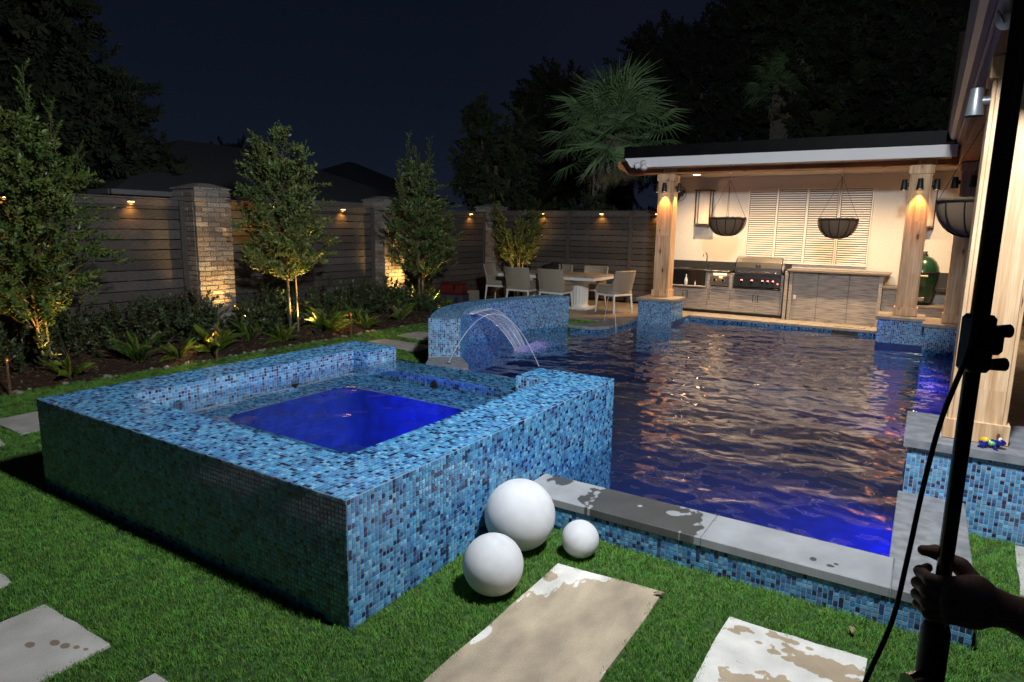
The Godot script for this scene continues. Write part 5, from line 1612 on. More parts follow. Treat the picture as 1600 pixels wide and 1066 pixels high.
		part("gas_pipe", MB.new().tube([Vector3(0.1, 0.0, 0.05), Vector3(0.1, -0.04, 0.05), Vector3(0.08, -0.06, 0.03), Vector3(0.08, -0.06, 0.0)], [0.008], 8).mesh(M.copper), t)
		omni(Vector3(q[1], 2.20, -12.42), 0.035, Color(1.0, 0.6, 0.25), 0.012)
	# wall fan
	var w := thing("wall_fan", "black caged fan on the wall behind the left post", "fan", Vector3(-2.60, 2.72, -12.54))
	var ring := []
	for k in 33: ring.append(Vector3(cos(TAU * k / 32) * 0.16, sin(TAU * k / 32) * 0.16, 0.22))
	var cg := MB.new().tube(ring, [0.006], 6, false)
	for r in [0.05, 0.09, 0.125]:
		var rr := []
		for k in 33: rr.append(Vector3(cos(TAU * k / 32) * r, sin(TAU * k / 32) * r, 0.25 - r * 0.1))
		cg.tube(rr, [0.0018], 4, false)
	for k in 16: cg.tube([Vector3(0, 0, 0.25), Vector3(cos(TAU * k / 16) * 0.16, sin(TAU * k / 16) * 0.16, 0.22)], [0.0016], 4, false)
	part("cage", cg.mesh(M.black), w)
	part("motor", MB.new().cyl(Vector3(0, 0, 0.08), Vector3(0, 0, 0.19), 0.06, 0.05, 16).mesh(M.black), w)
	part("bracket", MB.new().cyl(Vector3(0, 0, 0), Vector3(0, 0, 0.09), 0.03, 0.025, 12).mesh(M.black), w)
	for k in 3:
		var a := TAU * k / 3.0 + 0.4
		part("fan_blade", MB.new().box(Vector3(0.085, 0, 0.21), Vector3(0.11, 0.075, 0.006), Basis(Vector3.RIGHT, 0.4), 0.002).mesh(M.black), w, Transform3D(Basis(Vector3.BACK, a), Vector3()))
	# twin floodlights under the eave
	var fl := thing("flood_camera", "white twin head security lamp on the pavilion's left eave", "security lamp", Vector3(-2.58, 3.16, -10.10))
	part("base", MB.new().ball(Vector3(0.0, 0.0, 0.03), Vector3(0.065, 0.06, 0.05), 14).mesh(M.white_plastic), fl)
	part("lamp_head", MB.new().lathe([Vector2(0.02, 0.0), Vector2(0.05, 0.02), Vector2(0.06, 0.11), Vector2(0.0, 0.115)], 16, look(Vector3(-0.05, -0.01, 0.05), Vector3(-0.8, -0.45, 0.35))).mesh(M.white_plastic), fl)
	part("lamp_head", MB.new().lathe([Vector2(0.02, 0.0), Vector2(0.05, 0.02), Vector2(0.062, 0.11), Vector2(0.0, 0.115)], 16, look(Vector3(0.02, -0.02, 0.05), Vector3(0.25, -0.8, 0.5))).mesh(M.white_plastic), fl)
	part("sensor", MB.new().ball(Vector3(0.0, -0.06, 0.07), Vector3(0.03, 0.03, 0.03), 12).mesh(M.white_plastic), fl)
	var f2 := thing("eave_lamp", "round pale lamp under the eave at the top right", "security lamp", Vector3(2.385, 3.15, -2.98))
	part("housing", MB.new().ball(Vector3(), Vector3(0.055, 0.05, 0.055), 18).mesh(M.white_plastic), f2)
	part("band", MB.new().cyl(Vector3(-0.03, 0.01, 0.01), Vector3(-0.026, 0.012, 0.01), 0.054, 0.054, 20).mesh(M.dark_steel), f2)
	part("mount", MB.new().cyl(Vector3(0, 0.03, 0), Vector3(0, 0.14, -0.02), 0.02, 0.03, 12).mesh(M.white_plastic), f2)

func kitchen() -> void:
	var o := thing("outdoor_kitchen", "streaked wood outdoor kitchen cabinets with dark counter below the rear wall", "kitchen cabinets", Vector3(-1.5, 0.2, -12.2))
	var tr := Transform3D(Basis.IDENTITY, Vector3(1.5, -0.2, 12.2))
	var zf := -11.95
	part("carcass", block(-2.76, 0.26, -12.54, -0.24, 1.055, zf - 0.002).mesh(M.cabinet), o, tr)
	part("plinth", block(-2.74, 0.201, -12.54, -0.26, 0.259, zf - 0.05).mesh(M.dark_steel), o, tr)
	part("counter", block(-2.80, 1.056, -12.545, -1.30, 1.10, zf + 0.03, 0.004).mesh(M.counter), o, tr)
	part("counter", block(-1.298, 1.0565, -12.5455, -0.2, 1.0995, -12.32, 0.004).mesh(M.counter), o, tr)
	part("splashback", block(-2.76, 1.101, -12.548, -0.2, 1.27, -12.53, 0.002).mesh(M.counter), o, tr)
	var doors := [[-2.62, -2.205, 1], [-2.20, -1.735, 0], [-1.73, -1.265, 0], [-1.26, -0.745, 1], [-0.74, -0.27, 0]]
	for d in doors:
		part("door", block(d[0], 0.275, zf - 0.001, d[1], 0.705, zf + 0.018, 0.003).mesh(M.cabinet), o, tr)
		var hx: float = d[1] - 0.045 if d[2] else d[0] + 0.045
		var hb := MB.new()
		hb.cyl(Vector3(hx, 0.50, zf + 0.045), Vector3(hx, 0.66, zf + 0.045), 0.006, 0.006, 8)
		for y in [0.52, 0.64]: hb.cyl(Vector3(hx, y, zf + 0.018), Vector3(hx, y, zf + 0.045), 0.005, 0.005, 6)
		part("door_handle", hb.mesh(M.handle), o, tr)
	for d in [[-1.76, -1.69, 0.71, 1.05], [-1.295, -1.225, 0.71, 1.05], [-1.69, -1.295, 0.71, 0.775], [-1.225, -0.27, 0.71, 0.765]]:
		part("drawer_rail", block(d[0] + 0.002, d[2], zf - 0.001, d[1] - 0.002, d[3], zf + 0.016, 0.003).mesh(M.cabinet_pale), o, tr)
	# apron sink
	var s := thing("apron_sink", "black apron front sink with a bent tap at the left of the kitchen", "sink", Vector3(-2.15, 0.76, -12.2))
	var st := Transform3D(Basis.IDENTITY, Vector3(2.15, -0.76, 12.2))
	part("apron", block(-2.52, 0.76, zf + 0.001, -1.79, 1.104, zf + 0.05, 0.01).mesh(M.black_gloss), s, st)
	part("rim", block(-2.52, 1.1005, -12.45, -1.79, 1.106, zf + 0.001, 0.002).mesh(M.dark_steel), s, st)
	part("cutting_board", block(-2.45, 1.107, -12.3, -2.2, 1.125, -12.02, 0.004).mesh(M.steel), s, st)
	var tap := [Vector3(-1.92, 1.10, -12.42), Vector3(-1.92, 1.32, -12.42), Vector3(-1.925, 1.42, -12.40), Vector3(-1.94, 1.46, -12.34), Vector3(-1.955, 1.43, -12.28), Vector3(-1.96, 1.36, -12.26)]
	part("tap", MB.new().tube(spline(tap, 4), [0.013], 10).mesh(M.chrome), s, st)
	part("tap_lever", MB.new().cyl(Vector3(-1.85, 1.10, -12.42), Vector3(-1.85, 1.20, -12.42), 0.012, 0.01, 8).cyl(Vector3(-1.85, 1.18, -12.42), Vector3(-1.80, 1.21, -12.40), 0.007, 0.006, 8).mesh(M.chrome), s, st)
	for q in [["white bottle standing before the black sink", -2.18, 0.034, 0.21], ["tiny white bottle right of the larger bottle by the sink", -1.98, 0.016, 0.085]]:
		var bo := thing("bottle", q[0], "bottle", Vector3(q[1], 0.777, zf + 0.10), 0.0)
		var r: float = q[2]; var h: float = q[3]
		part("body", MB.new().lathe([Vector2(0.001, 0), Vector2(r, 0.003), Vector2(r, h * 0.5), Vector2(r * 0.5, h * 0.72), Vector2(r * 0.32, h * 0.8), Vector2(r * 0.32, h)], 16).mesh(M.white_plastic), bo)
		part("cap", MB.new().cyl(Vector3(0, h, 0), Vector3(0, h * 1.08, 0), r * 0.36, r * 0.34, 12).mesh(M.white_plastic), bo)
	var ledge := thing("sink_ledge", "narrow steel ledge below the black sink", "ledge", Vector3(-2.15, 0.75, zf + 0.08))
	part("shelf", block(-0.37, 0.0, -0.06, 0.37, 0.022, 0.06, 0.003).mesh(M.cabinet_pale), ledge)
	# side burner
	var sb := thing("side_burner", "small steel side burner with two knobs and a warm glow", "burner", Vector3(-1.49, 0.79, -12.1))
	var sbt := Transform3D(Basis.IDENTITY, Vector3(1.49, -0.79, 12.1))
	part("panel", MB.new().box(Vector3(-1.49, 0.90, zf + 0.035), Vector3(0.37, 0.20, 0.03), Basis(Vector3.RIGHT, -0.22), 0.005).mesh(M.steel), sb, sbt)
	part("drip_tray", block(-1.68, 0.785, zf + 0.002, -1.30, 0.80, zf + 0.06, 0.003).mesh(M.dark_steel), sb, sbt)
	part("lid", MB.new().box(Vector3(-1.49, 1.085, -12.17), Vector3(0.40, 0.05, 0.42), Basis.IDENTITY, 0.012).mesh(M.dark_steel), sb, sbt)
	part("lamp_strip", block(-1.62, 1.03, zf + 0.012, -1.36, 1.045, zf + 0.03).mesh(M.lamp_warm), sb, sbt)
	for x in [-1.58, -1.41]:
		part("knob", MB.new().cyl(Vector3(x, 0.905, zf + 0.05), Vector3(x, 0.915, zf + 0.085), 0.032, 0.026, 16).mesh(M.chrome), sb, sbt)
	spot(Vector3(-1.49, 1.03, zf + 0.11), Vector3(-1.49, 0.80, zf + 0.03), 0.06, 60.0, WARM, 0.03)
	# grill
	var g := thing("gas_grill", "stainless built in gas grill with a closed hood and red lit knobs", "grill", Vector3(-0.74, 0.77, -12.1))
	var gt := Transform3D(Basis.IDENTITY, Vector3(0.74, -0.77, 12.1))
	var hp := PackedVector2Array([Vector2(-11.90, 1.03), Vector2(-11.885, 1.08), Vector2(-11.89, 1.20), Vector2(-11.93, 1.31), Vector2(-12.01, 1.385), Vector2(-12.12, 1.41), Vector2(-12.30, 1.41), Vector2(-12.40, 1.36), Vector2(-12.42, 1.03)])
	part("hood", MB.new().prism(hp, -1.17, -0.29, Transform3D(ZY, Vector3())).mesh(M.steel), g, gt)
	for x in [-1.185, -0.29]:
		part("hood_end", MB.new().prism(Geometry2D.offset_polygon(hp, 0.008)[0], x, x + 0.015, Transform3D(ZY, Vector3())).mesh(M.chrome), g, gt)
	part("hood_handle", MB.new().cyl(Vector3(-1.10, 1.115, -11.83), Vector3(-0.36, 1.115, -11.83), 0.014, 0.014, 12).mesh(M.chrome), g, gt)
	for x in [-1.06, -0.40]: part("handle_post", MB.new().cyl(Vector3(x, 1.115, -11.89), Vector3(x, 1.115, -11.83), 0.012, 0.012, 8).mesh(M.chrome), g, gt)
	part("badge", MB.new().ball(Vector3(-0.73, 1.235, -11.895), Vector3(0.055, 0.035, 0.006), 14).mesh(M.chrome), g, gt)
	part("control_panel", MB.new().box(Vector3(-0.74, 0.915, -11.90), Vector3(0.91, 0.22, 0.05), Basis(Vector3.RIGHT, -0.2), 0.006).mesh(M.dark_steel), g, gt)
	part("drip_tray", block(-1.20, 0.775, -11.95, -0.28, 0.80, -11.86, 0.004).mesh(M.dark_steel), g, gt)
	for x in [-1.03, -0.83, -0.62, -0.52, -0.42]:
		part("knob", MB.new().cyl(Vector3(x, 0.91, -11.87), Vector3(x, 0.917, -11.83), 0.030, 0.024, 16).mesh(M.chrome), g, gt)
		part("lamp_ring", MB.new().cyl(Vector3(x, 0.939, -11.869), Vector3(x, 0.941, -11.862), 0.022, 0.022, 14).mesh(M.lamp_red), g, gt)
	part("lamp_button", MB.new().cyl(Vector3(-0.33, 0.895, -11.87), Vector3(-0.33, 0.897, -11.862), 0.016, 0.016, 10).mesh(M.lamp_red), g, gt)
	var wr := thing("rotisserie_motor", "black side motor on chrome studs at the right of the grill hood", "motor", Vector3(-0.215, 1.02, -12.0))
	part("body", block(-0.03, 0.04, -0.06, 0.03, 0.18, 0.04, 0.01).mesh(M.black), wr)
	for k in 4: part("stud", MB.new().ball(Vector3(0.035, 0.06 + 0.03 * k, 0.02), Vector3.ONE * 0.012, 8).mesh(M.chrome), wr)
	part("hook_bar", MB.new().tube([Vector3(0.0, 0.0, 0.03), Vector3(0.06, -0.04, 0.05), Vector3(0.12, -0.03, 0.05)], [0.012], 8).mesh(M.dark_steel), wr)
	# raised bar
	var r := thing("bar_counter", "raised bar with streaked grey panels right of the grill", "bar", Vector3(0.7, 0.2, -12.1))
	var rt := Transform3D(Basis.IDENTITY, Vector3(-0.7, -0.2, 12.1))
	part("top", block(-0.16, 1.165, -12.5, 1.60, 1.205, -11.78, 0.005).mesh(M.counter_edge), r, rt)
	var px := [-0.06, 0.40, 0.94, 1.44]
	for k in 3:
		part("panel", block(px[k] + 0.002, 0.202, -12.0, px[k + 1] - 0.002, 1.164, -11.94 + 0.002 * k, 0.003).mesh(M.cabinet), r, rt)
		if k: part("bracket", block(px[k] - 0.012, 1.05, -11.936, px[k] + 0.012, 1.164, -11.90, 0.003).mesh(M.counter_edge), r, rt)
	for x in [-0.20, -0.115, 1.442]: part("end_board", block(x, 0.201, -12.45, x + 0.062, 1.163, -11.86 + (0.03 if x > 0 else 0.0), 0.004).mesh(M.cabinet_pale), r, rt)
	part("lower_shelf", block(1.51, 0.93, -12.4, 1.85, 0.97, -11.80, 0.004).mesh(M.counter_edge), r, rt)
	part("lower_cabinet", block(1.51, 0.202, -12.4, 1.82, 0.929, -11.9, 0.004).mesh(M.cabinet), r, rt)
	part("glass_holder", MB.new().cyl(Vector3(-0.005, 0.62, -11.92), Vector3(-0.005, 0.70, -11.92), 0.026, 0.03, 14).mesh(M.white_plastic), r, rt)
	# smoker stand and smoker
	var ks := thing("smoker_stand", "low dark counter holding the green smoker behind the middle post", "counter", Vector3(2.3, 0.2, -11.95))
	part("cabinet", block(-0.42, 0.0, -0.4, 1.5, 0.42, 0.2, 0.005).mesh(M.cabinet), ks)
	part("shelf", block(-0.44, 0.421, -0.4, 1.52, 0.47, 0.24, 0.005).mesh(M.counter_edge), ks)
	part("rear_counter", block(-0.44, 0.70, -0.58, 1.52, 0.75, -0.3, 0.004).mesh(M.counter), ks)
	part("splashback", block(-0.44, 0.751, -0.596, 1.52, 1.03, -0.58, 0.002).mesh(M.counter), ks)
	var k := thing("kamado_smoker", "dark green egg shaped ceramic smoker behind the middle post", "smoker", Vector3(2.09, 0.67, -11.92))
	part("bowl", MB.new().lathe([Vector2(0.12, 0.02), Vector2(0.17, 0.05), Vector2(0.225, 0.25), Vector2(0.262, 0.45), Vector2(0.268, 0.56)], 28).mesh(M.kamado_green), k)
	part("dome", MB.new().lathe([Vector2(0.268, 0.60), Vector2(0.255, 0.68), Vector2(0.215, 0.77), Vector2(0.15, 0.84), Vector2(0.07, 0.875)], 28).mesh(M.kamado_green), k)
	part("hinge_band", MB.new().lathe([Vector2(0.262, 0.555), Vector2(0.276, 0.56), Vector2(0.276, 0.60), Vector2(0.262, 0.605)], 28).mesh(M.iron), k)
	part("chimney_cap", MB.new().lathe([Vector2(0.065, 0.865), Vector2(0.068, 0.90), Vector2(0.05, 0.905), Vector2(0.052, 0.955), Vector2(0.001, 0.958)], 18).mesh(M.iron), k)
	part("handle", MB.new().cyl(Vector3(-0.1, 0.53, 0.30), Vector3(0.1, 0.53, 0.30), 0.016, 0.016, 10).mesh(M.cedar1), k)
	part("draft_door", MB.new().box(Vector3(0.0, 0.11, 0.185), Vector3(0.16, 0.06, 0.03), Basis.IDENTITY, 0.006).mesh(M.steel), k)
	part("foot_ring", MB.new().cyl(Vector3(0, 0.0, 0), Vector3(0, 0.03, 0), 0.17, 0.17, 20).mesh(M.iron), k)

func baskets() -> void:
	var defs := [["coir lined hanging basket in front of the wall, left of the grill", Vector3(-1.07, 2.145, -10.55), 0.33, 2.90], ["coir lined hanging basket in front of the louvred shutters", Vector3(0.79, 2.14, -10.55), 0.31, 2.90], ["large near hanging basket partly behind the nearest cedar post", Vector3(2.47, 2.205, -5.15), 0.315, 2.98]]
	for d in defs:
		var o := thing("hanging_basket", d[0], "hanging basket", d[1], 0.7, "black wire hanging baskets with coir liners")
		var r: float = d[2]
		var h := 0.31
		var pr := []
		for k in 10:
			var a := PI / 2 * k / 9.0
			pr.append(Vector2(maxf(r * 0.985 * pow(sin(a), 0.8), 0.001), -h * cos(a) + 0.004))
		var lin_b := MB.new().lathe(pr, 32)
		var wob := FastNoiseLite.new(); wob.seed = 3; wob.frequency = 3.0
		var edge := []
		for k in 41:
			var a := TAU * k / 40
			edge.append(Vector3(cos(a) * r * 0.97, 0.018 + 0.014 * wob.get_noise_2d(cos(a) * 2.0, sin(a) * 2.0), sin(a) * r * 0.97))
		lin_b.tube(edge, [0.018], 6, false)
		lin_b.disc(Vector3(0, -0.03, 0), Vector3.UP, r * 0.93, 24)
		part("liner", lin_b.mesh(M.coir), o)
		var wire := MB.new()
		var ring := []
		for k in 41: ring.append(Vector3(cos(TAU * k / 40) * r, 0.0, sin(TAU * k / 40) * r))
		wire.tube(ring, [0.010], 6, false)
		part("rim", wire.mesh(M.iron), o)
		for k in 12:
			var a := TAU * k / 12.0
			var p := []
			for j in 9:
				var b := PI / 2 * j / 8.0
				p.append(Vector3(cos(a) * (r * pow(sin(b), 0.8) + 0.004), -h * cos(b) - 0.001, sin(a) * (r * pow(sin(b), 0.8) + 0.004)))
			part("rib", MB.new().tube(p, [0.0065], 5, false).mesh(M.iron), o)
		var top: float = d[3] - d[1].y
		for k in 4:
			var a := TAU * k / 4.0 + 0.5
			var a0 := Vector3(cos(a) * r, 0.0, sin(a) * r)
			var b0 := Vector3(0, top - 0.04, 0)
			var links := MB.new()
			var n := int((b0 - a0).length() / 0.03)
			for j in n:
				var q := a0.lerp(b0, (j + 0.5) / n)
				var dd := (b0 - a0).normalized()
				var sd := dd.cross(Vector3.UP if j % 2 else Vector3(1, 0, 0.3)).normalized() * 0.004
				links.tube([q - dd * 0.016 - sd, q - sd * 0.0 - dd * 0.018, q + dd * 0.018 + sd], [0.0028], 4, false)
			links.cyl(a0, b0, 0.0016, 0.0016, 4, false)
			part("chain", links.mesh(M.iron), o)
		var hk := []
		for k in 11: hk.append(Vector3(0.024 * sin(TAU * k / 11.0), top - 0.02 + 0.024 * cos(TAU * k / 11.0), 0))
		hk.append(Vector3(0, top + 0.03, 0)); hk.append(Vector3(0, top + 0.10, 0))
		part("hook", MB.new().tube(hk, [0.006], 6).mesh(M.chrome), o)

# ---------- table and chairs ----------
func make_chair(label: String, at: Vector3, turn: float, pillow: bool) -> Node3D:
	# looks along local -z, its back at +z
	var o := thing("wicker_chair", label, "chair", at, turn, "wicker dining chairs round the white table")
	var w := 0.27
	part("seat", block(-w, 0.40, -0.25, w, 0.46, 0.26, 0.012).mesh(M.wicker), o)
	part("seat_frame", block(-w - 0.004, 0.36, -0.255, w + 0.004, 0.399, 0.262, 0.006).mesh(M.white_paint), o)
	var rows := []
	for k in 9:
		var t := k / 8.0
		var r := PackedVector3Array()
		for j in 13:
			var u := -1.0 + j / 6.0
			r.append(Vector3(u * (w + 0.015 * t), 0.44 + t * 0.42, 0.27 + t * 0.10 - 0.05 * pow(absf(u), 3.0)))
		rows.append(r)
	var bk := MB.new().grid(rows, Vector3(0, 0.1, 1))
	for r in rows:
		for j in r.size(): r[j] = r[j] + Vector3(0, 0, -0.035)
	bk.grid(rows, Vector3(0, 0.1, -1))
	part("backrest", bk.mesh(M.wicker), o)
	var rim := []
	for j in 13:
		var u := -1.0 + j / 6.0
		rim.append(Vector3(u * (w + 0.015), 0.865, 0.352 - 0.05 * pow(absf(u), 3.0)))
	part("back_rim", MB.new().tube(rim, [0.022], 8).mesh(M.wicker), o)
	for s in [-1.0, 1.0]:
		part("back_edge", MB.new().tube([Vector3(s * w, 0.43, 0.205), Vector3(s * (w + 0.008), 0.65, 0.255), Vector3(s * (w + 0.015), 0.865, 0.30)], [0.02], 8).mesh(M.wicker), o)
		var arm := [Vector3(s * (w + 0.01), 0.70, 0.26), Vector3(s * (w + 0.02), 0.60, 0.20), Vector3(s * (w + 0.025), 0.585, 0.0), Vector3(s * (w + 0.02), 0.57, -0.2), Vector3(s * w, 0.44, -0.245)]
		part("armrest", MB.new().tube(spline(arm, 4), [0.024], 8).mesh(M.wicker), o)
		var sd := []
		for k in 7:
			var t := k / 6.0
			sd.append(PackedVector3Array([Vector3(s * (w + 0.004), 0.44, lerpf(-0.24, 0.24, t)), Vector3(s * (w + 0.02), 0.575 + 0.10 * smoothstep(0.75, 1.0, t), lerpf(-0.2, 0.25, t))]))
		part("side_panel", MB.new().grid(sd, Vector3(s, 0, 0)).mesh(M.wicker), o)
		for z in [-0.23, 0.24]:
			part("leg", MB.new().cyl(Vector3(s * (w - 0.015), 0.37, z), Vector3(s * (w + 0.005), 0.0, z * 1.14), 0.022, 0.016, 8).mesh(M.white_paint), o)
	part("seat_cushion", MB.new().box(Vector3(0, 0.49, -0.0), Vector3(0.48, 0.06, 0.47), Basis.IDENTITY, 0.025).mesh(M.cushion), o)
	if pillow: part("pillow", MB.new().ball(Vector3(0.10, 0.60, 0.05), Vector3(0.17, 0.10, 0.13), 14).mesh(M.cushion_white), o)
	return o

func dining() -> void:
	var o := thing("dining_table", "long white pedestal dining table with wooden top", "table", Vector3(-4.80, 0.2, -10.80), 0.03)
	part("tabletop", block(-1.17, 0.715, -0.56, 1.17, 0.75, 0.56, 0.006).mesh(M.table_top), o)
	part("apron", block(-1.165, 0.65, -0.555, 1.165, 0.714, 0.555, 0.006).mesh(M.white_paint), o)
	for x in [-0.62, 0.62]:
		var pr := [Vector2(0.24, 0.0), Vector2(0.24, 0.05), Vector2(0.20, 0.06), Vector2(0.19, 0.09), Vector2(0.165, 0.12), Vector2(0.165, 0.50), Vector2(0.19, 0.53), Vector2(0.22, 0.58), Vector2(0.24, 0.61), Vector2(0.24, 0.649)]
		var b := MB.new().lathe(pr, 24)
		for k in 16:
			var a := TAU * k / 16
			b.cyl(Vector3(cos(a) * 0.163, 0.13, sin(a) * 0.163), Vector3(cos(a) * 0.163, 0.49, sin(a) * 0.163), 0.016, 0.016, 6)
		part("pedestal", b.mesh(M.white_paint), o, Transform3D(Basis.IDENTITY, Vector3(x, 0, 0)))
		part("pedestal_foot", block(x - 0.27, 0.0, -0.27, x + 0.27, 0.055, 0.27, 0.01).mesh(M.white_paint), o)
	make_chair("wicker chair with its back to the pool, left one of two, pillow on the seat", Vector3(-5.33, 0.2, -10.30), 0.05, true)
	make_chair("wicker chair with its back to the pool, nearer the table's right end", Vector3(-4.48, 0.2, -10.26), 0.03, false)
	make_chair("wicker chair at the table's right end, turned sideways", Vector3(-3.34, 0.2, -10.72), PI / 2 - 0.35, false)
	make_chair("wicker chair at the table's left end beside the carved posts", Vector3(-6.28, 0.2, -10.85), -PI / 2 + 0.15, false)
	make_chair("wicker chair on the fence side behind the dark bag", Vector3(-5.15, 0.2, -11.45), PI, false)
	make_chair("wicker chair on the fence side, nearer the pavilion", Vector3(-4.25, 0.2, -11.45), PI, false)
	var p := thing("black_pot", "black pot with a rim standing on the dining table", "pot", Vector3(-5.62, 0.951, -10.95))
	part("pot_body", MB.new().lathe([Vector2(0.001, 0), Vector2(0.075, 0.002), Vector2(0.09, 0.06), Vector2(0.092, 0.13), Vector2(0.085, 0.13), Vector2(0.08, 0.02)], 20).mesh(M.black_gloss), p)
	part("pot_rim", MB.new().lathe([Vector2(0.088, 0.125), Vector2(0.10, 0.132), Vector2(0.088, 0.14)], 20).mesh(M.chrome), p)
	var g := thing("dark_bag", "slumped black bag on the dining table", "bag", Vector3(-5.02, 0.951, -10.95))
	part("bag_body", MB.new().ball(Vector3(0, 0.085, 0), Vector3(0.22, 0.095, 0.13), 18).ball(Vector3(0.1, 0.14, 0.0), Vector3(0.12, 0.09, 0.1), 14).mesh(M.black_cloth), g)
	var st := []
	for k in 13: st.append(Vector3(0.24 + 0.075 * cos(PI * 2 * k / 12.0), 0.13 + 0.085 * sin(PI * 2 * k / 12.0), 0.03))
	part("bag_strap", MB.new().tube(st, [0.014], 6, false).mesh(M.black_cloth), g)
	# cooler boxes and carved posts by the fence
	var c := thing("red_cooler", "red metal box with a chrome latch standing on a dark crate", "cooler", Vector3(-6.72, 0.46, -9.62), 0.25)
	part("box", block(-0.26, 0.0, -0.18, 0.26, 0.20, 0.18, 0.02).mesh(M.red_paint), c)
	part("lid", block(-0.265, 0.201, -0.185, 0.265, 0.245, 0.185, 0.02).mesh(M.red_paint), c)
	part("latch", block(0.05, 0.13, 0.181, 0.13, 0.2, 0.195, 0.004).mesh(M.chrome), c)
	part("emblem", MB.new().ball(Vector3(0.09, 0.09, 0.18), Vector3(0.045, 0.045, 0.008), 12).mesh(M.chrome), c)
	var cr := thing("dark_crate", "dark blue plastic crate under the red box", "crate", Vector3(-6.72, 0.2, -9.62), 0.25)
	part("crate_body", block(-0.29, 0.0, -0.2, 0.29, 0.24, 0.2, 0.015).mesh(M.blue_plastic), cr)
	part("crate_lid", block(-0.30, 0.241, -0.21, 0.30, 0.259, 0.21, 0.006).mesh(M.red_paint), cr)
	for x in [-0.15, 0.15]: part("crate_clip", block(x - 0.035, 0.06, 0.201, x + 0.035, 0.2, 0.225, 0.006).mesh(M.black), cr)
	for q in [["stubby carved wooden post by the corner pillar", Vector3(-7.05, 0.2, -11.55), 0.52], ["taller carved wooden post against the corner pillar", Vector3(-7.05, 0.2, -12.2), 0.78]]:
		var t := thing("carved_post", q[0], "carved post", q[1], 0.0, "carved wooden posts by the corner pillar")
		var h: float = q[2]
		part("shaft", MB.new().lathe([Vector2(0.07, 0.0), Vector2(0.065, h * 0.35), Vector2(0.05, h * 0.4), Vector2(0.06, h * 0.5), Vector2(0.045, h * 0.75), Vector2(0.03, h * 0.8), Vector2(0.045, h * 0.88), Vector2(0.035, h * 0.97), Vector2(0.001, h)], 14).mesh(M.rust_wood), t)
		part("base", block(-0.11, 0.0, -0.11, 0.11, 0.14, 0.11, 0.01).mesh(M.rust_wood), t)
	# multi stemmed shrub in the corner
	var s := thing("corner_shrub", "tall multi stemmed yellowish green shrub in front of the corner pillar", "shrub", Vector3(-6.55, 0.2, -12.05))
	var stems := MB.new()
	var list := []
	for k in 11:
		var a := k * 2.4
		var r := rnd(0.25, 0.72)
		var h := rnd(1.5, 2.3)
		var tip := Vector3(cos(a) * r, h, sin(a) * r * 0.7)
		var path := [Vector3(cos(a) * 0.06, 0, sin(a) * 0.06), tip * 0.5 + Vector3(0, 0.1, 0), tip]
		stems.tube(spline(path, 3), [0.016, 0.014, 0.012, 0.009, 0.007, 0.005, 0.003], 5, false)
		for j in 34:
			var t := rnd(0.42, 1.0)
			var p2: Vector3 = (path[0] as Vector3).lerp(tip, t) + Vector3(rnd(-0.13, 0.13), rnd(-0.1, 0.1) + 0.06, rnd(-0.13, 0.13))
			var d := (Vector3(cos(a), 1.0, sin(a)) + Vector3(rnd(-0.8, 0.8), rnd(-0.3, 0.4), rnd(-0.8, 0.8))).normalized()
			var sc := rnd(0.14, 0.24)
			list.append(look(p2, d, rnd(0, TAU), Vector3(sc, sc, sc)))
	part("stems", stems.mesh(M.trunk), s)
	foliage(s, list, shoots, tints_of(0.13, 0.17, 0.04))
	spot(Vector3(-6.2, 0.3, -11.7), Vector3(-6.6, 2.0, -12.1), 4.0, 36.0, AMBER, 0.02)
	var u := thing("ground_spot", "ground spotlight below the corner shrub", "spotlight", Vector3(-6.2, 0.2, -11.7), 0.0, "black ground spotlights")
	part("housing", MB.new().cyl(Vector3(), Vector3(-0.02, 0.075, -0.02), 0.03, 0.034, 12, false).mesh(M.black), u)
	part("lamp_lens", MB.new().cyl(Vector3(-0.014, 0.055, -0.014), Vector3(-0.016, 0.06, -0.016), 0.028, 0.028, 12).mesh(M.lamp_amber), u)

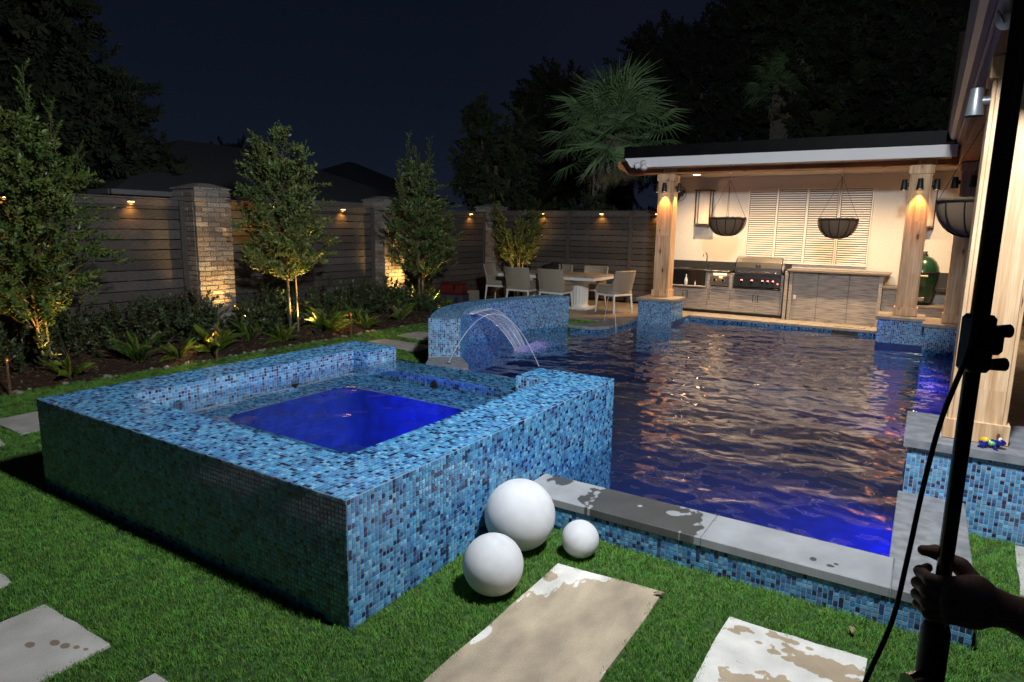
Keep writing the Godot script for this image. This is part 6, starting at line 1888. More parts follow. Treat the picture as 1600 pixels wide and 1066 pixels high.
# ---------- small things in front ----------
func foreground() -> void:
	for q in [["largest white ball, against the spa and the pool coping", Vector3(0.237, 0.215, -1.152), 0.212], ["middle sized white ball on the turf in front of the largest one", Vector3(0.378, 0.162, -0.657), 0.160], ["smallest white ball, right of the largest one", Vector3(0.588, 0.112, -1.262), 0.110]]:
		var o := solid("white_ball", MB.new().ball(Vector3(), Vector3.ONE * q[2], 64).mesh(M.white_ball), q[0], "garden ball", "white garden balls")
		o.position = q[1]
	for q in [["dry curled leaf at the corner of the broad tan stone", Vector3(1.135, 0.024, -1.10), 0.4], ["dry leaf on the turf before the pool wall", Vector3(2.02, 0.034, -1.30), 1.7]]:
		var b := MB.new()
		var rows := []
		for k in 7:
			var t := k / 6.0
			var w := 0.012 * sin(PI * clampf(t, 0.04, 0.96)) + 0.001
			var r := PackedVector3Array()
			for j in 5:
				var u := -1.0 + j * 0.5
				r.append(Vector3(t * 0.06 - 0.03, 0.007 * u * u + 0.006 * sin(t * PI), u * w))
			rows.append(r)
		b.grid(rows, Vector3.UP)
		solid("dry_leaf", b.mesh(M.stake), q[0], "leaf", "", Transform3D(Basis(Vector3.UP, q[2]), q[1]))
	# glazed figurine on the block
	var f := thing("frog_figurine", "glazed blue and yellow frog figurine on the grey block's cap", "figurine", Vector3(2.60, 0.576, -3.035), -0.15)
	part("body", MB.new().ball(Vector3(0, 0.030, 0), Vector3(0.058, 0.026, 0.034), 18).mesh(M.figure_blue), f)
	part("back_patch", MB.new().ball(Vector3(-0.02, 0.043, 0.004), Vector3(0.036, 0.020, 0.026), 14).mesh(M.figure_yellow), f)
	part("flank_patch", MB.new().ball(Vector3(0.012, 0.032, 0.022), Vector3(0.026, 0.017, 0.015), 12).mesh(M.figure_green), f)
	part("head", MB.new().ball(Vector3(0.055, 0.042, 0.003), Vector3(0.032, 0.021, 0.026), 14).mesh(M.figure_blue), f)
	for s in [-1.0, 1.0]:
		part("eye", MB.new().ball(Vector3(0.052, 0.062, 0.014 * s), Vector3.ONE * 0.010, 10).mesh(M.figure_white), f)
		part("pupil", MB.new().ball(Vector3(0.056, 0.064, 0.020 * s), Vector3.ONE * 0.005, 8).mesh(M.black_gloss), f)
		part("front_leg", MB.new().tube([Vector3(0.03, 0.025, 0.02 * s), Vector3(0.035, 0.012, 0.045 * s), Vector3(0.05, 0.005, 0.05 * s)], [0.011, 0.009, 0.008], 8).mesh(M.figure_blue), f)
		part("hind_leg", MB.new().tube([Vector3(-0.04, 0.03, 0.02 * s), Vector3(-0.015, 0.02, 0.045 * s), Vector3(-0.05, 0.006, 0.05 * s), Vector3(-0.02, 0.005, 0.06 * s)], [0.014, 0.012, 0.009, 0.007], 8).mesh(M.figure_blue), f)
	part("mouth", MB.new().ball(Vector3(0.078, 0.036, 0.003), Vector3(0.010, 0.006, 0.018), 10).mesh(M.figure_red), f)
	# what shows of the patio beyond the near post
	var p := thing("patio_sofa", "dark patio sofa with an orange cushion at the right edge", "sofa", Vector3(3.75, 0.2, -6.4))
	part("seat", block(-0.5, 0.12, -0.9, 0.5, 0.42, 0.9, 0.03).mesh(M.black_cloth), p)
	part("backrest", block(0.35, 0.42, -0.9, 0.55, 0.85, 0.9, 0.03).mesh(M.black_cloth), p)
	for z in [-0.8, 0.8]: part("leg", block(-0.45, 0.0, z - 0.04, -0.37, 0.12, z + 0.04).mesh(M.black), p)
	part("cushion", MB.new().box(Vector3(0.16, 0.62, -0.5), Vector3(0.14, 0.40, 0.42), Basis(Vector3.BACK, 0.2), 0.05).mesh(M.orange_cloth), p)
	var l := thing("orange_curtain", "amber drape hanging in the dark patio at the right edge", "curtain", Vector3(3.95, 0.2, -7.8))
	var rows := []
	for k in 2:
		var r := PackedVector3Array()
		for j in 41: r.append(Vector3(0.03 * sin(j * 0.9), 0.05 + 2.2 * k, -0.5 + j * 0.025))
		rows.append(r)
	part("drape", MB.new().grid(rows, Vector3(-1, 0, 0.3)).mesh(M.orange_cloth), l)
	part("rod", MB.new().cyl(Vector3(0, 2.27, -0.6), Vector3(0, 2.27, 0.6), 0.014, 0.014, 10).mesh(M.iron), l)

# ---------- beyond the fence ----------
func far_tree(b: String, label: String, at: Vector3, lobes: Array, n: int, size: float, tints: Array, group := "dark trees beyond the fence") -> void:
	var o := thing(b, label, "tree", at, 0.0, group)
	var top := 0.0
	var list := []
	var limb := MB.new()
	var vol := 0.0
	for l in lobes: vol += l[1].x * l[1].y + 0.2
	for l in lobes:
		var c: Vector3 = l[0]
		var r: Vector3 = l[1]
		top = maxf(top, c.y)
		limb.tube([Vector3(0, maxf(0.5, c.y * 0.35), 0), Vector3(c.x * 0.5, c.y * 0.7, c.z * 0.5), c], [0.14, 0.10, 0.03], 6, false)
		for k in int(n * (r.x * r.y + 0.2) / vol):
			var d := Vector3(rng.randfn(), rng.randfn(), rng.randfn()).normalized()
			var lump := 0.86 + 0.16 * sin(d.x * 7.0 + c.x) * sin(d.y * 6.0) + 0.12 * sin(d.z * 9.0 + c.y)
			var p := c + d * r * lump * pow(rnd(0.15, 1.0), 0.4)
			var g := (d + Vector3(rnd(-0.7, 0.7), rnd(-0.6, 0.5), rnd(-0.7, 0.7))).normalized()
			var s := size * rnd(0.7, 1.3)
			list.append(look(p - g * s * 0.5, g, rnd(0, TAU), Vector3(s, s, s)))
	part("trunk", MB.new().tube([Vector3(0, -0.2, 0), Vector3(0.05, top * 0.4, 0), Vector3(0, top * 0.8, 0.05)], [0.24, 0.17, 0.07], 10).mesh(M.trunk), o)
	part("limbs", limb.mesh(M.trunk), o)
	foliage(o, list, big_shoots, tints, "crown")

func fan_leaf(dead: bool) -> ArrayMesh:
	# a costapalmate fan: petiole along +y, blades spreading from its end
	var b := MB.new()
	b.tube([Vector3(), Vector3(0, 0.5, 0.03), Vector3(0, 0.9, 0.0)], [0.016, 0.012, 0.008], 5, false)
	var n := 28
	for k in n:
		var a := lerpf(-2.5, 2.5, k / (n - 1.0)) + rnd(-0.02, 0.02)
		var l := (1.0 - 0.28 * pow(absf(a) / 2.5, 2.0)) * rnd(0.85, 1.0) * (0.75 if dead else 1.0)
		var d := Vector3(sin(a), cos(a), 0)
		var s := Vector3(cos(a), -sin(a), 0)
		var o := Vector3(0, 0.88, 0)
		var fold := Vector3(0, 0, 0.02)
		var m1 := o + d * l * 0.45 + Vector3(0, 0, -0.10 * absf(sin(a)) + 0.05)
		var tip := o + d * l + Vector3(rnd(-0.05, 0.05), -0.12 - rnd(0, 0.12), -0.22 * absf(sin(a)) - rnd(0.0, 0.12))
		var w := 0.0155
		b.tri(o, m1 + s * w, m1 + fold, Vector3(0, 0, 1)); b.tri(o, m1 + fold, m1 - s * w, Vector3(0, 0, 1))
		b.tri(m1 + s * w, tip, m1 + fold, Vector3(0, 0, 1)); b.tri(m1 + fold, tip, m1 - s * w, Vector3(0, 0, 1))
	return b.mesh(M["frond_dead" if dead else "frond"])

func palm(label: String, at: Vector3, h: float, r: float, n: int, s: float, skirt: int, tints: Array) -> void:
	var o := thing("fan_palm", label, "palm", at, 0.0, "fan palms beyond the back fence")
	var rows := []
	part("trunk", MB.new().lathe([Vector2(r * 1.1, -0.1), Vector2(r, 0.6), Vector2(r * 0.95, h * 0.6), Vector2(r * 1.02, h), Vector2(r * 0.4, h + 0.4)], 18).mesh(M.palm_trunk), o)
	# old leaf bases crossing on the trunk
	var boots := MB.new()
	var k := 0
	var y := h * 0.35
	while y < h:
		for j in 7:
			var a := TAU * j / 7.0 + k * 0.45
			for sg in [-1.0, 1.0]:
				var p0 := Vector3(cos(a) * r * 0.98, y, sin(a) * r * 0.98)
				var a1: float = a + sg * 0.28
				var p1 := Vector3(cos(a1) * r * 1.22, y + 0.30, sin(a1) * r * 1.22)
				boots.tube([p0, p0.lerp(p1, 0.5) + Vector3(cos(a), 0, sin(a)) * 0.04, p1], [0.05, 0.042, 0.022], 5)
		y += 0.17; k += 1
	part("boots", boots.mesh(M.palm_trunk), o)
	if not M.has("frond_dead"):
		var m := mat("frond_dead", lin(0.20, 0.16, 0.08), 0.8)
		m.cull_mode = BaseMaterial3D.CULL_DISABLED
	if not shared.has("fan"):
		shared.fan = [fan_leaf(false), fan_leaf(false)]; shared.fan_dead = fan_leaf(true)
		for q in 3:
			var m := mat("fan_green%d" % q, lin(0.13 + 0.04 * q, 0.22 + 0.05 * q, 0.09 + 0.025 * q), 0.38)
			m.backlight_enabled = true; m.backlight = Color(0.2, 0.2, 0.2); m.cull_mode = BaseMaterial3D.CULL_DISABLED
	var c := Vector3(0, h + 0.15, 0)
	for q in n:
		var t := (q + 0.5) / n
		var el := lerpf(1.5, -0.7, t) + rnd(-0.12, 0.12)
		var a := q * 2.39996 + rnd(-0.2, 0.2)
		var d := Vector3(cos(a) * cos(el), sin(el), sin(a) * cos(el))
		var ss := s * rnd(0.85, 1.1)
		var x := d.cross(Vector3.UP).normalized() if absf(d.y) < 0.98 else Vector3.RIGHT
		var f := piece("frond", shared.fan[q % 2], o, Transform3D(Basis(x * ss, d * ss, x.cross(d) * ss).rotated(d, rnd(-0.5, 0.5)), c))
		f.material_override = M["fan_green%d" % (q % 3)]
	for q in skirt:
		var el := rnd(-1.45, -0.95)
		var a := q * 2.39996
		var d := Vector3(cos(a) * cos(el), sin(el), sin(a) * cos(el))
		var ss := s * rnd(0.6, 0.85)
		var x := d.cross(Vector3.UP).normalized()
		piece("dead_frond", shared.fan_dead, o, Transform3D(Basis(x * ss, d * ss, x.cross(d) * ss), c + Vector3(cos(a) * r * 0.6, -0.25 - rnd(0, 0.5), sin(a) * r * 0.6)))

func hip_house(label: String, c: Vector3, size: Vector3, ridge: float, turn: float) -> Node3D:
	var o := thing("neighbour_house", label, "house", c, turn, "neighbours' houses beyond the fence")
	var h := size * 0.5
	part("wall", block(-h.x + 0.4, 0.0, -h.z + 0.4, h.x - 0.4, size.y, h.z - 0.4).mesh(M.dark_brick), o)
	var b := MB.new()
	var e := size.y
	var rl := maxf(h.z - h.x, 0.3)
	var q := [Vector3(-h.x, e, -h.z), Vector3(h.x, e, -h.z), Vector3(h.x, e, h.z), Vector3(-h.x, e, h.z)]
	var r0 := Vector3(0, ridge, -rl); var r1 := Vector3(0, ridge, rl)
	b.tri(q[0], q[1], r0, Vector3(0, 1, -1)); b.tri(q[2], q[3], r1, Vector3(0, 1, 1))
	b.quad(q[1], q[2], r1, r0, Vector3(1, 1, 0)); b.quad(q[3], q[0], r0, r1, Vector3(-1, 1, 0))
	part("roof", b.mesh(M.shingle), o)
	var g := MB.new()
	block(-h.x, e - 0.09, h.z + 0.002, h.x, e + 0.01, h.z + 0.10, 0.01, g); block(h.x + 0.002, e - 0.091, -h.z, h.x + 0.10, e + 0.011, h.z + 0.09, 0.01, g)
	part("gutter", g.mesh(M.gutter), o)
	for s in [-0.4, 0.3]:
		var w := part("window", block(h.x - 0.42, 1.0, s * h.z - 0.5, h.x - 0.38, 2.1, s * h.z + 0.5).mesh(M.black_gloss), o)
		part("frame", block(h.x - 0.39, 0.95, s * h.z - 0.55, h.x - 0.37, 1.0, s * h.z + 0.55).mesh(M.gutter), w)
	return o

func beyond() -> void:
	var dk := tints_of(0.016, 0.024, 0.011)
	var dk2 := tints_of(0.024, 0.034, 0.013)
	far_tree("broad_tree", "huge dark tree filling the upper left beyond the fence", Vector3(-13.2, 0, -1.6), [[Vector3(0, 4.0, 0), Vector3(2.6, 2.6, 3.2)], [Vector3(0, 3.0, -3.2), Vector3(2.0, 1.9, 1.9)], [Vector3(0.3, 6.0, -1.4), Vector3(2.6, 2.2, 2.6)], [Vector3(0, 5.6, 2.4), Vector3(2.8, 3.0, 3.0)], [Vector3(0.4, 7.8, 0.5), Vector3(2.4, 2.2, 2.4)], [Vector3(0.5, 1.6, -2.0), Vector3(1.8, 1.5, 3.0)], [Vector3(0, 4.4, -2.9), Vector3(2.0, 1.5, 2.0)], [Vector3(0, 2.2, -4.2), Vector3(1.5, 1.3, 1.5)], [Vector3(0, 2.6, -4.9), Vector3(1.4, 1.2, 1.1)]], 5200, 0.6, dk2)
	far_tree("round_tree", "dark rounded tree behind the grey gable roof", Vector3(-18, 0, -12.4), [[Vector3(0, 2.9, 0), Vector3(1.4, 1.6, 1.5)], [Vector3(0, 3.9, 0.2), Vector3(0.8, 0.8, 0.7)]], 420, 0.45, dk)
	hip_house("neighbour's house with a grey gabled roof above the fence", Vector3(-14.4, 0, -9.3), Vector3(7.0, 2.50, 9.4), 4.0, 0.0)
	hip_house("dark neighbour's roof between the middle and third tree", Vector3(-20.5, 0, -20.0), Vector3(7.0, 3.1, 7.2), 4.75, 0.25)
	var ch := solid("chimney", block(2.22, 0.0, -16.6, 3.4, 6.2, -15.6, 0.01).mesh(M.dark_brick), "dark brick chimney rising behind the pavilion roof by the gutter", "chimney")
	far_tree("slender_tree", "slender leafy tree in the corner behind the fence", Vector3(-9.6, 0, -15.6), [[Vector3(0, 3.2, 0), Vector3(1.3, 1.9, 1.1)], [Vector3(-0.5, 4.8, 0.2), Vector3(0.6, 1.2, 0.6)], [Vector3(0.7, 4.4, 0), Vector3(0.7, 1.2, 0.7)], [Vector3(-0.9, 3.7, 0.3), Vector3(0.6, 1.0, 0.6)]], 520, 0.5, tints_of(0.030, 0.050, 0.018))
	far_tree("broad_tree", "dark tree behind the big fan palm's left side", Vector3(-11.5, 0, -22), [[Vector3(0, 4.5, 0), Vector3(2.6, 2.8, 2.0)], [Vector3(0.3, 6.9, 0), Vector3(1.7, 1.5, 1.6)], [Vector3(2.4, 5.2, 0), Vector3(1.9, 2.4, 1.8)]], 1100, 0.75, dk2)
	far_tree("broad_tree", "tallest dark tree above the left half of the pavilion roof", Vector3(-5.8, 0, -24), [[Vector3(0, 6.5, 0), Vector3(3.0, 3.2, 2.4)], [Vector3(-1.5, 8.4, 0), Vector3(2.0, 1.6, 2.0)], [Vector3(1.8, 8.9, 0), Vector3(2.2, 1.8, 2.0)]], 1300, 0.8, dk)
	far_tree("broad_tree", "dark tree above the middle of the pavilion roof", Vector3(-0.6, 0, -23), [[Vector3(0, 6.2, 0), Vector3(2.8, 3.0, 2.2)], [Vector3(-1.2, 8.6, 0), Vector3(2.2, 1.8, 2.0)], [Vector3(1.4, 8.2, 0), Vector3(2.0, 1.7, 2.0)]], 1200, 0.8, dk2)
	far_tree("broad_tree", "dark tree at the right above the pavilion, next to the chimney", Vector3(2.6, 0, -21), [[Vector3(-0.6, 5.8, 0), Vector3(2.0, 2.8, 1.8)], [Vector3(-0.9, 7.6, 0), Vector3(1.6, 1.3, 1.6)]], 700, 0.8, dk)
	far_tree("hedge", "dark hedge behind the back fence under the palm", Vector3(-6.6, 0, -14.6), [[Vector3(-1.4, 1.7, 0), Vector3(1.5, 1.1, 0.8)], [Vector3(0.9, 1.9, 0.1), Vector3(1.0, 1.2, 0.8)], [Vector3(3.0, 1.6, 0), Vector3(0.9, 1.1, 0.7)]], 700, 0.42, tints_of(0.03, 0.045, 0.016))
	palm("big fan palm behind the back fence left of the pavilion", Vector3(-5.45, 0, -15.2), 4.25, 0.46, 56, 1.28, 18, [])
	palm("dim fan palm high behind the pavilion roof", Vector3(-2.6, 0, -22.5), 6.7, 0.22, 30, 0.85, 6, [])
	var sl := thing("string_lights", "three tiny warm string lights seen past the left pavilion post", "string lights", Vector3(-3.5, 2.5, -14.4))
	var pts := [Vector3(-0.02, 0.08, 0), Vector3(0.22, 0.13, 0.02), Vector3(0.14, -0.02, 0.05), Vector3(0.30, 0.02, 0)]
	part("wire", MB.new().tube([Vector3(-0.6, 0.3, 0), pts[0] + Vector3(0, 0.05, 0), pts[1] + Vector3(0, 0.05, 0), Vector3(0.7, 0.3, 0)], [0.004], 5).mesh(M.black), sl)
	for p in pts: part("lamp_bulb", MB.new().ball(p, Vector3.ONE * 0.026, 10).mesh(M.lamp_string), sl)

# ---------- the light stand and the person who holds it ----------
func skin_nets(st: MB, bones: Array, cell: float, blend: float, grow := 0.0) -> void:
	# bones: [a, b, ra, rb]; smooth union of tapered capsules, meshed as surface nets
	var lo := Vector3.ONE * 1e9; var hi := Vector3.ONE * -1e9
	for q in bones:
		var m: float = maxf(q[2], q[3]) + blend + grow + cell * 2.0
		lo = lo.min((q[0] as Vector3).min(q[1]) - Vector3.ONE * m)
		hi = hi.max((q[0] as Vector3).max(q[1]) + Vector3.ONE * m)
	var n := Vector3i(((hi - lo) / cell).ceil()) + Vector3i.ONE
	var f := PackedFloat32Array()
	f.resize(n.x * n.y * n.z); f.fill(1.0)
	for q in bones:
		var a: Vector3 = q[0]; var ab: Vector3 = q[1] - a
		var l2 := maxf(ab.length_squared(), 1e-9)
		var m: float = maxf(q[2], q[3]) + blend + grow + cell * 2.0
		var c0 := Vector3i(((a.min(q[1]) - Vector3.ONE * m - lo) / cell).floor()).clamp(Vector3i.ZERO, n - Vector3i.ONE)
		var c1 := Vector3i(((a.max(q[1]) + Vector3.ONE * m - lo) / cell).ceil()).clamp(Vector3i.ZERO, n - Vector3i.ONE)
		for z in range(c0.z, c1.z + 1):
			for y in range(c0.y, c1.y + 1):
				for x in range(c0.x, c1.x + 1):
					var p := lo + Vector3(x, y, z) * cell - a
					var t := clampf(p.dot(ab) / l2, 0.0, 1.0)
					var d := (p - ab * t).length() - lerpf(q[2], q[3], t) - grow
					var k := x + n.x * (y + n.y * z)
					var e := f[k]
					var h := maxf(blend - absf(e - d), 0.0) / blend
					f[k] = minf(e, d) - h * h * blend * 0.25
	var ids := {}
	var corner := [0, 1, n.x, n.x + 1, n.x * n.y, n.x * n.y + 1, n.x * n.y + n.x, n.x * n.y + n.x + 1]
	var co := [Vector3(0, 0, 0), Vector3(1, 0, 0), Vector3(0, 1, 0), Vector3(1, 1, 0), Vector3(0, 0, 1), Vector3(1, 0, 1), Vector3(0, 1, 1), Vector3(1, 1, 1)]
	var ed := [[0, 1], [2, 3], [4, 5], [6, 7], [0, 2], [1, 3], [4, 6], [5, 7], [0, 4], [1, 5], [2, 6], [3, 7]]
	for z in n.z - 1:
		for y in n.y - 1:
			var row := n.x * (y + n.y * z)
			for x in n.x - 1:
				var k := row + x
				var v0 := f[k]
				if v0 > cell * 2.5: continue
				var inside := 0
				for c in 8:
					if f[k + corner[c]] < 0.0: inside += 1
				if inside == 0 or inside == 8: continue
				var s := Vector3(); var m := 0
				for e in ed:
					var da := f[k + corner[e[0]]]; var db := f[k + corner[e[1]]]
					if (da < 0.0) != (db < 0.0):
						s += (co[e[0]] as Vector3).lerp(co[e[1]], da / (da - db)); m += 1
				var g := Vector3(f[k + 1] + f[k + corner[3]] + f[k + corner[5]] + f[k + corner[7]] - f[k] - f[k + corner[2]] - f[k + corner[4]] - f[k + corner[6]], f[k + corner[2]] + f[k + corner[3]] + f[k + corner[6]] + f[k + corner[7]] - f[k] - f[k + corner[1]] - f[k + corner[4]] - f[k + corner[5]], f[k + corner[4]] + f[k + corner[5]] + f[k + corner[6]] + f[k + corner[7]] - f[k] - f[k + corner[1]] - f[k + corner[2]] - f[k + corner[3]])
				ids[k] = st.put(lo + (Vector3(x, y, z) + s / m) * cell, g.normalized(), Vector2())
	var step := [1, n.x, n.x * n.y]
	for k in ids:
		for ax in 3:
			var u: int = step[(ax + 1) % 3]; var w: int = step[(ax + 2) % 3]
			if (f[k] < 0.0) == (f[k + step[ax]] < 0.0): continue
			var a: int = ids.get(k, -1); var b: int = ids.get(k - u, -1); var c: int = ids.get(k - u - w, -1); var d: int = ids.get(k - w, -1)
			if a < 0 or b < 0 or c < 0 or d < 0: continue
			st.face(a, b, c); st.face(a, c, d)

func person_and_stand() -> void:
	var px := 2.217
	var pz := 0.733
	var R := CAM_R; var U := Vector3.UP; var B := Vector3(0.5244, 0, 0.8343).normalized()
	# stand: base column, riser, clamp, boom and soft light
	var o := thing("light_stand", "black studio light stand with clamp and boom standing close to the camera", "light stand", Vector3(px, 0, pz))
	part("column", MB.new().cyl(Vector3(0, 0.12, 0), Vector3(0, 1.22, 0), 0.017, 0.017, 20).mesh(M.black), o)
	part("collar", MB.new().lathe([Vector2(0.017, 1.10), Vector2(0.0225, 1.11), Vector2(0.0225, 1.235), Vector2(0.018, 1.25), Vector2(0.0115, 1.251)], 20).mesh(M.black), o)
	part("collar_knob", MB.new().cyl(Vector3(0, 1.15, 0), -R * 0.05 + Vector3(0, 1.15, 0) + B * 0.02, 0.010, 0.016, 12).mesh(M.chrome), o)
	part("riser", MB.new().cyl(Vector3(0, 1.22, 0), Vector3(0, 1.74, 0), 0.0118, 0.0118, 20).mesh(M.pole_metal), o)
	part("top_riser", MB.new().cyl(Vector3(0, 1.73, 0), Vector3(0, 4.1, 0), 0.0135, 0.0135, 20).mesh(M.pole_metal), o)
	var cl := MB.new()
	cl.box(Vector3(0, 1.738, 0), Vector3(0.038, 0.092, 0.038), Basis(Vector3.UP, 0.55), 0.006)
	cl.box(Vector3(0, 1.742, 0) + R * 0.027, Vector3(0.022, 0.045, 0.028), Basis(Vector3.UP, 0.55), 0.006)
	part("clamp", cl.mesh(M.black), o)
	for y in [1.757, 1.703]:
		part("clamp_knob", MB.new().cyl(Vector3(0, y, 0) + R * 0.025, Vector3(0, y, 0) + R * 0.050, 0.009, 0.011, 12).mesh(M.black), o)
	for k in 3:
		var a := TAU * k / 3.0 + 0.5
		part("leg", MB.new().tube([Vector3(0, 0.62, 0), Vector3(cos(a) * 0.42, 0.02, sin(a) * 0.42)], [0.012], 8).mesh(M.black), o)
		part("leg_brace", MB.new().tube([Vector3(0, 0.22, 0), Vector3(cos(a) * 0.22, 0.33, sin(a) * 0.22)], [0.008], 8).mesh(M.black), o)
	var head := HEAD - Vector3(px, 0, pz)
	var up_end := head - HEAD_DIR * 0.22
	var tail := Vector3(0, 4.1, 0) - (up_end - Vector3(0, 4.1, 0)).normalized() * 0.35
	part("boom", MB.new().tube([tail, Vector3(0, 4.1, 0), up_end], [0.014], 10).mesh(M.black), o)
	part("boom_joint", MB.new().box(Vector3(0, 4.1, 0), Vector3(0.06, 0.08, 0.06), Basis.IDENTITY, 0.008).mesh(M.black), o)
	var sx := HEAD_DIR.cross(Vector3.UP).normalized()
	var sy := sx.cross(HEAD_DIR)
	var hb := Basis(sx, sy, -HEAD_DIR)
	var box := MB.new()
	var q0 := []; var q1 := []
	for c in [[-1, -1], [1, -1], [1, 1], [-1, 1]]:
		q0.append(head + hb * Vector3(c[0] * 0.235, c[1] * 0.235, 0.0)); q1.append(head + hb * Vector3(c[0] * 0.06, c[1] * 0.06, 0.2))
	for k in 4: box.quad(q0[k], q0[(k + 1) % 4], q1[(k + 1) % 4], q1[k], (q0[k] + q0[(k + 1) % 4]) * 0.5 - head)
	box.quad(q1[0], q1[1], q1[2], q1[3], -HEAD_DIR)
	part("softbox", box.mesh(M.black_cloth), o)
	part("lamp_front", MB.new().box(head + HEAD_DIR * 0.004, Vector3(0.455, 0.455, 0.006), hb, 0.0).mesh(M.lamp_studio), o)
	# power cable hanging from the clamp
	var cab := thing("power_cable", "black cable hanging from the light stand down to the turf", "cable", Vector3(px, 0, pz))
	var pts := [Vector3(0, 1.79, 0) - R * 0.017 + B * 0.014, Vector3(0, 1.73, 0) - R * 0.026 + B * 0.022, Vector3(-0.032, 1.61, 0.006) , Vector3(-0.045, 1.50, 0.02), Vector3(-0.055, 1.37, 0.04), Vector3(-0.066, 1.26, 0.06), Vector3(-0.094, 1.15, 0.09), Vector3(-0.14, 0.95, 0.15), Vector3(-0.16, 0.6, 0.2), Vector3(-0.16, 0.1, 0.22), Vector3(-0.1, 0.04, 0.35), Vector3(0.3, 0.035, 0.6), Vector3(1.2, 0.035, 0.9)]
	part("cord", MB.new().tube(spline(pts, 6), [0.0042], 10).mesh(M.black), cab)
	# person: right arm reaches in from the right, fist closed round the riser
	var H := Vector3(px, 1.312, pz)
	var P := func(r: float, u: float, b: float) -> Vector3: return H + (R * r + U * u + B * b) * (0.92 if absf(r) < 0.1 else 1.0)
	var wrist: Vector3 = P.call(0.088, -0.020, 0.030)
	var elbow: Vector3 = P.call(0.330, -0.105, 0.055)
	var shoulder: Vector3 = P.call(0.60, 0.02, -0.02)
	var chest: Vector3 = P.call(0.78, -0.06, -0.03)
	chest.y = 1.34
	var hips := Vector3(chest.x + 0.01, 0.95, chest.z + 0.01)
	var neck := Vector3(chest.x, 1.53, chest.z)
	var fwd := -R      # the person faces the stand
	var side := B      # its right hand towards the camera
	var who := thing("person", "person in dark clothes reaching in from the right edge to grip the light stand", "person", Vector3(hips.x, 0, hips.z))
	var rel := Transform3D(Basis.IDENTITY, -Vector3(hips.x, 0, hips.z))
	var b := MB.new()
	var fist := [
		[wrist, P.call(0.035, 0.012, 0.034), 0.027, 0.028], [wrist, P.call(0.035, -0.022, 0.034), 0.026, 0.026],
		[P.call(0.04, 0.018, 0.034), P.call(-0.012, 0.030, 0.034), 0.021, 0.014], [P.call(0.04, 0.0, 0.035), P.call(-0.014, 0.008, 0.035), 0.021, 0.014], [P.call(0.04, -0.02, 0.034), P.call(-0.012, -0.014, 0.034), 0.020, 0.0135], [P.call(0.04, -0.034, 0.032), P.call(-0.008, -0.035, 0.032), 0.018, 0.012]]
	skin_nets(b, fist, 0.004, 0.014)
	# four fingers bent round the tube, each a chain of its own
	for k in 4:
		var y: float = [0.031, 0.008, -0.015, -0.036][k]
		var s: float = [1.0, 1.06, 1.0, 0.86][k]
		var r: float = [0.0098, 0.010, 0.0096, 0.0085][k]
		skin_nets(b, [[P.call(-0.008, y, 0.036), P.call(-0.036 * s, y - 0.002, 0.018), r * 1.18, r * 1.06], [P.call(-0.036 * s, y - 0.002, 0.018), P.call(-0.033 * s, y - 0.004, -0.016), r * 1.06, r * 0.95], [P.call(-0.033 * s, y - 0.004, -0.016), P.call(-0.010, y - 0.004, -0.030), r * 0.95, r * 0.8]], 0.003, 0.006)
	# thumb leaves the side of the palm, goes round behind and shows past the tube
	skin_nets(b, [[P.call(0.052, 0.012, 0.020), P.call(0.034, 0.042, -0.006), 0.019, 0.0135], [P.call(0.034, 0.042, -0.006), P.call(0.002, 0.058, -0.030), 0.0135, 0.011], [P.call(0.002, 0.058, -0.030), P.call(-0.026, 0.064, -0.026), 0.0112, 0.0090]], 0.003, 0.008)
	skin_nets(b, [[neck - Vector3(0, 0.06, 0), chest + Vector3(0, 0.1, 0), 0.055, 0.10], [chest + Vector3(0, 0.1, 0), hips, 0.12, 0.12], [chest + Vector3(0, 0.12, 0), shoulder, 0.06, 0.052], [shoulder, shoulder.lerp(elbow, 0.5), 0.052, 0.05], [chest + Vector3(0, 0.1, 0), hips - side * 0.27 + Vector3(0, 0.2, 0), 0.05, 0.04], [hips - side * 0.27 + Vector3(0, 0.2, 0), hips - side * 0.27 + Vector3(0, -0.1, 0) + fwd * 0.05, 0.036, 0.026], [hips, hips + Vector3(0, -0.85, 0) + side * 0.11, 0.09, 0.05], [hips, hips + Vector3(0, -0.85, 0) - side * 0.12, 0.09, 0.05], [wrist, wrist.lerp(elbow, 0.35), 0.028, 0.037], [wrist.lerp(elbow, 0.35), elbow, 0.037, 0.042], [elbow, elbow.lerp(shoulder, 0.5), 0.043, 0.05]], 0.012, 0.03)
	skin_nets(b, [[wrist, wrist.lerp(elbow, 0.35), 0.028, 0.037], [wrist.lerp(elbow, 0.35), elbow, 0.037, 0.042], [elbow, elbow.lerp(shoulder, 0.5), 0.043, 0.05]], 0.008, 0.03)
	# head and neck
	var hd := neck + Vector3(0, 0.15, 0) + fwd * 0.02
	skin_nets(b, [[neck - Vector3(0, 0.06, 0), hd - Vector3(0, 0.04, 0), 0.058, 0.055], [hd, hd + Vector3(0, 0.05, 0) - fwd * 0.015, 0.085, 0.092], [hd - Vector3(0, 0.07, 0) + fwd * 0.035, hd, 0.042, 0.075], [hd + fwd * 0.088 + Vector3(0, 0.012, 0), hd + fwd * 0.108 - Vector3(0, 0.022, 0), 0.008, 0.014], [hd + side * 0.088 + Vector3(0, 0.02, 0), hd + side * 0.09 - Vector3(0, 0.02, 0), 0.014, 0.010], [hd - side * 0.088 + Vector3(0, 0.02, 0), hd - side * 0.09 - Vector3(0, 0.02, 0), 0.014, 0.010], [hd + fwd * 0.085 - Vector3(0, 0.052, -0.0) + side * 0.018, hd + fwd * 0.085 - Vector3(0, 0.052, 0) - side * 0.018, 0.010, 0.010]], 0.007, 0.018)
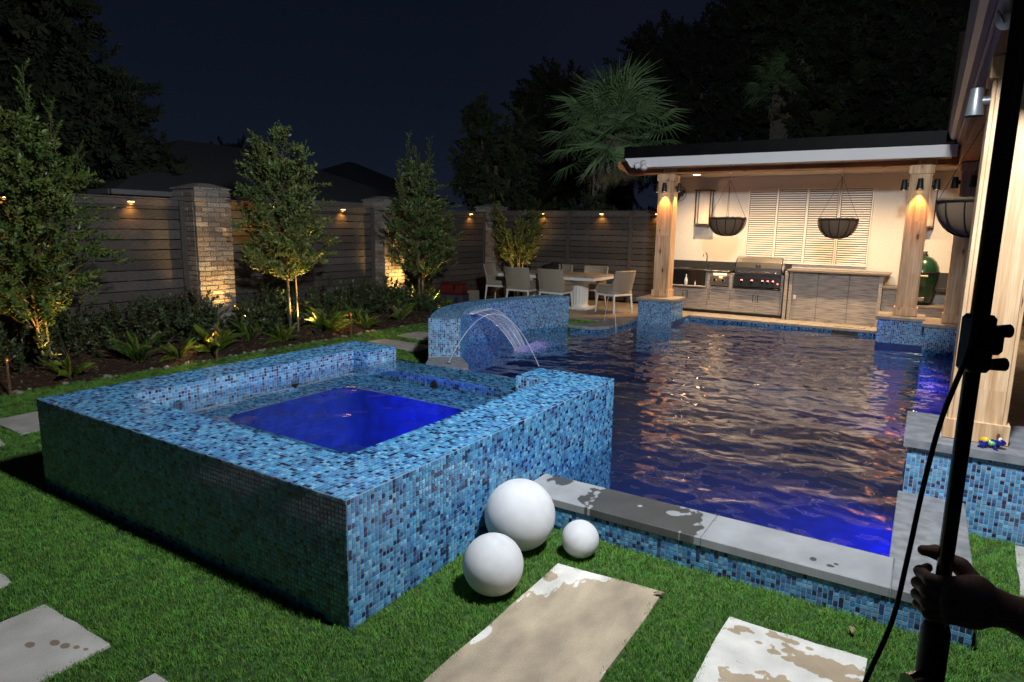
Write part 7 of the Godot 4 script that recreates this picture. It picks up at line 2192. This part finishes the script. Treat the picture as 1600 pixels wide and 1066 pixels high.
	var l_hand := hips - side * 0.27 + Vector3(0, -0.12, 0) + fwd * 0.05
	skin_nets(b, [[l_hand + Vector3(0, 0.14, 0), l_hand, 0.026, 0.03], [l_hand, l_hand - Vector3(0, 0.10, 0) + fwd * 0.02, 0.03, 0.016]], 0.008, 0.02)
	part("body", b.mesh(M.skin), who, rel)
	b = MB.new()
	skin_nets(b, [[hd + Vector3(0, 0.06, 0) - fwd * 0.025, hd + Vector3(0, 0.04, 0) - fwd * 0.05, 0.098, 0.09]], 0.012, 0.02)
	part("hair", b.mesh(M.black_cloth), who, rel)
	for s in [-1.0, 1.0]: part("eye", MB.new().ball(hd + fwd * 0.084 + side * 0.032 * s + Vector3(0, 0.022, 0), Vector3.ONE * 0.012, 10).mesh(M.white_plastic), who, rel)
	b = MB.new()
	skin_nets(b, [[hips, chest, 0.145, 0.15], [hips + side * 0.06, chest + side * 0.09, 0.12, 0.12], [hips - side * 0.06, chest - side * 0.09, 0.12, 0.12], [chest + Vector3(0, 0.12, 0) + side * 0.17, chest + Vector3(0, 0.12, 0) - side * 0.17, 0.075, 0.075], [chest + Vector3(0, 0.12, 0) + side * 0.16, shoulder, 0.078, 0.066], [shoulder, shoulder.lerp(elbow, 0.55), 0.066, 0.060], [chest + Vector3(0, 0.1, 0) - side * 0.2, hips - side * 0.27 + Vector3(0, 0.2, 0), 0.07, 0.055], [hips - side * 0.27 + Vector3(0, 0.2, 0), l_hand + Vector3(0, 0.13, 0), 0.052, 0.038]], 0.018, 0.05)
	part("shirt", b.mesh(M.black_cloth), who, rel)
	b = MB.new()
	for s in [-1.0, 1.0]:
		var hp: Vector3 = hips + side * 0.09 * s - Vector3(0, 0.03, 0)
		var kn: Vector3 = hips + side * 0.11 * s + fwd * (0.03 + 0.05 * s) + Vector3(0, -0.45, 0)
		var an: Vector3 = hips + side * 0.12 * s + fwd * (0.06 * s) + Vector3(0, -0.87, 0)
		skin_nets(b, [[hips + side * 0.07 * s, hp, 0.13, 0.11], [hp, kn, 0.105, 0.075], [kn, an, 0.07, 0.055]], 0.02, 0.05)
		part("shoe", MB.new().ball(an + Vector3(0, -0.045, 0) + fwd * 0.06, Vector3(0.13, 0.042, 0.05), 14).mesh(M.black), who, Transform3D(Basis.IDENTITY, rel.origin))
	part("trousers", b.mesh(M.black_cloth), who, rel)
